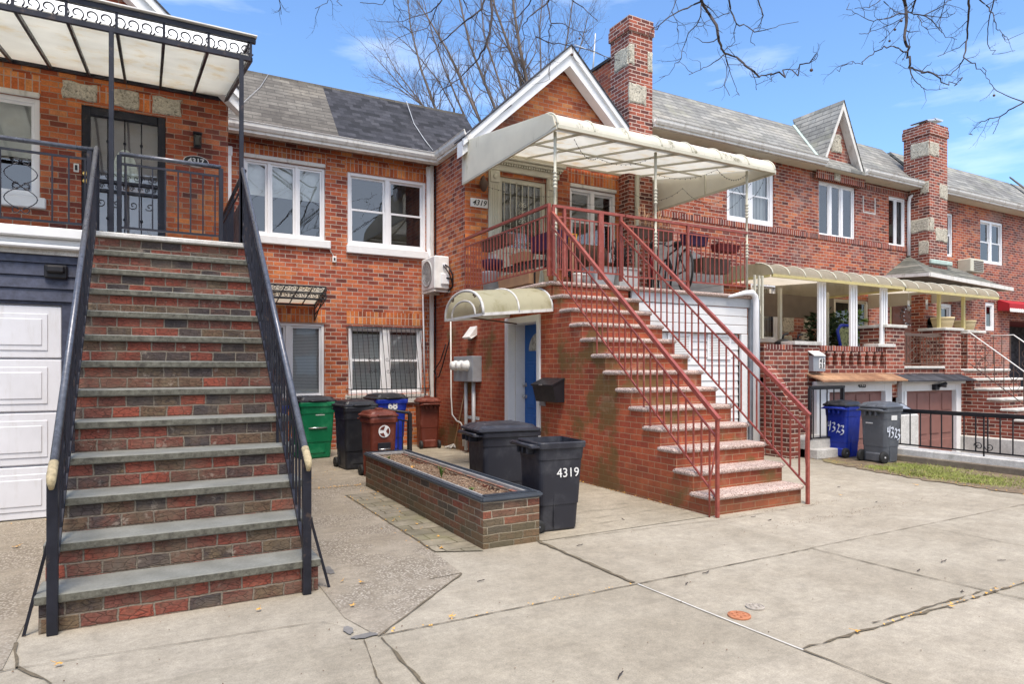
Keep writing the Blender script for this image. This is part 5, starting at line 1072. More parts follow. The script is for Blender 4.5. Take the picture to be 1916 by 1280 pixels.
# ================================================================== WHEELED BINS
def rrect(cx, cy, hx, hy, r, z, n=4):
    o = []
    for qx, qy, a0 in ((1, 1, 0), (-1, 1, pi/2), (-1, -1, pi), (1, -1, 3*pi/2)):
        for i in range(n+1):
            a = a0+pi/2*i/n; o.append((cx+qx*(hx-r)+r*cos(a), cy+qy*(hy-r)+r*sin(a), z))
    return o
def bin_(label, cat, loc, rz, w, d, h, mat, lid='pblack2', openb=False, wr=0.075, hub='prub', group='wheeled bins', style=0):
    t = thing('wheeled_bin', label, cat, (0, 0, 0), group)
    hb = h*0.93 if not openb else h; m = MB(); R = []
    bw, bd = w*0.40, d*0.37
    prof = [(0.0, .92), (0.03, 1.0), (0.30, 1.045), (0.302, 1.075), (0.60, 1.12), (0.80, 1.155), (0.805, 1.185), (0.93, 1.22), (0.932, 1.29), (0.99, 1.30), (1.0, 1.27)]
    if style == 1: prof = [(0.0, .95), (0.03, 1.0), (0.45, 1.06), (0.455, 1.09), (0.90, 1.15), (0.91, 1.24), (0.97, 1.25), (1.0, 1.22)]
    for f, k in prof: R.append(rrect(0, 0.02*f*d/0.5, bw*k, bd*k, 0.045, f*hb))
    if openb:
        R += [rrect(0, 0.02, bw*1.22, bd*1.22, 0.04, hb), rrect(0, 0.02, bw*1.18, bd*1.18, 0.04, hb*0.9), rrect(0, 0.0, bw*0.9, bd*0.9, 0.03, 0.05)]
    m.loft(R, True, False); 
    # wheel housing, panel embossing
    m.cbox(-bw*0.75, bw*0.75, -bd*1.16, -bd*0.9, 0.02, 0.16, 0.02)
    m.cbox(-bw*0.55, bw*0.55, bd*1.0, bd*1.07, hb*0.10, hb*0.26, 0.012)
    for sx in (-1, 1): m.cbox(sx*bw*1.0-0.012, sx*bw*1.0+0.02 if sx > 0 else sx*bw*1.0+0.012, -bd*0.35, -bd*0.30, hb*0.05, hb*0.42, 0.006)
    for k in range(3): m.cbox(-bw*0.6+bw*0.5*k, -bw*0.6+bw*0.5*k+0.03, -bd*1.50, -bd*1.1, hb*0.86, hb*0.935, 0.006)
    b = m.build('body', M[mat], t)
    m = MB(); z = hb*0.955; yb = -bd*1.30-0.055; m.tube([(-bw*1.0, -bd*1.1, z), (-bw*1.0, yb+0.015, z+0.01), (-bw*0.85, yb, z+0.012), (bw*0.85, yb, z+0.012), (bw*1.0, yb+0.015, z+0.01), (bw*1.0, -bd*1.1, z)], 0.016, 8)
    m.cbox(-bw*1.22, bw*1.22, yb-0.0, -bd*1.15, z-0.012, z+0.006, 0.004); m.build('handle', M[mat], t)
    for sx in (-1, 1):
        m = MB(); xw = sx*(bw*0.92+0.02); m.lathe([(wr*0.55, -0.022), (wr*0.95, -0.022), (wr, -0.012), (wr, 0.012), (wr*0.95, 0.022), (wr*0.55, 0.022)], (xw, -bd*1.12, wr), 20, axis='x'); k = m.build('wheel', M['prub'], t)
        m = MB(); m.lathe([(0.001, -0.02), (wr*0.56, -0.018), (wr*0.56, 0.018), (0.001, 0.02)], (xw, -bd*1.12, wr), 14, False, axis='x'); m.lathe([(0.001, sx*0.02), (wr*0.2, sx*0.02), (wr*0.15, sx*0.03), (0.001, sx*0.03)], (xw, -bd*1.12, wr), 8, axis='x')
        m.build('hub', M[hub], k)
    if not openb:
        m = MB(); lw, ld = bw*1.34, bd*1.36
        m.loft([rrect(0, 0.0, lw*0.99, ld, 0.05, hb*1.0), rrect(0, 0.0, lw*1.01, ld*1.02, 0.055, hb+0.012), rrect(0, 0.0, lw*1.0, ld*1.01, 0.055, hb+0.028), rrect(0, 0.0, lw*0.90, ld*0.92, 0.05, hb+0.040), rrect(0, 0.01, lw*0.80, ld*0.80, 0.05, h*1.012), rrect(0, 0.015, lw*0.5, ld*0.55, 0.05, h*1.03)])
        for k in (-0.35, 0.35): m.tube([(lw*k, -ld*0.98, hb+0.03), (lw*k, -ld*0.6, h*1.02), (lw*k, ld*0.5, h*1.028), (lw*k, ld*0.9, hb+0.035)], 0.010, 6)
        m.tube([(-lw*0.5, ld*0.99, hb+0.02), (-lw*0.3, ld*1.05, hb+0.024), (lw*0.3, ld*1.05, hb+0.024), (lw*0.5, ld*0.99, hb+0.02)], 0.012, 6)
        if style == 1: m.cbox(-0.05, 0.05, -0.02, 0.06, h*1.02, h*1.06, 0.012)
        m.build('lid', M[lid], t)
    t.location = loc; t.rotation_euler = (0, 0, rz)
    return t, bw, bd, hb
def face_text(t, s, size, x, y, z, rotz, mat='pwhite', **k):
    o = text(s, size, (0, 0, 0), Euler((0, 0, 0)), M[mat], None, name='lettering', **k)
    o.parent = t; o.location = (x, y, z); o.rotation_euler = (pi/2, 0, rotz); return o
R90 = pi/2
# the two charcoal bins by the planter
B1, bw, bd, hb = bin_('open charcoal bin with number 4319 in white beside the planter end, no lid', 'trash bin', (3.21, 5.13, 0), -R90-0.08, 0.48, 0.50, 0.80, 'pblack', openb=True, wr=0.06, hub='pgrey')
face_text(B1, '4319', 0.115, bw*1.13+0.004, 0.075, 0.52, R90+0.0).rotation_euler = (pi/2-0.035, 0, R90)
B2, bw, bd, hb = bin_('closed charcoal bin behind the open one, before the blue door', 'trash bin', (3.42, 6.50, 0), -R90-0.12, 0.62, 0.72, 0.83, 'pblack', lid='pblack')
# group by the basement windows
G1, *_ = bin_('green bin with a black lid nearest the left staircase', 'trash bin', (2.32, 11.0, 0), 0.15+pi, 0.60, 0.60, 0.98, 'pgreen')
bw = 0.24; m = MB()
for k in range(9): m.cbox(-0.075+0.0165*k, -0.063+0.0165*k, 0, 0.003, 0, 0.014, 0.001)
for k in range(5): m.cbox(-0.045+0.0165*k, -0.033+0.0165*k, 0, 0.003, 0.028, 0.036, 0.001)
o = m.build('small_print', M['pwhite']); o.parent = G1; o.location = (-0.03, 0.60*0.37*1.14+0.022, 0.70)
G2, *_ = bin_('black bin between the green bin and the small brown bin', 'trash bin', (2.63, 9.55, 0), 0.08+pi, 0.50, 0.55, 0.97, 'pblack2')
G3, *_ = bin_('blue recycling bin with a black lid behind the low iron fence', 'trash bin', (3.56, 11.0, 0), 0.1+pi, 0.56, 0.62, 1.0, 'pblue')
face_text(G3, '68', 0.17, 0.0, 0.62*0.37*1.20+0.03, 0.82, pi, bold=0.006)
G4, bw4, bd4, hb4 = bin_('small brown food waste bin with a round white badge', 'food waste bin', (2.70, 8.65, 0), 0.10+pi, 0.40, 0.44, 0.87, 'pbrown', lid='pbrown', style=1)
G5, *_ = bin_('brown bin in the inner corner under the air conditioner', 'food waste bin', (4.47, 11.35, 0), -0.1, 0.40, 0.42, 0.90, 'pbrown', lid='pbrown', style=1)
G6, *_ = bin_('blue bin mostly hidden behind the left staircase railing', 'trash bin', (1.72, 11.25, 0), pi, 0.5, 0.5, 0.92, 'pblue')
# badge of the brown bin: ring, bowl shape and leaves
def at_bin(o, t, loc, rot=(0, 0, 0)): o.parent = t; o.location = loc; o.rotation_euler = rot; return o
yb = 0.44*0.37*1.13+0.016
m = MB(); m.lathe([(0.001, 0), (0.082, 0), (0.082, 0.004), (0.001, 0.004)], (0, 0, 0), 28, False, axis='y'); at_bin(m.build('badge', M['pwhite']), G4, (0, yb, 0.62))
m = MB()
for a0 in (0.35, 0.35+2*pi/3*1, 0.35+4*pi/3):
    m.prism([(0.068*cos(a), 0, 0.068*sin(a)) for a in [a0+1.35*i/8 for i in range(9)]]+[(0.022*cos(a0+0.68), 0, 0.022*sin(a0+0.68))], (0, 0.003, 0))
at_bin(m.build('badge_mark', M['pbrown']), G4, (0, yb+0.005, 0.62))
m = MB(); m.cbox(-0.09, 0.09, 0, 0.012, 0.0, 0.09, 0.004); at_bin(m.build('latch_recess', M['pblack2']), G4, (0, yb-0.004, 0.38)); m = MB(); m.tube([(-0.08, 0, 0), (0.08, 0, 0)], 0.010, 6); at_bin(m.build('latch_bar', M['chrome']), G4, (0, yb+0.014, 0.385))
m = MB(); m.tube([(-0.15, 0, 0), (0.15, 0, 0)], 0.012, 6); at_bin(m.build('latch_bar', M['chrome']), G1, (0, 0.60*0.37*1.12+0.02, 0.50))
# right hand pair on the dirt strip, wheels towards the street
P1, w1, d1, h1 = bin_('blue bin with 4323 sprayed in white by the dirt strip', 'trash bin', (10.02, 6.90, 0.0), -R90+0.04, 0.42, 0.46, 0.90, 'pblue', wr=0.085, hub='pgrey')
P2, w2, d2, h2 = bin_('grey bin with 4323 sprayed in white and a white sticker by the dirt strip', 'trash bin', (9.96, 6.22, 0.0), -R90-0.03, 0.44, 0.46, 0.91, 'pgrey', lid='pgrey', wr=0.095, hub='concgrey')
def spray(t, y, z, sc, x0=0.0, n=4, tilt=0.0):
    """4323 painted by hand with a spray can"""
    G = {'4': [[(0.0, 0.9), (-0.02, 0.45), (0.35, 0.5)], [(0.32, 1.0), (0.30, 0.5), (0.22, -0.05)]], '3': [[(0.0, 0.95), (0.3, 1.0), (0.32, 0.75), (0.12, 0.55), (0.35, 0.4), (0.3, 0.1), (0.0, 0.0)]], '2': [[(0.0, 0.8), (0.2, 1.0), (0.36, 0.8), (0.1, 0.15), (0.05, 0.05), (0.2, 0.2), (0.45, 0.08)]]}
    m = MB(); x = 0.0
    for i, ch in enumerate('4323'[:n]):
        for st in G[ch]:
            P = [Vector((x0+(x+px)*sc, y, z+pz*sc-i*0.02-tilt*i)) for px, pz in st]; Q = []
            for a, c in zip(P[:-1], P[1:]): Q += [a, a.lerp(c, 0.5)]
            Q.append(P[-1]); W = [0.10*sc*(0.8+0.4*random.random()) for _ in Q]
            m.loft([[q+Vector((-w_*0.7, 0, -w_*0.7)), q+Vector((-w_*0.7, -0.0035, -w_*0.7)), q+Vector((w_*0.7, -0.0035, w_*0.7)), q+Vector((w_*0.7, 0, w_*0.7))] for q, w_ in zip(Q, W)])
        x += 0.52
    o = m.build('sprayed_number', plain('spray_paint', (0.66, 0.70, 0.78), 0.8, var=0.2, vs=40)); o.parent = t; return o
spray(P1, -d1*1.12+0.006, 0.44, 0.145, -w1*0.84); spray(P2, -w2*1.13-0.006, 0.42, 0.15, -0.13, n=4, tilt=0.0).rotation_euler = (0, 0, R90)
o = MB().cbox(-0.07, 0.07, -0.004, 0, 0, 0.10, 0.002).build('sticker', M['pwhite']); at_bin(o, P2, (w2*1.18, 0.02, 0.66), (0, 0, R90))
o = MB().cbox(-0.06, 0.06, -0.004, 0, 0, 0.02, 0.002).build('sticker', M['pwhite']); at_bin(o, P2, (-w2*0.3, -d2*1.12, 0.60))

# ================================================================== RIGHT ROW HOUSES
HR = thing('brick_house', 'dark red brick row house with a steep slate dormer gable and two low garages', 'house', (13, 10.5, 0))
YF = Y1
m = MB(); HO = [(11.20, 12.72, 4.74, 6.08), (14.32, 15.74, 4.71, 6.06), (17.16, 17.92, 4.72, 6.04), (9.15, 9.75, 4.95, 5.6), (11.95, 12.90, 2.06, 3.44), (14.3, 16.3, 1.9, 3.2), (17.21, 18.50, 1.40, 3.34)]
m.rect_open('y', YF, 8.2, 18.6, -0.9, 6.28, HO, 0.16); m.poly([(8.2, Y1, 0), (8.2, 16, 0), (8.2, 16, 7.74), (8.2, 11.5, 7.74), (8.2, Y1, 6.5)])
m.poly([(14.07, YF-0.12, 6.28), (15.55, YF-0.12, 6.28), (14.80, YF-0.12, 7.85)]); m.poly([(14.05, YF-0.12, 6.06), (15.6, YF-0.12, 6.06), (15.55, YF-0.12, 6.28), (14.07, YF-0.12, 6.28)])
m.build('wall', M['brickR'], HR)
m = MB(); m.box(9.0, 18.3, YF-0.015, YF+0.02, 4.62, 4.74 ); m.box(14.1, 15.95, YF-0.135, YF-0.12, 6.06, 6.26); m.box(14.0, 18.2, YF-0.013, YF+0.02, 6.08, 6.22); m.box(11.2, 12.7, YF-0.014, YF+0.02, 6.09, 6.26); m.build('soldier_course', M['soldR'], HR)
stone(rs(14.62, 15.0, 6.75, 7.2, 0.04, 5), YF-0.12, HR); stone(rs(14.70, 14.92, 6.07, 6.27, 0.01, 6), YF-0.14, HR)
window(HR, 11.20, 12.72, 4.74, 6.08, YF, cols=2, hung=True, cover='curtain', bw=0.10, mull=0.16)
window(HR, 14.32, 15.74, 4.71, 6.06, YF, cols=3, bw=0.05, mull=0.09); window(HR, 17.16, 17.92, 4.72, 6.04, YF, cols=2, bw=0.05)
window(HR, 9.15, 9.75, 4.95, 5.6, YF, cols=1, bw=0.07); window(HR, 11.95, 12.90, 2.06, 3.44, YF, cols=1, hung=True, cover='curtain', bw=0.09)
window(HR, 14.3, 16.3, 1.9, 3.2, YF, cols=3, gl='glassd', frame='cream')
slope_roof(HR, 8.78, 18.5, 10.14, 6.34, 11.5, 7.77, M['slate']); gutter(HR, (8.78, 10.14, 6.36), (14.05, 10.14, 6.36)); gutter(HR, (15.60, 10.14, 6.36), (18.40, 10.14, 6.36))
MB().box(8.78, 18.6, 10.16, YF, 6.26, 6.30).build('soffit', M['cream'], HR)
m = MB()
for sx in (-1, 1):
    m.poly([(14.80+sx*0.80, 10.14, 6.34), (14.80, 10.14, 8.0), (14.80, 11.62, 8.0), (14.80+sx*0.08, 11.5, 7.77)])
m.build('dormer_roof', M['slate'], HR)
m = MB()
for sx in (-1, 1):
    m.prism([(14.80+sx*0.78, 10.16, 6.34), (14.80, 10.16, 7.97), (14.80, 10.16, 7.76), (14.80+sx*0.695, 10.16, 6.34)], (0, 0.2, 0))
m.build('gable_trim', M['whiteD'], HR)
m = MB(); m.bar((14.03, 10.20, 6.42), (14.70, 11.50, 7.80), 0.09, 0.02); m.build('valley_flashing', M['copper'], HR)
def chimney(parent, x0, x1, y0, y1, z0, zt, stones, zc=None):
    m = MB(); m.box(x0, x1, y0, y1, z0, zt-0.02); c = m.build('chimney', M['brickCh'], parent)
    m = MB(); m.box(x0-0.03, x1+0.03, y0-0.03, y1+0.03, zt-0.30, zt-0.10); m.box(x0-0.015, x1+0.015, y0-0.015, y1+0.015, zt-0.10, zt); m.build('cap', M['brickCh'], c)
    for (fc, a, b_, z_, z2, sd) in stones:
        if fc == 'y': stone(rs(a, b_, z_, z2, 0.02, sd), y0, c, 0.02)
        else: stone(rs(a, b_, z_, z2, 0.02, sd), x0, c, 0.02, axis='x')
    return c
C1 = chimney(HR, 8.2, 8.78, 10.16, 10.76, 2.6, 8.36, [('x', 10.18, 10.62, 7.40, 7.78, 11), ('y', 8.2, 8.32, 7.42, 7.80, 12), ('y', 8.66, 8.78, 7.35, 7.75, 13), ('y', 8.20, 8.62, 6.66, 7.04, 14)])
m = MB(); m.box(8.2, 8.45, 10.76, 16, 6.0, 7.72); m.build('party_wall', M['brickG'], HR); MB().box(8.17, 8.48, 10.76, 16, 7.72, 7.78).build('coping', M['shD'], HR)
C2 = chimney(HR, 18.02, 18.86, 9.92, 10.6, 4.0, 7.96, [('x', 9.93, 10.4, 7.1, 7.5, 21), ('y', 18.02, 18.45, 7.1, 7.45, 22), ('y', 18.5, 18.86, 6.0, 6.4, 23), ('x', 9.93, 10.15, 6.1, 6.4, 24), ('x', 9.93, 10.45, 5.1, 5.45, 25), ('y', 18.02, 18.2, 5.1, 5.45, 26), ('y', 18.3, 18.86, 4.85, 5.2, 27), ('x', 9.95, 10.2, 4.5, 4.85, 28)])
m = MB(); m.lathe([(0.11, 7.94), (0.11, 8.06), (0.001, 8.06)], (18.25, 10.2, 0), 12); m.lathe([(0.10, 7.94), (0.10, 8.10)], (18.6, 10.25, 0), 12)
m.prism([(18.05, 10.0, 8.06), (18.45, 10.0, 8.16), (18.5, 10.0, 8.13), (18.1, 10.0, 8.04)], (0, 0.45, 0)); m.prism([(18.4, 10.0, 8.13), (18.8, 10.0, 8.14), (18.82, 10.0, 8.19), (18.42, 10.0, 8.18)], (0, 0.5, 0)); m.build('flue_cap', M['chrome'], C2)
m = MB(); m.tube([(18.28, 10.22, 6.30), (18.15, 10.30, 6.22), (17.99, 10.42, 6.08), (17.97, 10.43, 5.9), (17.97, 10.43, 4.5)], 0.045, 8); k = m.build('downspout', M['vinyl']); tag(k, 'white downspout with a bent head left of the far chimney', 'downspout')
# bricked-up vent outline
m = MB(); 
for (a, c, z0, z1) in ((16.05, 16.08, 5.5, 5.9), (16.55, 16.58, 5.5, 5.9), (16.05, 16.58, 5.47, 5.5)): m.box(a, c, YF-0.006, YF, z0, z1)
m.build('mortar_patch', M['kerb'], HR)
# porch: piers, pierced balustrade, garage surrounds
YP = 7.62
m = MB(); m.rect_open('y', YP, 9.0, 12.42, 1.30, 1.86, [(10.55+0.235*k, 10.55+0.235*k+0.13, 1.50, 1.70) for k in range(8)]+[(10.58+0.235*k, 10.58+0.235*k+0.07, 1.701, 1.765) for k in range(8)], 0.2)
m.rect_open('y', YP, 9.0, 10.4, -0.9, 1.30, [], 0.2)
m.poly([(9.0, YP, 1.86), (12.42, YP, 1.86), (12.42, YP+0.22, 1.86), (9.0, YP+0.22, 1.86)]); m.box(9.0, 12.42, YP+0.02, Y1, 1.18, 1.30)
m.poly([(9.0, YP, -0.5), (9.0, Y1, -0.5), (9.0, Y1, 1.86), (9.0, YP, 1.86)])
m.poly([(9.0, YP+0.2, 1.3), (12.42, YP+0.2, 1.3), (12.42, YP+0.2, 1.5), (9.0, YP+0.2, 1.5)]); m.poly([(9.0, YP+0.2, 1.76), (12.42, YP+0.2, 1.76), (12.42, YP+0.2, 1.86), (9.0, YP+0.2, 1.86)])
m.box(9.74, 10.37, YP-0.02, YP+0.2, 0.0, 1.86); m.box(12.33, 12.93, YP-0.03, YP+0.5, 0.9, 2.24); m.box(12.5, 14.9, YP, YP+0.1, 1.05, 1.45); m.box(12.9, 15.4, YP+0.05, Y1, 1.30, 1.45)
m.box(14.34, 14.95, YP-0.03, YP+0.45, 1.0, 2.24); m.box(14.90, 15.02, YP-0.05, YP+0.4, -1.0, 1.40); m.build('porch_brickwork', M['pier'], HR)
m = MB(); m.box(10.42, 12.36, YP-0.004, YP+0.004, 1.775, 1.862); m.box(9.05, 9.70, YP-0.005, YP+0.005, 1.775, 1.862); m.build('soldier_course', M['soldR'], HR)
m = MB(); m.cbox(9.70, 10.41, YP-0.06, YP+0.24, 1.862, 1.925, 0.006); m.cbox(12.05, 12.6, YP-0.06, YP+0.24, 1.862, 1.925, 0.006); m.cbox(12.29, 12.97, YP-0.07, YP+0.54, 2.24, 2.30, 0.01); m.cbox(14.30, 15.0, YP-0.07, YP+0.5, 2.24, 2.30, 0.01); m.cbox(12.93, 14.34, YP-0.04, YP+0.2, 1.45, 1.50, 0.01); m.build('pier_cap', M['kerb'], HR)
# sloping cheek wall and concrete landing at the far left of that house
m = MB(); m.prism([(9.02, 7.6, -0.1), (9.02, 7.6, 1.5), (9.02, 7.12, 0.87), (9.02, 7.12, -0.1)], (0.20, 0, 0)); m.build('cheek_wall', M['pier'], HR)
m = MB(); m.cbox(9.32, 10.25, 7.0, 7.62, 0, 0.30, 0.01); m.cbox(9.32, 10.25, 6.85, 7.2, 0, 0.15, 0.01); m.build('concrete_landing', M['kerb'], HR)
# garage surrounds
def garage(x0, x1, ox0, ox1, zt, oz, roofmat, doormat, lab):
    m = MB(); y = 7.50
    m.cbox(x0+0.14, ox0, y-0.0, y+0.10, -0.95, zt-0.03, 0.006); m.cbox(ox1, x1-0.14, y, y+0.10, -0.95, zt-0.03, 0.006); m.cbox(ox0, ox1, y+0.001, y+0.099, oz, zt-0.031, 0.004)
    m.cbox(x0+0.06, x1-0.06, y-0.05, y+0.02, zt-0.09, zt-0.02, 0.01); m.box(ox0-0.07, ox0, y-0.02, y, -0.9, oz); m.box(ox1, ox1+0.07, y-0.02, y, -0.9, oz)
    m.box(x0+0.14, x0+0.16, y+0.1, YP, -0.95, zt-0.03); m.build('garage_surround', M['white'], HR, lab)
    m = MB(); m.prism([(x0, y-0.22, zt-0.01), (x0, YP, zt+0.12), (x0, YP, zt+0.09), (x0, y-0.22, zt-0.03)], (x1-x0, 0, 0)); m.build('garage_awning', M[roofmat], HR)
    m = MB(); m.box(ox0, ox1, y+0.07, y+0.09, -0.95, oz)
    for r in range(4):
        for k in range(4):
            a = ox0+(ox1-ox0)*k/4; c = ox0+(ox1-ox0)*(k+1)/4; m.cbox(a+0.05, c-0.05, y+0.055, y+0.071, oz-0.45-r*0.47+0.05, oz-r*0.47-0.05, 0.012)
    m.build('garage_door', M[doormat], HR)
garage(10.05, 12.52, 10.50, 12.14, 1.25, 1.03, 'brnroof', 'garbr', None); garage(12.56, 14.92, 12.82, 14.56, 1.23, 1.01, 'shD', 'garbr', None)
text('4323', 0.115, (11.45, 7.495, 1.14), FRONT, M['ink'], HR, bold=0.003)
# 2x2 number mailbox
t = thing('mailbox', 'grey metal mailbox on the brick pier with stacked numerals 43 over 23', 'mailbox', (10.26, 7.55, 1.5))
m = MB(); m.cbox(10.10, 10.42, 7.50, 7.60, 1.40, 1.68, 0.006); m.build('box', M['steel'], t); m = MB(); m.prism([(10.08, 7.60, 1.75), (10.08, 7.47, 1.67), (10.08, 7.47, 1.685), (10.08, 7.60, 1.765)], (0.30, 0, 0)); m.build('lid', M['sign'], t)
MB().cbox(10.24, 10.40, 7.494, 7.50, 1.45, 1.64, 0.001).build('plate', M['sign'], t); text('4 3', 0.095, (10.32, 7.490, 1.585), FRONT, M['ink'], t, bold=0.004); text('2 3', 0.095, (10.32, 7.490, 1.495), FRONT, M['ink'], t, bold=0.004)
# barrel awnings
def barrel(name_lab, xa, xb, y, z, n, side='tan'):
    t = thing('awning', name_lab, 'awning', ((xa+xb)/2, 9, z)); m = MB(); R = []
    for k in range(9):
        a = pi/2*k/8; R.append((y+0.30-0.36*sin(a), z-0.02+0.22*cos(a)))
    R = [(Y1-0.02, z+0.34)]+R
    m.loft([[(x, a, b_) for a, b_ in R] for x in [xa+(xb-xa)*i/8 for i in range(9)]], closed=False, smooth=True); m.prism([(xa, a, b_) for a, b_ in R]+[(xa, Y1-0.02, z-0.02)], (0.01, 0, 0)); m.prism([(xb, a, b_) for a, b_ in R]+[(xb, Y1-0.02, z-0.02)], (-0.01, 0, 0)); m.build('cover', M[side], t)
    m = MB()
    for i in range(n+1): x = xa+(xb-xa)*i/n; m.tube([(x, a-0.004, b_+0.004) for a, b_ in R[1:]], 0.012, 5)
    m.build('seam', M['cream'], t); m = MB(); m.bar((xa, y-0.05, z-0.04), (xb, y-0.05, z-0.04), 0.04, 0.05); m.bar((xa, y, z-0.04), (xa, Y1, z-0.04), 0.03, 0.04); m.build('frame', M['yellow'], t); return t
A3 = barrel('long tan ribbed awning over the porch with white posts', 9.05, 12.75, 7.55, 3.04, 9); A4 = barrel('tan ribbed awning over the far porch with yellow posts', 12.8, 16.25, 7.55, 3.02, 8)
for x in (10.50, 11.40, 12.33):
    m = MB()
    for dx in (-0.09, -0.02, 0.06): m.cbox(x+dx, x+dx+0.045, 7.62, 7.665, 1.86, 3.0, 0.004)
    m.build('post', M['vinyl'], A3)
m = MB()
for dx in (0, 0.10, 0.18): m.cbox(8.76+dx, 8.79+dx, 7.60, 7.64, 1.95 if dx else 0.9, 3.0, 0.004)
m.build('post', M['cream'], A3)
for x in (12.55, 14.42, 15.35): MB().cbox(x-0.03, x+0.03, 7.72, 7.78, 1.45 if x < 15 else 2.3, 3.0, 0.004).build('post', M['yellow'], A4)
m = MB(); m.box(10.6, 10.66, 8.6, 8.66, 1.3, 3.0); m.box(12.0, 12.06, 8.6, 8.66, 1.3, 3.0); m.build('post', M['cream'], A3, 'rear cream post')
m = MB(); m.poly([(10.9, 9.3, 2.55), (13.2, 9.3, 2.55), (13.2, 9.3, 3.0), (10.9, 9.3, 3.0)]); m.box(10.88, 13.2, 9.28, 9.3, 2.52, 2.55); m.build('roll_blind', plain('brown_blind', (0.15, 0.115, 0.085), 0.8), A3)
# rough stonework between window and door behind the porch
for q, (a, c, z0, z1) in enumerate(((13.02, 13.35, 2.9, 3.4), (13.0, 13.38, 2.3, 2.85), (13.04, 13.33, 1.7, 2.25), (13.75, 14.05, 2.4, 2.9), (13.65, 14.1, 1.6, 2.3))): stone(rs(a, c, z0, z1, 0.03, 40+q), Y1, HR)
flat_rail('porch_railing', 'thin brown iron railing with scroll panels between the far porch piers', 12.95, 14.33, 7.66, 1.50, 2.14, 12, 'brnrail', 'brnrail', heart=[13.3, 13.85], lo=0.05, mid=0.03, hw=0.02, bal=0.010)
# front door with wreath
m = MB(); m.box(17.27, 18.44, Y1+0.06, Y1+0.1, 1.45, 3.28)
for (a, c, z0, z1) in ((17.4, 17.8, 2.5, 3.15), (17.9, 18.3, 2.5, 3.15), (17.4, 17.8, 1.6, 2.35), (17.9, 18.3, 1.6, 2.35)): m.cbox(a, c, Y1+0.045, Y1+0.062, z0, z1, 0.012)
m.build('door', M['aggr'], HR); m = MB(); m.cbox(17.21, 17.27, Y1-0.01, Y1+0.1, 1.4, 3.34, 0.004); m.cbox(18.44, 18.50, Y1-0.01, Y1+0.1, 1.4, 3.34, 0.004); m.cbox(17.27, 18.44, Y1-0.011, Y1+0.099, 3.28, 3.339, 0.004); m.build('door_frame', M['yellow'], HR)
t = thing('wreath', 'round wreath hanging on the wooden front door under the tan awning', 'wreath', (17.85, 10.4, 2.85)); m = MB(); rg = random.Random(12)
for k in range(140):
    a = rg.uniform(0, 2*pi); r = 0.24+rg.uniform(-0.06, 0.06); c = Vector((17.85+r*cos(a), 10.47-rg.uniform(0, 0.08), 2.85+r*sin(a))); v = [c+Vector((rg.uniform(-.05, .05), rg.uniform(-.03, .03), rg.uniform(-.05, .05))) for _ in range(3)]; m.poly(v)
m.build('foliage', M['brnrail'], t); m = MB()
for k in range(14): a = k*2*pi/14; m.lathe([(0.001, -0.025), (0.025, 0), (0.001, 0.025)], (17.85+0.24*cos(a), 10.36, 2.85+0.24*sin(a)), 6)
m.build('berries', M['sign'], t)
# house beyond the chimney
HF = thing('brick_house', 'farthest dark brick house with a pale slate roof, right of the far chimney', 'house', (23, 10.5, 0))
m = MB(); HO = [(19.60, 20.24, 4.66, 5.90), (21.70, 23.02, 4.62, 5.92), (19.5, 20.2, 2.0, 3.3), (22.0, 22.55, 2.6, 3.46), (23.4, 30, 0.0, 2.95)]; m.rect_open('y', YF, 18.6, 40, -0.9, 6.28, HO, 0.16); m.build('wall', M['brickR'], HF)
window(HF, 19.60, 20.24, 4.66, 5.90, YF, hung=True); window(HF, 21.70, 23.02, 4.62, 5.92, YF, cols=2, hung=True, mull=0.12, bw=0.07); window(HF, 19.5, 20.2, 2.0, 3.3, YF, hung=True, bw=0.1); window(HF, 22.0, 22.55, 2.6, 3.46, YF, bw=0.1)
m = MB(); interior(m, 23.4, 30, 0, 2.95, YF+0.16, 1.5); m.build('garage_recess', plain('dark_red_recess', (0.12, 0.02, 0.025), 0.9), HF)
slope_roof(HF, 18.86, 25.6, 10.14, 6.34, 11.5, 7.77, M['slate']); slope_roof(HF, 25.7, 40, 10.14, 6.34, 11.5, 7.77, M['slate']); gutter(HF, (18.86, 10.14, 6.36), (40, 10.14, 6.36)); MB().box(18.6, 40, 10.16, YF, 6.26, 6.30).build('soffit', M['cream'], HF)
m = MB(); m.prism([(25.4, 10.1, 6.40), (25.9, 10.1, 6.40), (25.75, 11.5, 7.95), (25.65, 11.5, 7.95)], (0, 0, 0.05)); m.build('roof_hip', M['shG'], HF)
t = thing('air_conditioner', 'cream window air conditioner under the far double window', 'air conditioner', (20.8, 10.3, 4.4)); m = MB(); m.cbox(20.45, 21.15, 10.12, 10.49, 4.22, 4.60, 0.02); m.build('casing', M['cream'], t); m = MB()
for k in range(6): m.box(20.6, 21.1, 10.105, 10.12, 4.27+k*0.05, 4.29+k*0.05)
m.build('louvres', M['brnrail'], t)
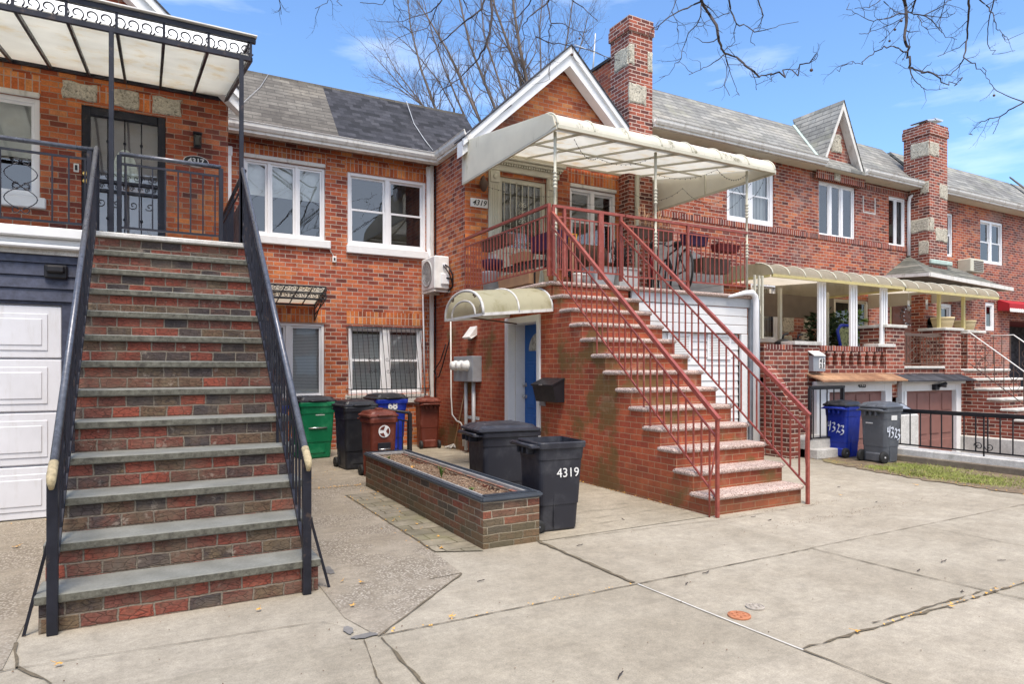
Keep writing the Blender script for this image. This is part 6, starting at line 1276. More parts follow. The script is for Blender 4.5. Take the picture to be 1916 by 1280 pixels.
# hipped slate porch roof
m = MB(); A = (16.9, Y1, 3.86); B_ = (17.0, 9.36, 3.80); C_ = (21.05, 9.36, 3.66); D_ = (21.2, Y1, 3.72); E1 = (18.05, Y1, 4.52); E2 = (19.3, Y1, 4.50)
m.poly([A, B_, E1]); m.poly([B_, C_, E2, E1]); m.poly([C_, D_, E2]); m.poly([A, B_, C_, D_]); m.build('porch_roof', M['slate2'], HF)
m = MB(); m.bar(B_, C_, 0.06, 0.10); m.bar(A, B_, 0.06, 0.08); m.bar(C_, D_, 0.06, 0.08); m.build('porch_eave', M['whiteD'], HF)
m = MB(); m.cbox(18.0, 19.0, 9.85, 9.93, 4.22, 4.34, 0.02); m.build('flashing', M['copper'], HF)
RA = thing('awning', 'dark red fabric awning with a scalloped edge at the far right', 'awning', (24, 10.3, 3.2)); m = MB(); m.prism([(22.65, 10.15, 3.22), (22.65, 10.15, 3.42), (22.65, 10.47, 3.56), (22.65, 10.47, 3.22)], (7, 0, 0)); m.build('cloth', M['redcl'], RA)
m = MB()
for k in range(60): m.lathe([(0.001, 0), (0.06, 0), (0.06, -0.01), (0.001, -0.01)], (22.71+k*0.116, 10.145, 3.22), 10, False, axis='y')
m.build('scalloped_edge', M['sign'], RA)
# far staircase with iron rails
SF = thing('staircase', 'far brick staircase with pale treads descending right of the garages', 'staircase', (16, 6.5, 0)); m = MB(); T = MB()
for k in range(8):
    ys = 7.60-0.24*k; zt_ = 1.45-0.2*k
    if zt_ > 0.3: m.box(15.0, 16.9, ys-0.24, ys, -1.0, zt_-0.25)
m.box(15.0, 16.9, 7.6, Y1, -0.1, 1.40); m.build('brickwork', M['pier'], SF)
for k in range(7):
    b = MB(); nosing(b, 14.97, 16.95, 7.58-0.24*(k+1)-0.04, 7.6-0.24*k, 1.45-0.2*(k+1), 0.055); b.build('tread', M['kerb'], SF)
b = MB(); nosing(b, 14.97, 16.95, 7.55, 7.9, 1.45, 0.055); b.build('tread', M['kerb'], SF)
m = MB(); m.box(15.32, 15.98, 7.66, 8.1, 1.45, 2.22); m.build('pier', M['pier'], SF); MB().cbox(15.28, 16.02, 7.62, 8.14, 2.22, 2.28, 0.01).build('pier_cap', M['kerb'], SF)
for x, lab in ((15.02, 'thin pale topped iron railing on the near side of the far staircase'), (16.8, 'thin pale topped iron railing on the far side of the far staircase')):
    t = thing('stair_railing', lab, 'railing', (x, 7, 1), 'iron railings of the far staircase'); s = 0.2/0.24
    m = MB(); m.tube([(x, 7.9, 2.20), (x, 7.45, 2.20), (x, 5.2, 2.20-s*2.25)], 0.012, 6); m.build('handrail', M['sign'], t)
    m = MB(); m.bar((x, 7.45, 1.55), (x, 5.2, 1.55-s*2.25), 0.014, 0.014); m.build('rail', M['brnrail'], t)
    for k in range(15): y = 7.85-0.17*k; z = 2.20-s*max(0, 7.45-y); b = MB(); b.bar((x, y, z-0.65), (x, y, z), 0.012, 0.012, up=(0, 1, 0)); b.build('baluster', M['brnrail'], t)
    for k in range(3): y = 7.2-0.55*k; z = 2.20-s*max(0, 7.45-y); b = MB(); scroll_heart(b, y, z-0.6, z-0.05, x, 0.09, 0.006, 'y'); b.build('scrollwork', M['brnrail'], t)
# pots on the piers
def pot(x, y, z, r, h, mat, lab, name='flower_pot'):
    m = MB(); m.lathe([(r*0.80, z), (r*0.97, z+h*0.6), (r, z+h*0.8), (r*1.05, z+h*0.82), (r*1.05, z+h), (r*0.95, z+h), (r*0.85, z+h*0.85), (0.01, z+h*0.82)], (x, y, 0), 20); o = m.build(name, M[mat]); tag(o, lab, 'flower pot'); return o
pot(14.65, 7.8, 2.30, 0.21, 0.23, 'pot', 'tan bowl pot on the brick pier just left of the far stairs'); pot(15.65, 7.88, 2.28, 0.21, 0.22, 'pot', 'tan bowl pot on the second brick pier by the far stairs')
t = thing('mailbox', 'black curved mailbox on the porch wall by the far door', 'mailbox', (16.25, 8.8, 2.5)); m = MB(); m.lathe([(0.001, -0.18), (0.11, -0.18), (0.11, 0.18), (0.001, 0.18)], (16.25, 8.79, 2.56), 12, axis='x'); m.box(16.07, 16.43, 8.69, 8.895, 2.38, 2.56); m.build('box', M['black'], t)
m = MB(); m.box(15.95, 16.6, 8.9, 9.2, 1.40, 3.2); m.build('porch_column', M['brickR'], HR)
for i, (x, z) in enumerate(((13.6, 2.75), (14.25, 2.8))):
    t = thing('wind_chime', ['silver wind chime hanging before the wooden door', 'silver wind chime hanging right of the wooden door'][i], 'wind chime', (x, 8.0, z)); m = MB()
    for k in range(4): m.tube([(x+0.02*(k-1.5), 7.9, z-0.12), (x+0.02*(k-1.5), 7.9, z+0.1)], 0.006, 5)
    m.tube([(x, 7.9, z+0.1), (x, 7.9, z+0.3)], 0.004, 4); m.build('tubes', M['chrome'], t)
# porch furniture: chair, plants, cooker lids
t = thing('chair', 'blue folding chair on the porch behind the pierced brick balustrade', 'chair', (12.2, 8.4, 1.3)); m = MB(); m.tube([(11.75, 8.1, 1.7), (11.75, 8.2, 2.2), (11.85, 8.2, 2.3), (12.4, 8.2, 2.3), (12.5, 8.2, 2.2), (12.5, 8.1, 1.7)], 0.03, 6); m.bar((11.75, 8.1, 1.3), (11.75, 8.1, 1.75), 0.03); m.bar((12.5, 8.1, 1.3), (12.5, 8.1, 1.75), 0.03); m.box(11.78, 12.47, 8.1, 8.5, 1.70, 1.74); m.build('frame', M['pblue'], t)
m = MB(); m.box(11.85, 12.4, 8.22, 8.23, 1.75, 2.25); m.build('backrest', plain('patterned_cloth', (0.25, 0.27, 0.12), 0.9, var=0.8, vs=25), t)
def bush(name, lab, cx, cy, cz, rx, rz, n, mat, seed, ls=0.07):
    t = thing(name, lab, 'potted plant', (cx, cy, cz-rz)); rg = random.Random(seed); m = MB()
    for k in range(n):
        a = rg.uniform(0, 2*pi); u_ = rg.uniform(-1, 1); r = rg.uniform(0.35, 1.05)*sqrt(1-u_*u_*0.8); c = Vector((cx+rx*r*cos(a), cy+rx*r*sin(a)*0.6, cz+rz*u_+rg.uniform(-.05, .05))); d = Vector((cos(a), sin(a)*0.6, rg.uniform(-.4, .6))).normalized(); q = d.cross(Vector((rg.uniform(-1, 1), rg.uniform(-1, 1), 1))).normalized(); l_ = ls*rg.uniform(.7, 1.6)
        m.poly([c, c+d*l_*0.5+q*l_*0.22, c+d*l_, c+d*l_*0.5-q*l_*0.22])
    m.build('foliage', M[mat], t); b = MB(); b.tube([(cx, cy, cz-rz-0.25), (cx+0.02, cy, cz)], 0.02, 5); b.build('stem', M['bark'], t); b = MB(); b.lathe([(0.10, cz-rz-0.35), (0.16, cz-rz-0.1), (0.15, cz-rz-0.1), (0.01, cz-rz-0.12)], (cx, cy, 0), 14); b.build('pot', M['terra'], t); return t
bush('potted_plant', 'large leafy plant on the porch left of the middle white post', 12.25, 8.9, 2.25, 0.36, 0.35, 420, 'dkleaf', 21, 0.13); bush('potted_plant', 'leafy plant on the porch right of the middle white post', 13.35, 9.1, 2.30, 0.45, 0.36, 420, 'leaf', 22, 0.13)
for i, x in enumerate((9.95, 10.35)):
    t = thing('kettle_grill', ['dark rounded lid left of the white pier cap on the porch', 'dark rounded lid behind the white pier cap on the porch'][i], 'grill lid', (x, 8.0, 1.7)); m = MB(); m.lathe([(0.17, 1.86), (0.15, 1.93), (0.06, 1.98), (0.02, 1.99)], (x, 8.0, 0), 14); m.tube([(x-0.02, 8.0, 1.98), (x, 8.0, 2.06), (x+0.12, 8.0, 2.08)], 0.02, 5); m.tube([(x, 8.0, 1.3), (x, 8.0, 1.88)], 0.02, 5); m.build('lid', M['black'], t)
# iron railings of the sunken driveway
flat_rail('driveway_railing', 'long black iron railing with scrolls on the driveway kerb at the right edge', 3.3, 6.25, 10.40, 0.20, 0.80, 19, 'black', 'black', axis='y', lo=0.06, mid=0.03, hw=0.04, heart=None)
t = thing('gate_scroll', 'pair of black iron scrolls low on the driveway railing', 'scrollwork', (10.4, 4.8, 0.3)); m = MB()
for sg in (-1, 1): m.tube(spiral((10.40, 4.98+sg*0.07, 0.34), 0.06, 1.3*sg, 0, (0, 1, 0), (0, 0, 1), 16), 0.007, 5)
m.bar((10.40, 4.98, 0.20), (10.40, 4.98, 0.78), 0.016, 0.016, up=(0, 1, 0)); m.build('scroll', M['black'], t)
t = flat_rail('entry_railing', 'short black railing on the concrete landing left of the 4323 garage', 9.33, 10.20, 7.0, 0.30, 1.15, 5, 'black', 'black', lo=0.02, mid=0.03, posts=(9.33, 10.17))
t = thing('security_camera', 'black twin floodlight camera above the mauve garage door', 'security camera', (13.8, 7.45, 1.1)); m = MB(); m.cbox(13.70, 13.84, 7.42, 7.50, 1.02, 1.14, 0.01); m.tube([(13.8, 7.42, 1.10), (13.92, 7.34, 1.16)], 0.035, 8); m.tube([(13.82, 7.42, 1.12), (14.0, 7.40, 1.10)], 0.03, 8); m.build('lamp', M['black'], t)
t = thing('crate', 'dark slatted plastic lid resting on the concrete block behind the grey bin', 'lid', (10.9, 6.5, 0.72)); m = MB(); m.cbox(10.63, 11.20, 6.36, 6.80, 0.70, 0.72, 0.004)
m.prism([(10.63, 6.36, 0.72), (10.63, 6.62, 0.87), (10.63, 6.65, 0.85), (10.63, 6.40, 0.70)], (0.57, 0, 0)); m.build('panel', M['black'], t); m = MB()
for k in range(2): m.prism([(10.69+0.26*k, 6.37, 0.735), (10.69+0.26*k, 6.58, 0.855), (10.69+0.26*k, 6.59, 0.845), (10.69+0.26*k, 6.38, 0.725)], (0.2, 0, 0))
m.build('slats', M['steel'], t)
# ================================================================== THINGS ON THE RIGHT TERRACE
ZT = 2.66
def trough(lab, x0, x1, y0, y1, z0, z1, mat, plants=30, along='x', pm='brnrail', seed=1, name='flower_box', ph=0.12):
    t = thing(name, lab, 'flower box', ((x0+x1)/2, (y0+y1)/2, z0)); c = 0.02; m = MB()
    m.loft([[(x0+c, y0+c, z0), (x1-c, y0+c, z0), (x1-c, y1-c, z0), (x0+c, y1-c, z0)], [(x0, y0, z1), (x1, y0, z1), (x1, y1, z1), (x0, y1, z1)], [(x0+.015, y0+.015, z1), (x1-.015, y0+.015, z1), (x1-.015, y1-.015, z1), (x0+.015, y1-.015, z1)], [(x0+.02, y0+.02, z1-.04), (x1-.02, y0+.02, z1-.04), (x1-.02, y1-.02, z1-.04), (x0+.02, y1-.02, z1-.04)]]); m.build('box', M[mat], t)
    rg = random.Random(seed); m = MB()
    for k in range(plants):
        x = rg.uniform(x0+.03, x1-.03); y = rg.uniform(y0+.03, y1-.03); p = [Vector((x, y, z1-.04))]
        for _ in range(3): p.append(p[-1]+Vector((rg.uniform(-.03, .03), rg.uniform(-.03, .03), rg.uniform(0, ph/2.2))))
        m.tube(p, 0.003, 3)
    if plants: m.build('dead_stems', M[pm], t)
    return t
trough('dark flower box of dry stems hung inside the left terrace railing near the wall', 4.84, 5.02, 9.0, 9.9, 3.40, 3.56, 'brnrail', 40, seed=1)
trough('purple planter box on a stand behind the left terrace railing', 5.0, 5.25, 7.85, 8.55, 3.18, 3.42, 'purple', 30, seed=2)
trough('dark flower box of dry grass on the front railing right of the gate', 6.35, 7.05, 7.66, 7.84, 3.42, 3.58, 'brnrail', 60, seed=3, ph=0.35, pm='wood')
trough('purple flower box inside the front railing over the bicycles', 7.35, 7.80, 7.68, 7.86, 3.40, 3.58, 'purple', 6, seed=4)
M['dkred'] = plain('dark_red_box', (0.13, 0.018, 0.02), 0.6, var=0.3)
trough('dark red flower box at the right end of the front railing', 8.05, 8.50, 7.68, 7.90, 3.36, 3.48, 'dkred', 20, seed=5)
trough('brown hanging planter below the red box at the terrace corner', 7.95, 8.58, 7.95, 8.2, 3.05, 3.28, 'brnrail', 10, seed=6)
trough('long wooden flower box on the terrace floor behind the side railing', 4.90, 5.1, 8.4, 9.4, 2.72, 2.92, 'wood', 30, seed=7)
trough('terracotta coloured box on the little table behind the side railing', 4.92, 5.12, 8.6, 9.05, 3.08, 3.22, 'wood', 10, seed=8)
t = thing('bucket', 'grey lidded bucket in the left corner of the terrace', 'bucket', (5.0, 9.9, ZT)); m = MB(); m.lathe([(0.12, ZT), (0.16, ZT+0.36), (0.17, ZT+0.38), (0.17, ZT+0.41), (0.02, ZT+0.42)], (5.02, 9.85, 0), 18); m.build('body', M['concgrey'], t)
t = thing('basket', 'dark basket with white cloth on top of the grey bucket', 'basket', (5.02, 9.85, 3.1)); m = MB(); m.lathe([(0.14, 3.09), (0.20, 3.24), (0.18, 3.26), (0.02, 3.22)], (5.02, 9.8, 0), 14); m.build('bowl', M['purple'], t); m = MB(); m.lathe([(0.10, 3.22), (0.09, 3.34), (0.03, 3.38)], (5.02, 9.8, 0), 10); m.build('cloth', M['sign'], t)
o = pot(4.98, 7.78, ZT, 0.12, 0.17, 'terra', 'terracotta pot on the stone edge at the terrace corner'); 
t = thing('table', 'small dark iron table behind the side railing', 'table', (5.1, 9, ZT)); m = MB(); m.box(4.95, 5.30, 8.3, 9.5, 3.03, 3.06); m.build('top', M['black'], t)
for a, c in ((4.97, 8.35), (5.27, 8.35), (4.97, 9.45), (5.27, 9.45)): MB().box(a, a+0.02, c, c+0.02, ZT, 3.03).build('leg', M['black'], t)
pot(5.15, 8.15, ZT+0.02, 0.13, 0.22, 'pot', 'pale ribbed pot under the purple planter', 'flower_pot'); 
for i, (x, y, c, lab) in enumerate(((5.35, 7.78, 'sign', 'white patterned pot at the top of the stairs'), (5.50, 7.80, 'concgrey', 'grey patterned pot beside the white one at the top of the stairs'))): pot(x, y, ZT, 0.07, 0.15, c, lab)
t = thing('barrel_grill', 'brown barrel shaped grill behind the gate posts on the terrace', 'grill', (6.2, 9.2, ZT)); m = MB(); m.lathe([(0.01, -0.30), (0.20, -0.30), (0.235, -0.26), (0.235, 0.26), (0.20, 0.30), (0.01, 0.30)], (6.45, 9.1, 3.30), 18, axis='x'); m.build('drum', plain('brown_grill', (0.10, 0.045, 0.02), 0.5), t)
for a in (6.25, 6.65): MB().box(a, a+0.03, 9.08, 9.11, ZT, 3.12).build('leg', M['black'], t)
t = thing('storage_box', 'white boxy cabinet on the terrace right of the gate', 'cabinet', (6.75, 8.6, ZT)); MB().cbox(6.55, 6.95, 8.35, 8.7, ZT, 3.04, 0.012).build('body', M['sign'], t); MB().cbox(6.53, 6.97, 8.33, 8.72, 3.04, 3.07, 0.008).build('lid', M['sign'], t)
t = thing('storage_bin', 'grey plastic tub between the gate and the white cabinet', 'tub', (6.2, 8.5, ZT)); m = MB(); m.loft([rrect(6.25, 8.5, 0.17, 0.14, .03, ZT), rrect(6.25, 8.5, 0.21, 0.18, .03, 3.02), rrect(6.25, 8.5, 0.23, 0.2, .03, 3.05)]); m.build('body', M['concgrey'], t)
t = thing('garden_chair', 'dark lattice metal chair before the terrace window', 'chair', (6.0, 9.6, ZT)); m = MB()
for k in range(9): m.tube([(5.85+0.07*k, 9.5, 3.05), (6.0+0.04*k, 9.55, 3.55)], 0.009, 4); m.tube([(6.40-0.06*k, 9.5, 3.05), (6.2-0.03*k, 9.55, 3.55)], 0.009, 4)
m.tube([(5.85, 9.5, 3.05), (5.92, 9.55, 3.5), (6.12, 9.58, 3.62), (6.33, 9.55, 3.5), (6.40, 9.5, 3.05)], 0.014, 6); m.build('backrest', M['black'], t); m = MB(); m.box(5.85, 6.4, 9.1, 9.5, 3.03, 3.05); m.build('seat', M['black'], t)
for a, c in ((5.87, 9.12), (6.36, 9.12), (5.87, 9.48), (6.36, 9.48)): MB().box(a, a+0.02, c, c+0.02, ZT, 3.03).build('leg', M['black'], t)
t = thing('hand_tool', 'yellow handled garden tool standing by the terrace wall', 'garden tool', (5.9, 8, ZT)); m = MB(); m.tube([(5.42, 8.0, ZT), (5.42, 8.02, 3.30)], 0.012, 5); m.build('shaft', M['wood'], t); m = MB(); m.tube([(5.36, 8.02, 3.30), (5.35, 8.02, 3.42), (5.49, 8.02, 3.42), (5.48, 8.02, 3.30), (5.36, 8.02, 3.30)], 0.012, 5); m.build('grip', plain('yellow_grip', (0.8, 0.45, 0.03), 0.5), t)
def bike(x, y, lab, rim, fr, ang, s=1.0):
    t = thing('bicycle', lab, 'bicycle', (0, 0, 0), 'bicycles on the terrace'); R_ = 0.29*s
    for dx, nm in ((-0.45*s, 'wheel'), (0.45*s, 'wheel')):
        m = MB(); m.tube([(dx+R_*cos(a), 0, R_+R_*sin(a)) for a in [2*pi*i/28 for i in range(29)]], 0.018, 6); wv = m.build(nm, M['prub'], t)
        m = MB(); m.tube([(dx+(R_-0.03)*cos(a), 0, R_+(R_-0.03)*sin(a)) for a in [2*pi*i/28 for i in range(29)]], 0.009, 5)
        for i in range(14): a = pi*2*i/14; m.tube([(dx, 0.02, R_), (dx+(R_-0.03)*cos(a), 0, R_+(R_-0.03)*sin(a))], 0.0015, 3)
        m.build('rim', M[rim], wv)
    m = MB(); bb = (-0.02*s, 0, 0.28*s); st = (-0.16*s, 0, 0.66*s); hd = (0.30*s, 0, 0.62*s)
    for a, c in ((bb, st), (bb, hd), (st, hd), ((-0.45*s, 0, R_), bb), ((-0.45*s, 0, R_), (-0.14*s, 0, 0.60*s)), ((0.45*s, 0, R_), (0.27*s, 0, 0.74*s))): m.tube([a, c], 0.016, 6)
    m.build('frame', fr, t); m = MB(); m.tube([(0.25*s, -0.25, 0.80*s), (0.29*s, -0.1, 0.80*s), (0.27*s, 0, 0.75*s), (0.29*s, 0.1, 0.80*s), (0.25*s, 0.25, 0.80*s)], 0.012, 6); m.build('handlebar', M['black'], t)
    m = MB(); m.lathe([(0.001, -0.12), (0.03, -0.1), (0.07, 0.08), (0.02, 0.12)], (-0.18*s, 0, 0.71*s), 8, axis='x'); m.build('saddle', M['black'], t); t.location = (x, y, ZT+0.012); t.rotation_euler = (0, 0, ang)
bike(7.65, 8.3, 'bicycle with pale rims leaning behind the front railing', 'chrome', M['black'], 1.15, 1.15); bike(7.35, 8.5, 'dark red bicycle behind the one with pale rims', 'black', M['redcl'], 0.95, 1.15)
t = thing('potted_plant', 'dry twiggy potted plant behind the railing left of the bicycles', 'potted plant', (7.0, 9.0, ZT)); rg = random.Random(31); m = MB()
for k in range(80):
    p = [Vector((7.05, 9.0, ZT+0.2))]; 
    for _ in range(4): p.append(p[-1]+Vector((rg.uniform(-.09, .09), rg.uniform(-.09, .09), rg.uniform(0.05, .24))))
    m.tube(p, 0.005, 3); q = p[-1]; m.poly([q, q+Vector((.05, .01, .02)), q+Vector((.03, .03, .06))])
m.build('twigs', M['twig'], t); m = MB(); m.lathe([(0.12, ZT), (0.17, ZT+0.22), (0.02, ZT+0.2)], (7.05, 9.0, 0), 14); m.build('pot', M['terra'], t)
t = thing('antenna', 'thin grey rooftop antenna mast behind the gable and chimney', 'antenna', (11.55, 16, 9)); m = MB(); m.tube([at(1108, 150, y=16), at(1114, 62, y=16)], [0.03, 0.02], 5); m.tube([at(1075, 83, y=16), at(1146, 110, y=16)], 0.012, 4); m.build('mast', M['concgrey'], t)
m = MB(); m.box(-40, 8.1, 13.0, 24, 0, 6.0); m.box(8.4, 60, 12, 24, 0, 6.9); 
o = m.build('rear_block', M['shD'], HC, 'flat dark roofs behind the street fronts')

# ================================================================== TREES
def grow(m, p, d, L_, r, lev, rg, up=0.25, n3=4, droop=0.0, buds=None, wig=0.22):
    k = 5; pts = [p]; rs_ = [r]; q = p; dd = d.normalized()
    for i in range(k):
        dd = (dd+Vector((rg.gauss(0, wig), rg.gauss(0, wig), rg.gauss(0, wig)+up*0.25-droop*0.2))).normalized(); q = q+dd*(L_/k); pts.append(q); rs_.append(max(r*(1-0.7*(i+1)/k), 0.001))
    m.tube(pts, rs_, n3, cap=False)
    if buds is not None and lev <= 1: buds.append((q, dd))
    if lev <= 0: return
    nb = {4: 8, 3: 7, 2: 5, 1: 4}[lev]
    for i in range(nb):
        f = 0.2+0.78*(i+rg.random())/nb; j = min(int(f*k), k-1); b = pts[j].lerp(pts[j+1], f*k-j); t_ = (pts[j+1]-pts[j]).normalized()
        s = t_.cross(Vector((rg.gauss(0, 1), rg.gauss(0, 1), rg.gauss(0, 1)))).normalized(); ang = rg.uniform(0.5, 1.0)
        grow(m, b, t_*cos(ang)+s*sin(ang), L_*rg.uniform(0.35, 0.6)*(1.1-0.5*f), rs_[j]*0.5, lev-1, rg, up, 3, droop, buds, wig)
rg = random.Random(77)
TB = thing('bare_tree', 'tall bare many stemmed tree behind the gable roof', 'tree', tuple(at(980, 300, d=24)*1.0)); TB.location.z = -1.2
stems = [[(985, 330), (1003, 225), (985, 150), (973, 90), (962, 20), (955, -70)], [(980, 330), (985, 220), (972, 140), (950, 80), (925, 10), (915, -60)], [(960, 340), (940, 235), (905, 150), (878, 80), (860, 0), (850, -60)],
 [(950, 340), (905, 240), (870, 165), (838, 95), (805, 40), (780, 0)], [(1000, 340), (1008, 220), (1012, 130), (1010, 50), (1018, -40)], [(1010, 330), (1025, 225), (1045, 150), (1060, 80), (1072, 0)], [(1015, 330), (1040, 220), (1070, 140), (1088, 80), (1100, 30)],
 [(970, 340), (960, 230), (930, 140), (905, 60), (898, -30)]]
m = MB()
for i, s in enumerate(stems):
    dz = 23.5+rg.uniform(-1.0, 1.2); P = [at(u, v, d=dz+0.25*k) for k, (u, v) in enumerate(s)]; P = [Vector((TB.location.x, TB.location.y, 4.5+rg.uniform(0, 1)))]+P
    r0 = (0.125, 0.11, 0.08, 0.075, 0.06, 0.065, 0.05, 0.065)[i]; rr = [r0*(1-0.75*k/(len(P)-1)) for k in range(len(P))]; m.tube(P, rr, 6, cap=False)
    for k in range(1, len(P)-1):
        for _ in range(8):
            f = rg.random(); b = P[k].lerp(P[k+1], f); t_ = (P[k+1]-P[k]).normalized(); sd_ = t_.cross(Vector((rg.gauss(0, 1), rg.gauss(0, 1), rg.gauss(0, .5)))).normalized(); a = rg.uniform(0.35, 0.8)
            grow(m, b, t_*cos(a)+sd_*sin(a), rg.uniform(1.2, 2.6)*(1-0.08*k), rr[k]*0.32, 2, rg, 0.5)
m.tube([(TB.location.x, TB.location.y, -1.3), (TB.location.x+0.05, TB.location.y, 2.5), (TB.location.x, TB.location.y, 5.3)], [0.38, 0.32, 0.28], 10)
m.build('branches', M['bark'], TB)
TB2 = thing('bare_tree', 'bare spreading tree behind the dark shingle roof', 'tree', tuple(at(850, 300, d=26))); TB2.location.z = -1.2; m = MB()
for i, s in enumerate([[(850, 330), (815, 205), (788, 130), (768, 50), (760, -30)], [(850, 330), (800, 205), (750, 160), (692, 95)], [(860, 330), (868, 215), (830, 125), (808, 60), (790, -10)], [(845, 330), (795, 200), (745, 165), (690, 140)], [(855, 330), (850, 205), (820, 150), (775, 95), (735, 60)], [(850, 330), (790, 195), (740, 130), (710, 75)]]):
    dz = 25.5+rg.uniform(-1.0, 1.2); P = [Vector((TB2.location.x, TB2.location.y, 4.8))]+[at(u, v, d=dz+0.2*k) for k, (u, v) in enumerate(s)]; r0 = (0.08, 0.05, 0.06, 0.04, 0.045, 0.045)[i]; rr = [r0*(1-0.78*k/(len(P)-1)) for k in range(len(P))]; m.tube(P, rr, 5, cap=False)
    for k in range(1, len(P)-1):
        for _ in range(8):
            f = rg.random(); b = P[k].lerp(P[k+1], f); t_ = (P[k+1]-P[k]).normalized(); sd_ = t_.cross(Vector((rg.gauss(0, 1), rg.gauss(0, 1), rg.gauss(0, .5)))).normalized(); a = rg.uniform(0.3, 0.75)
            grow(m, b, t_*cos(a)+sd_*sin(a), rg.uniform(1.0, 2.2)*(1-0.08*k), rr[k]*0.35, 2, rg, 0.5)
m.tube([(TB2.location.x, TB2.location.y, -1.3), (TB2.location.x, TB2.location.y, 5.2)], [0.3, 0.2], 8); m.build('branches', M['bark'], TB2)
# the two street trees whose branches hang in from above; trunks stand outside the frame
def street_tree(lab, base, crotch, limbs, D, seed, r_main=1.0):
    t = thing('street_tree', lab, 'tree', (base[0], base[1], 0)); rg = random.Random(seed); m = MB(); b0 = Vector((*base, -0.1)); c0 = Vector(crotch)
    T = MB(); T.tube([b0, b0.lerp(c0, 0.35)+Vector((0.08, 0, 0)), b0.lerp(c0, 0.7), c0], [0.30, 0.24, 0.21, 0.17], 12); T.build('trunk', M['bark'], t); balls = MB()
    for (pts, r0, tw) in limbs:
        if len(pts[0]) == 3: P = [Vector(p) for p in pts]
        else:
            d0 = D+rg.uniform(-0.8, 0.8); P = [at(u, v, d=d0+0.12*k*rg.choice((-1, 1))) for k, (u, v) in enumerate(pts)]
        r0 *= r_main; rr = [max(r0*(1-0.80*k/(len(P)-1)), 0.0035) for k in range(len(P))]
        # smooth the traced line a little with in-between wobble
        Q = []; RR = []
        for a, c, ra, rc in zip(P[:-1], P[1:], rr[:-1], rr[1:]):
            for f in (0, 0.33, 0.66): Q.append(a.lerp(c, f)+Vector((rg.gauss(0, 1), rg.gauss(0, 1), rg.gauss(0, 1)))*((a-c).length*0.010 if f else 0)); RR.append(ra+(rc-ra)*f)
        Q.append(P[-1]); RR.append(rr[-1]); m.tube(Q, RR, 6, cap=False)
        for k in range(1, len(Q)-1):
            if rg.random() < tw*0.55:
                t_ = (Q[k+1]-Q[k-1]).normalized(); sd_ = t_.cross(Vector((rg.gauss(0, 1), rg.gauss(0, 1), rg.gauss(0, 1)))).normalized(); a = rg.uniform(0.5, 1.1)
                grow(m, Q[k], t_*cos(a)+sd_*sin(a), rg.uniform(0.12, 0.40), max(0.004, RR[k]*0.5), 0 if rg.random() < 0.45 else 1, rg, 0.1, 3, 0.0, None, 0.30)
                if rg.random() < 0.05: e = Q[k]+Vector((0, 0, -0.09)); m.tube([Q[k], e], 0.0015, 3); balls.lathe([(0.001, -0.016), (0.012, -0.010), (0.016, 0), (0.012, 0.010), (0.001, 0.016)], e, 8)
        f0 = Q[0]; f1 = c0+Vector((rg.uniform(-.3, .3), rg.uniform(-.3, .3), rg.uniform(0, .6)))
        if len(pts[0]) == 2 and (pts[0][1] < -5 or pts[0][0] > 1920): m.tube([f0, f0.lerp(f1, 0.4)+Vector((0, 0, 0.9)), f1], [RR[0], RR[0]*1.7+0.01, 0.05], 6, cap=False)
    m.build('branches', M['twig'], t)
    if balls.v: balls.build('seed_balls', M['brnrail'], t)
    return t
A = lambda s: [tuple(map(float, q.split(','))) for q in s.split()]
Zr = lambda s, ox, oy, k: [(ox+a/k, oy+b/k) for a, b in A(s)]
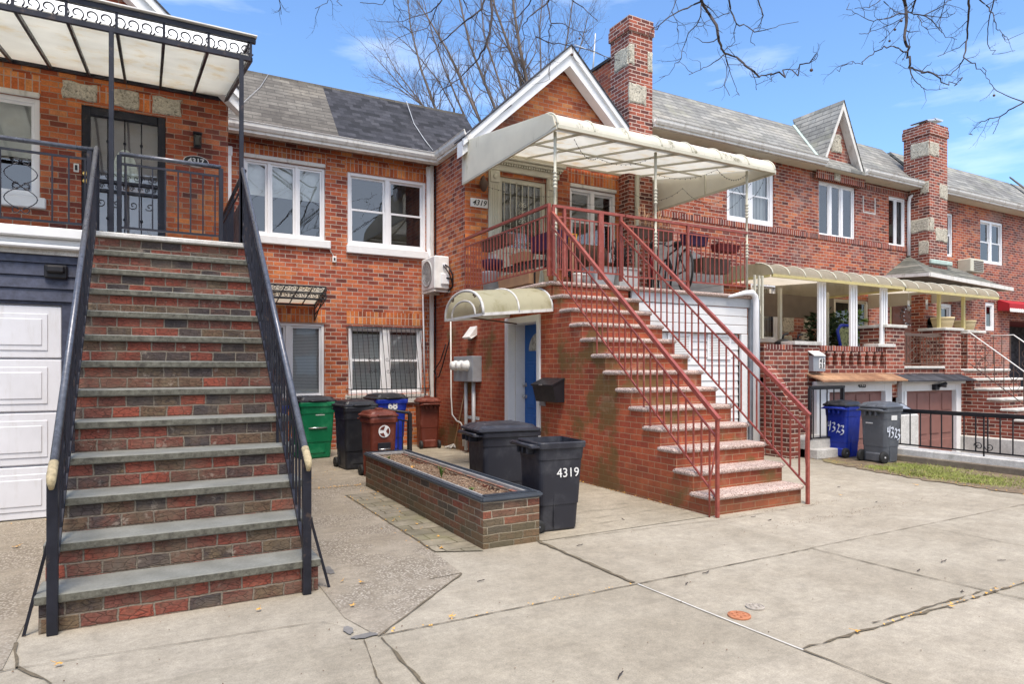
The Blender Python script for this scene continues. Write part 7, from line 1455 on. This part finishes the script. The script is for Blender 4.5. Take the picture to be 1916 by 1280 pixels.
LR = [ (Zr('700,-120 765,-20 790,60 795,130 790,250 775,340 785,400 808,480 805,540 830,620 870,665 940,690 1000,680 1060,705 1120,745 1200,775 1280,800 1310,765', 1540, 0, 5.096), 0.022, 0.55),
 (Zr('808,490 760,490 720,455 640,438 560,465 490,490 430,540 370,590 310,605 240,605 130,660', 1540, 0, 5.096), 0.010, 0.5), (Zr('830,640 838,700 875,765 940,830 990,855 1080,855 1190,835', 1540, 0, 5.096), 0.008, 0.6),
 (Zr('790,130 720,125 640,165 560,180 430,185 330,130 270,90 250,25', 1540, 0, 5.096), 0.009, 0.6), (Zr('780,155 720,190 620,240 500,285 420,320 345,318', 1540, 0, 5.096), 0.006, 0.4), (Zr('740,190 660,290 570,385 535,402', 1540, 0, 5.096), 0.005, 0.4),
 (Zr('900,-100 880,0 850,110 800,130', 1540, 0, 5.096), 0.018, 0.5), (Zr('870,130 960,145 1030,185 1100,260 1130,300 1200,350 1275,372', 1540, 0, 5.096), 0.008, 0.7), (Zr('960,145 1060,95 1150,50 1220,0 1280,-60', 1540, 0, 5.096), 0.007, 0.5), (Zr('960,140 1060,155 1180,165 1240,130 1270,100', 1540, 0, 5.096), 0.006, 0.5),
 (Zr('1160,0 1150,60 1120,160 1110,240 1130,310', 1540, 0, 5.096), 0.006, 0.6), (Zr('900,150 935,200 940,240 1000,275 1090,265', 1540, 0, 5.096), 0.006, 0.5),
 (Zr('1400,-140 1388,0 1390,100 1380,230 1375,370 1360,480 1340,545 1420,600 1500,655 1550,710', 1540, 0, 5.096), 0.015, 0.4), (Zr('1340,560 1290,640 1220,710 1120,720 1000,690', 1540, 0, 5.096), 0.008, 0.6), (Zr('1360,390 1300,450 1180,495 1095,535', 1540, 0, 5.096), 0.006, 0.5),
 (Zr('1640,-80 1620,40 1590,140 1570,270 1570,420 1600,480 1680,510 1830,480', 1540, 0, 5.096), 0.009, 0.5), (Zr('1490,-10 1560,50 1620,120 1635,200 1650,270 1710,320 1760,375 1805,355', 1540, 0, 5.096), 0.008, 0.5), (Zr('1560,45 1650,0 1720,-60', 1540, 0, 5.096), 0.006, 0.4),
 (Zr('1990,920 1916,970 1810,1030 1690,1108 1590,1125 1480,1180 1430,1230 1390,1275', 1540, 0, 5.096), 0.011, 0.3), (Zr('1916,970 1800,930 1650,860 1590,790 1550,710 1520,640', 1540, 0, 5.096), 0.007, 0.3), (Zr('1690,1110 1650,1210 1620,1275', 1540, 0, 5.096), 0.005, 0.3), (Zr('560,-20 520,20 440,70 340,70 300,80', 1540, 0, 5.096), 0.006, 0.5), (Zr('580,10 640,70 700,110 780,130', 1540, 0, 5.096), 0.006, 0.5)]
LR += [ (Zr('380,-140 430,-20 445,30 500,110 545,180 560,270 580,350 605,385 680,410 750,470 820,520 900,545 1000,520 1060,500 1150,465 1220,455 1265,390', 1200, 0, 3.878), 0.020, 0.5), (Zr('605,390 560,430 500,470 430,505 345,540', 1200, 0, 3.878), 0.008, 0.6),
 (Zr('430,10 360,40 270,80 200,120 130,180 75,225 60,260', 1200, 0, 3.878), 0.011, 0.4), (Zr('435,20 430,110 400,180 340,240 310,330 290,420 240,480 200,540 130,560', 1200, 0, 3.878), 0.009, 0.5), (Zr('610,395 625,470 620,540 600,610 640,690', 1200, 0, 3.878), 0.006, 0.6), (Zr('620,430 650,540 690,640 710,690', 1200, 0, 3.878), 0.005, 0.6),
 (Zr('800,510 830,590 835,650', 1200, 0, 3.878), 0.005, 0.6), (Zr('620,-80 640,20 650,80 690,170 760,185 820,230 900,215 1000,180 1140,155', 1200, 0, 3.878), 0.012, 0.6), (Zr('830,-60 860,40 885,110 850,190 810,220 795,270 825,330', 1200, 0, 3.878), 0.009, 0.5), (Zr('690,170 670,240 680,300 640,340', 1200, 0, 3.878), 0.006, 0.6), (Zr('640,90 580,110 520,130 450,180 400,195', 1200, 0, 3.878), 0.006, 0.5), (Zr('260,-20 220,80 260,160 265,230', 1200, 0, 3.878), 0.006, 0.5)]
street_tree('leafless street tree whose twigs hang in at the upper right', (12.2, 1.0), (11.6, 1.2, 8.4), LR, 8.5, 5)
LL = [ (Zr('1020,-60 1070,-20 1075,110 1060,230 1020,350 960,440 860,540 780,610 650,680', 640, 0, 3.832), 0.022, 0.5), (Zr('1040,-60 1000,60 930,120 860,170 780,240 690,330 600,420 520,560', 640, 0, 3.832), 0.015, 0.55), (Zr('760,-60 700,20 640,80 540,110 440,150 320,155', 640, 0, 3.832), 0.012, 0.55),
 (Zr('690,20 650,130 610,200 500,230 400,270 340,320', 640, 0, 3.832), 0.008, 0.5), (Zr('620,230 600,330 560,390', 640, 0, 3.832), 0.007, 0.5), (Zr('1380,-60 1340,30 1260,120 1160,155 1070,140', 640, 0, 3.832), 0.012, 0.5), (Zr('1500,-60 1480,10 1400,70 1330,130 1290,190 1310,270 1260,350', 640, 0, 3.832), 0.012, 0.5),
 (Zr('1470,10 1490,110 1500,180 1480,300 1485,420 1490,540', 640, 0, 3.832), 0.010, 0.5), (Zr('1500,165 1580,165 1650,205 1730,235 1790,200', 640, 0, 3.832), 0.008, 0.5), (Zr('1700,230 1750,300 1800,370', 640, 0, 3.832), 0.005, 0.5), (Zr('1390,260 1480,300 1600,320 1750,350 1830,375 1990,430', 640, 0, 3.832), 0.008, 0.7), (Zr('1650,0 1730,50 1780,100 1835,150', 640, 0, 3.832), 0.008, 0.5),
 (Zr('1080,120 1150,290 1130,400 1190,470 1230,560', 640, 0, 3.832), 0.008, 0.5), (Zr('850,-40 900,60 930,120 1000,200 1060,240', 640, 0, 3.832), 0.008, 0.5), (Zr('360,-40 370,30 420,80 400,150', 640, 0, 3.832), 0.005, 0.5), (Zr('320,-20 290,30 220,20 130,15', 640, 0, 3.832), 0.006, 0.5), (Zr('940,470 860,460 790,560 740,640', 640, 0, 3.832), 0.006, 0.5), (Zr('1210,700 1280,640 1350,560 1420,540', 640, 0, 3.832), 0.004, 0.3),
 ([(620, -20), (612, 5), (590, 15)], 0.006, 0.6), ([(650, -20), (630, 2), (640, 10)], 0.006, 0.6), ([(520, -10), (525, 12), (526, 26)], 0.005, 0.6)]
street_tree('leafless street tree whose twigs hang in over the gable from above', (-2.6, -0.6), (-1.0, 0.6, 8.6), LL, 8.0, 9, 0.85)
# trees and houses across the street: they stand behind the camera and show in the window glass
for i, (x, y) in enumerate(((2, -15.5), (9, -16), (16, -15), (-7, -16), (24, -16))):
    t = thing('bare_tree', ['bare tree across the street, first along', 'bare tree across the street, second along', 'bare tree across the street, third along', 'bare tree across the street, far left', 'bare tree across the street, far right'][i], 'tree', (x, y, 0), 'trees across the street') if i == 0 else None
    if i == 0:
        m = MB(); rg = random.Random(55); m.tube([(x, y, -0.2), (x, y, 2), (x+.1, y, 3.6)], [.3, .24, .2], 8)
        for k in range(7):
            a = k*0.9; grow(m, Vector((x+.1, y, 3.0+0.15*k)), Vector((cos(a)*0.8, sin(a)*0.8, 1)), rg.uniform(4, 5.5), 0.11, 3, rg, 0.35)
        m.build('branches', M['bark'], t); TS = t
    else:
        copy_thing(TS, (x, y, 0), i*1.3, ['', 'bare tree across the street, second along', 'bare tree across the street, third along', 'bare tree across the street, far left', 'bare tree across the street, far right'][i])
for i, (x0, x1) in enumerate(((-30, -8), (-7, 6), (8, 20), (22, 60))):
    t = thing('brick_house', 'brick row across the street, block %s from the left' % ('one two three four'.split()[i]), 'house', ((x0+x1)/2, -24, 0), 'houses across the street'); m = MB(); m.box(x0, x1, -34, -24, 0, 6.2); m.build('wall', M['brickR'], t); m = MB(); m.prism([(x0-.3, -23.6, 6.2), (x0-.3, -29, 9.0), (x0-.3, -34.4, 6.2)], (x1-x0+.6, 0, 0)); m.build('roof', M['shD'], t)
    for k in range(int((x1-x0)/3.2)):
        for z in (1.0, 3.9): MB().box(x0+1+k*3.2, x0+2.4+k*3.2, -23.98, -23.9, z, z+1.4).build('window', M['sign'], t)

# ================================================================== LEAVES, TWIGS AND GRIT ON THE GROUND
def leafm(x, y, z, s, seed, lab, mat='fall', grp='fallen leaves'):
    rg = random.Random(seed); m = MB(); c = Vector((x, y, z+0.008)); P = []
    for k in range(10): a = 2*pi*k/10; r = s*(1.0 if k % 2 == 0 else 0.5)*rg.uniform(.7, 1.2); P.append(Vector((x+r*cos(a), y+r*sin(a)*0.8, z+0.004+rg.uniform(0, s*0.35))))
    for k in range(10): m.poly([c, P[k], P[(k+1) % 10]])
    m.tube([c, c+Vector((s*rg.uniform(-1.6, 1.6), s*1.2, 0.01))], 0.0015, 3); o = m.build('fallen_leaf', M[mat]); tag(o, lab, 'leaf', grp)
LV = [(110, 1249, 0.030, 'yellow fallen leaf on the pavement at the lower left corner'), (433, 1130, 0.026, 'yellow fallen leaf just in front of the bottom bluestone step'), (485, 1145, 0.028, 'yellow fallen leaf on the pavement right of the one by the bottom step'), (677, 1094, 0.03, 'orange leaf on the rough driveway'), (660, 1138, 0.026, 'pale yellow leaf by the pavement corner patch'), (845, 1159, 0.035, 'tan leaf lying on the pavement joint'), (735, 978, 0.022, 'small leaf on the mossy pavers, farthest'), (780, 984, 0.028, 'brown leaf on the middle of the mossy pavers'), (820, 1007, 0.026, 'yellow leaf on the mossy pavers near the planter'), (826, 1029, 0.032, 'curled brown leaf at the near end of the mossy pavers'), (1715, 910, 0.035, 'round brown leaf on the pavement near the grass'), (1575, 930, 0.035, 'yellow leaf near the foot of the right railing'), (30, 1027, 0.05, 'brown leaf on the left driveway'), (84, 1043, 0.03, 'yellow leaf beside the bottom left step'), (1780, 1139, 0.03, 'orange leaf stuck in the long pavement joint'), (1605, 1187, 0.03, 'tan leaf in the left part of the long pavement joint'), (640, 1092, 0.02, 'small leaf at the foot of the slim iron brace')]
for i, (u, v, s, lab) in enumerate(LV): p = at(u, v, z=0); leafm(p.x, p.y, 0.01, s*0.8, i+1, lab)
def tr(u, v, k, s=0.028, j=0): 
    z = RY*k; p = at(u, v, z=z); leafm(p.x, p.y, z+0.003, s, 100+j, ['small yellow leaf on a tread of the right staircase', 'yellow leaf on a middle tread of the left staircase'][j])
tr(1292, 762, 5, 0.022, 0); p = at(350, 724, z=0.216*7); leafm(p.x, p.y, 0.216*7+0.003, 0.03, 102, 'yellow leaf on a middle tread of the left staircase')
TW = [(1165, 972, 0.05, 1.3), (1440, 974, 0.06, 0.2), (1765, 1051, 0.09, 0.1), (1874, 1050, 0.05, -0.6), (1160, 1265, 0.07, 0.7), (1320, 1072, 0.06, 0.0), (1285, 1093, 0.04, 0.3), (1640, 940, 0.03, 0.1), (1570, 912, 0.05, 0.1), (900, 1088, 0.05, 0.1), (1085, 1021, 0.06, 0.05), (1410, 968, 0.05, -0.3), (1720, 1068, 0.04, 0.0), (1800, 1108, 0.03, 0.2)]
for i, (u, v, L_, a) in enumerate(TW):
    p = at(u, v, z=0.008); rg = random.Random(i); m = MB(); P = [Vector((p.x+L_*cos(a)*(f-.5)+rg.gauss(0, .004), p.y+L_*sin(a)*(f-.5)+rg.gauss(0, .004), 0.010+0.004*f)) for f in (0, .3, .6, 1)]; m.tube(P, 0.003, 4); m.tube([P[1], P[1]+Vector((L_*.25, L_*.2*(-1)**i, .004))], 0.002, 3)
    o = m.build('fallen_twig', M['twig']); tag(o, 'small dark twig lying on the pavement', 'twig', 'fallen twigs')
m = MB(); rg = random.Random(9)
for k in range(900):
    x = rg.uniform(-1.5, 12); y = rg.uniform(1.2, 4.6); 
    if rg.random() < 0.35: x = rg.gauss(6.4, 0.9); y = 4.15+rg.gauss(0, 0.05)+0.03*(x-6)
    elif rg.random() < 0.3: x, y = rg.uniform(4.7, 7), 4.62+rg.gauss(0, .03)
    r = rg.uniform(0.0015, 0.006); z = 0.006; m.poly([(x-r, y-r, z), (x+r, y-r*.5, z), (x, y+r, z), ]); m.poly([(x-r, y-r, z), (x+r, y-r*.5, z), (x, y, z+r*1.2)])
for k in range(500):
    f = rg.random(); x = 4.80+rg.gauss(-.02, .02); y = 4.9+f*6; r = rg.uniform(0.003, 0.008); m.poly([(x-r, y-r, .012), (x+r, y, .012), (x, y+r, .012+r)])
o = m.build('grit', M['soil']); tag(o, 'scattered grit and seeds on the pavement', 'grit', kind='stuff')

m = MB(); rg = random.Random(19)
def bits(a, c, n, sd):
    for _ in range(n):
        f = rg.random(); x = a[0]+(c[0]-a[0])*f+rg.gauss(0, sd); y = a[1]+(c[1]-a[1])*f+rg.gauss(0, sd); r = rg.uniform(0.004, 0.011); t_ = rg.uniform(0, 6.3); z = 0.013
        m.poly([(x+r*cos(t_), y+r*sin(t_), z), (x+r*cos(t_+2.2), y+r*sin(t_+2.2), z+rg.uniform(0, r)), (x+r*cos(t_+4.1), y+r*sin(t_+4.1), z+rg.uniform(0, r))])
bits((2.33, 8.05), (1.0, 8.05), 170, 0.03); bits((1.97, 4.9), (1.96, 7.4), 60, 0.02); bits((2.0, 5.0), (2.3, 7.8), 60, 0.1); bits((4.80, 5.2), (4.80, 7.6), 90, 0.02); bits((1.08, 3.47), (2.8, 3.47), 40, 0.015); bits((1.2, 8.5), (2.3, 9.5), 90, 0.2); bits((4.75, 10.5), (4.75, 11.8), 60, 0.05); bits((1.0, 4.6), (1.0, 7.5), 60, 0.03); bits((-3, 7.6), (-0.7, 7.6), 40, 0.05); bits((8.8, 3.5), (9.4, 6.8), 200, 0.12); bits((3.5, 2.25), (5.2, 2.23), 40, 0.012)
tag(m.build('leaf_litter', M['fall']), 'yellow crumbs of leaves along the walls, pavers and joints', 'leaf litter', kind='stuff')
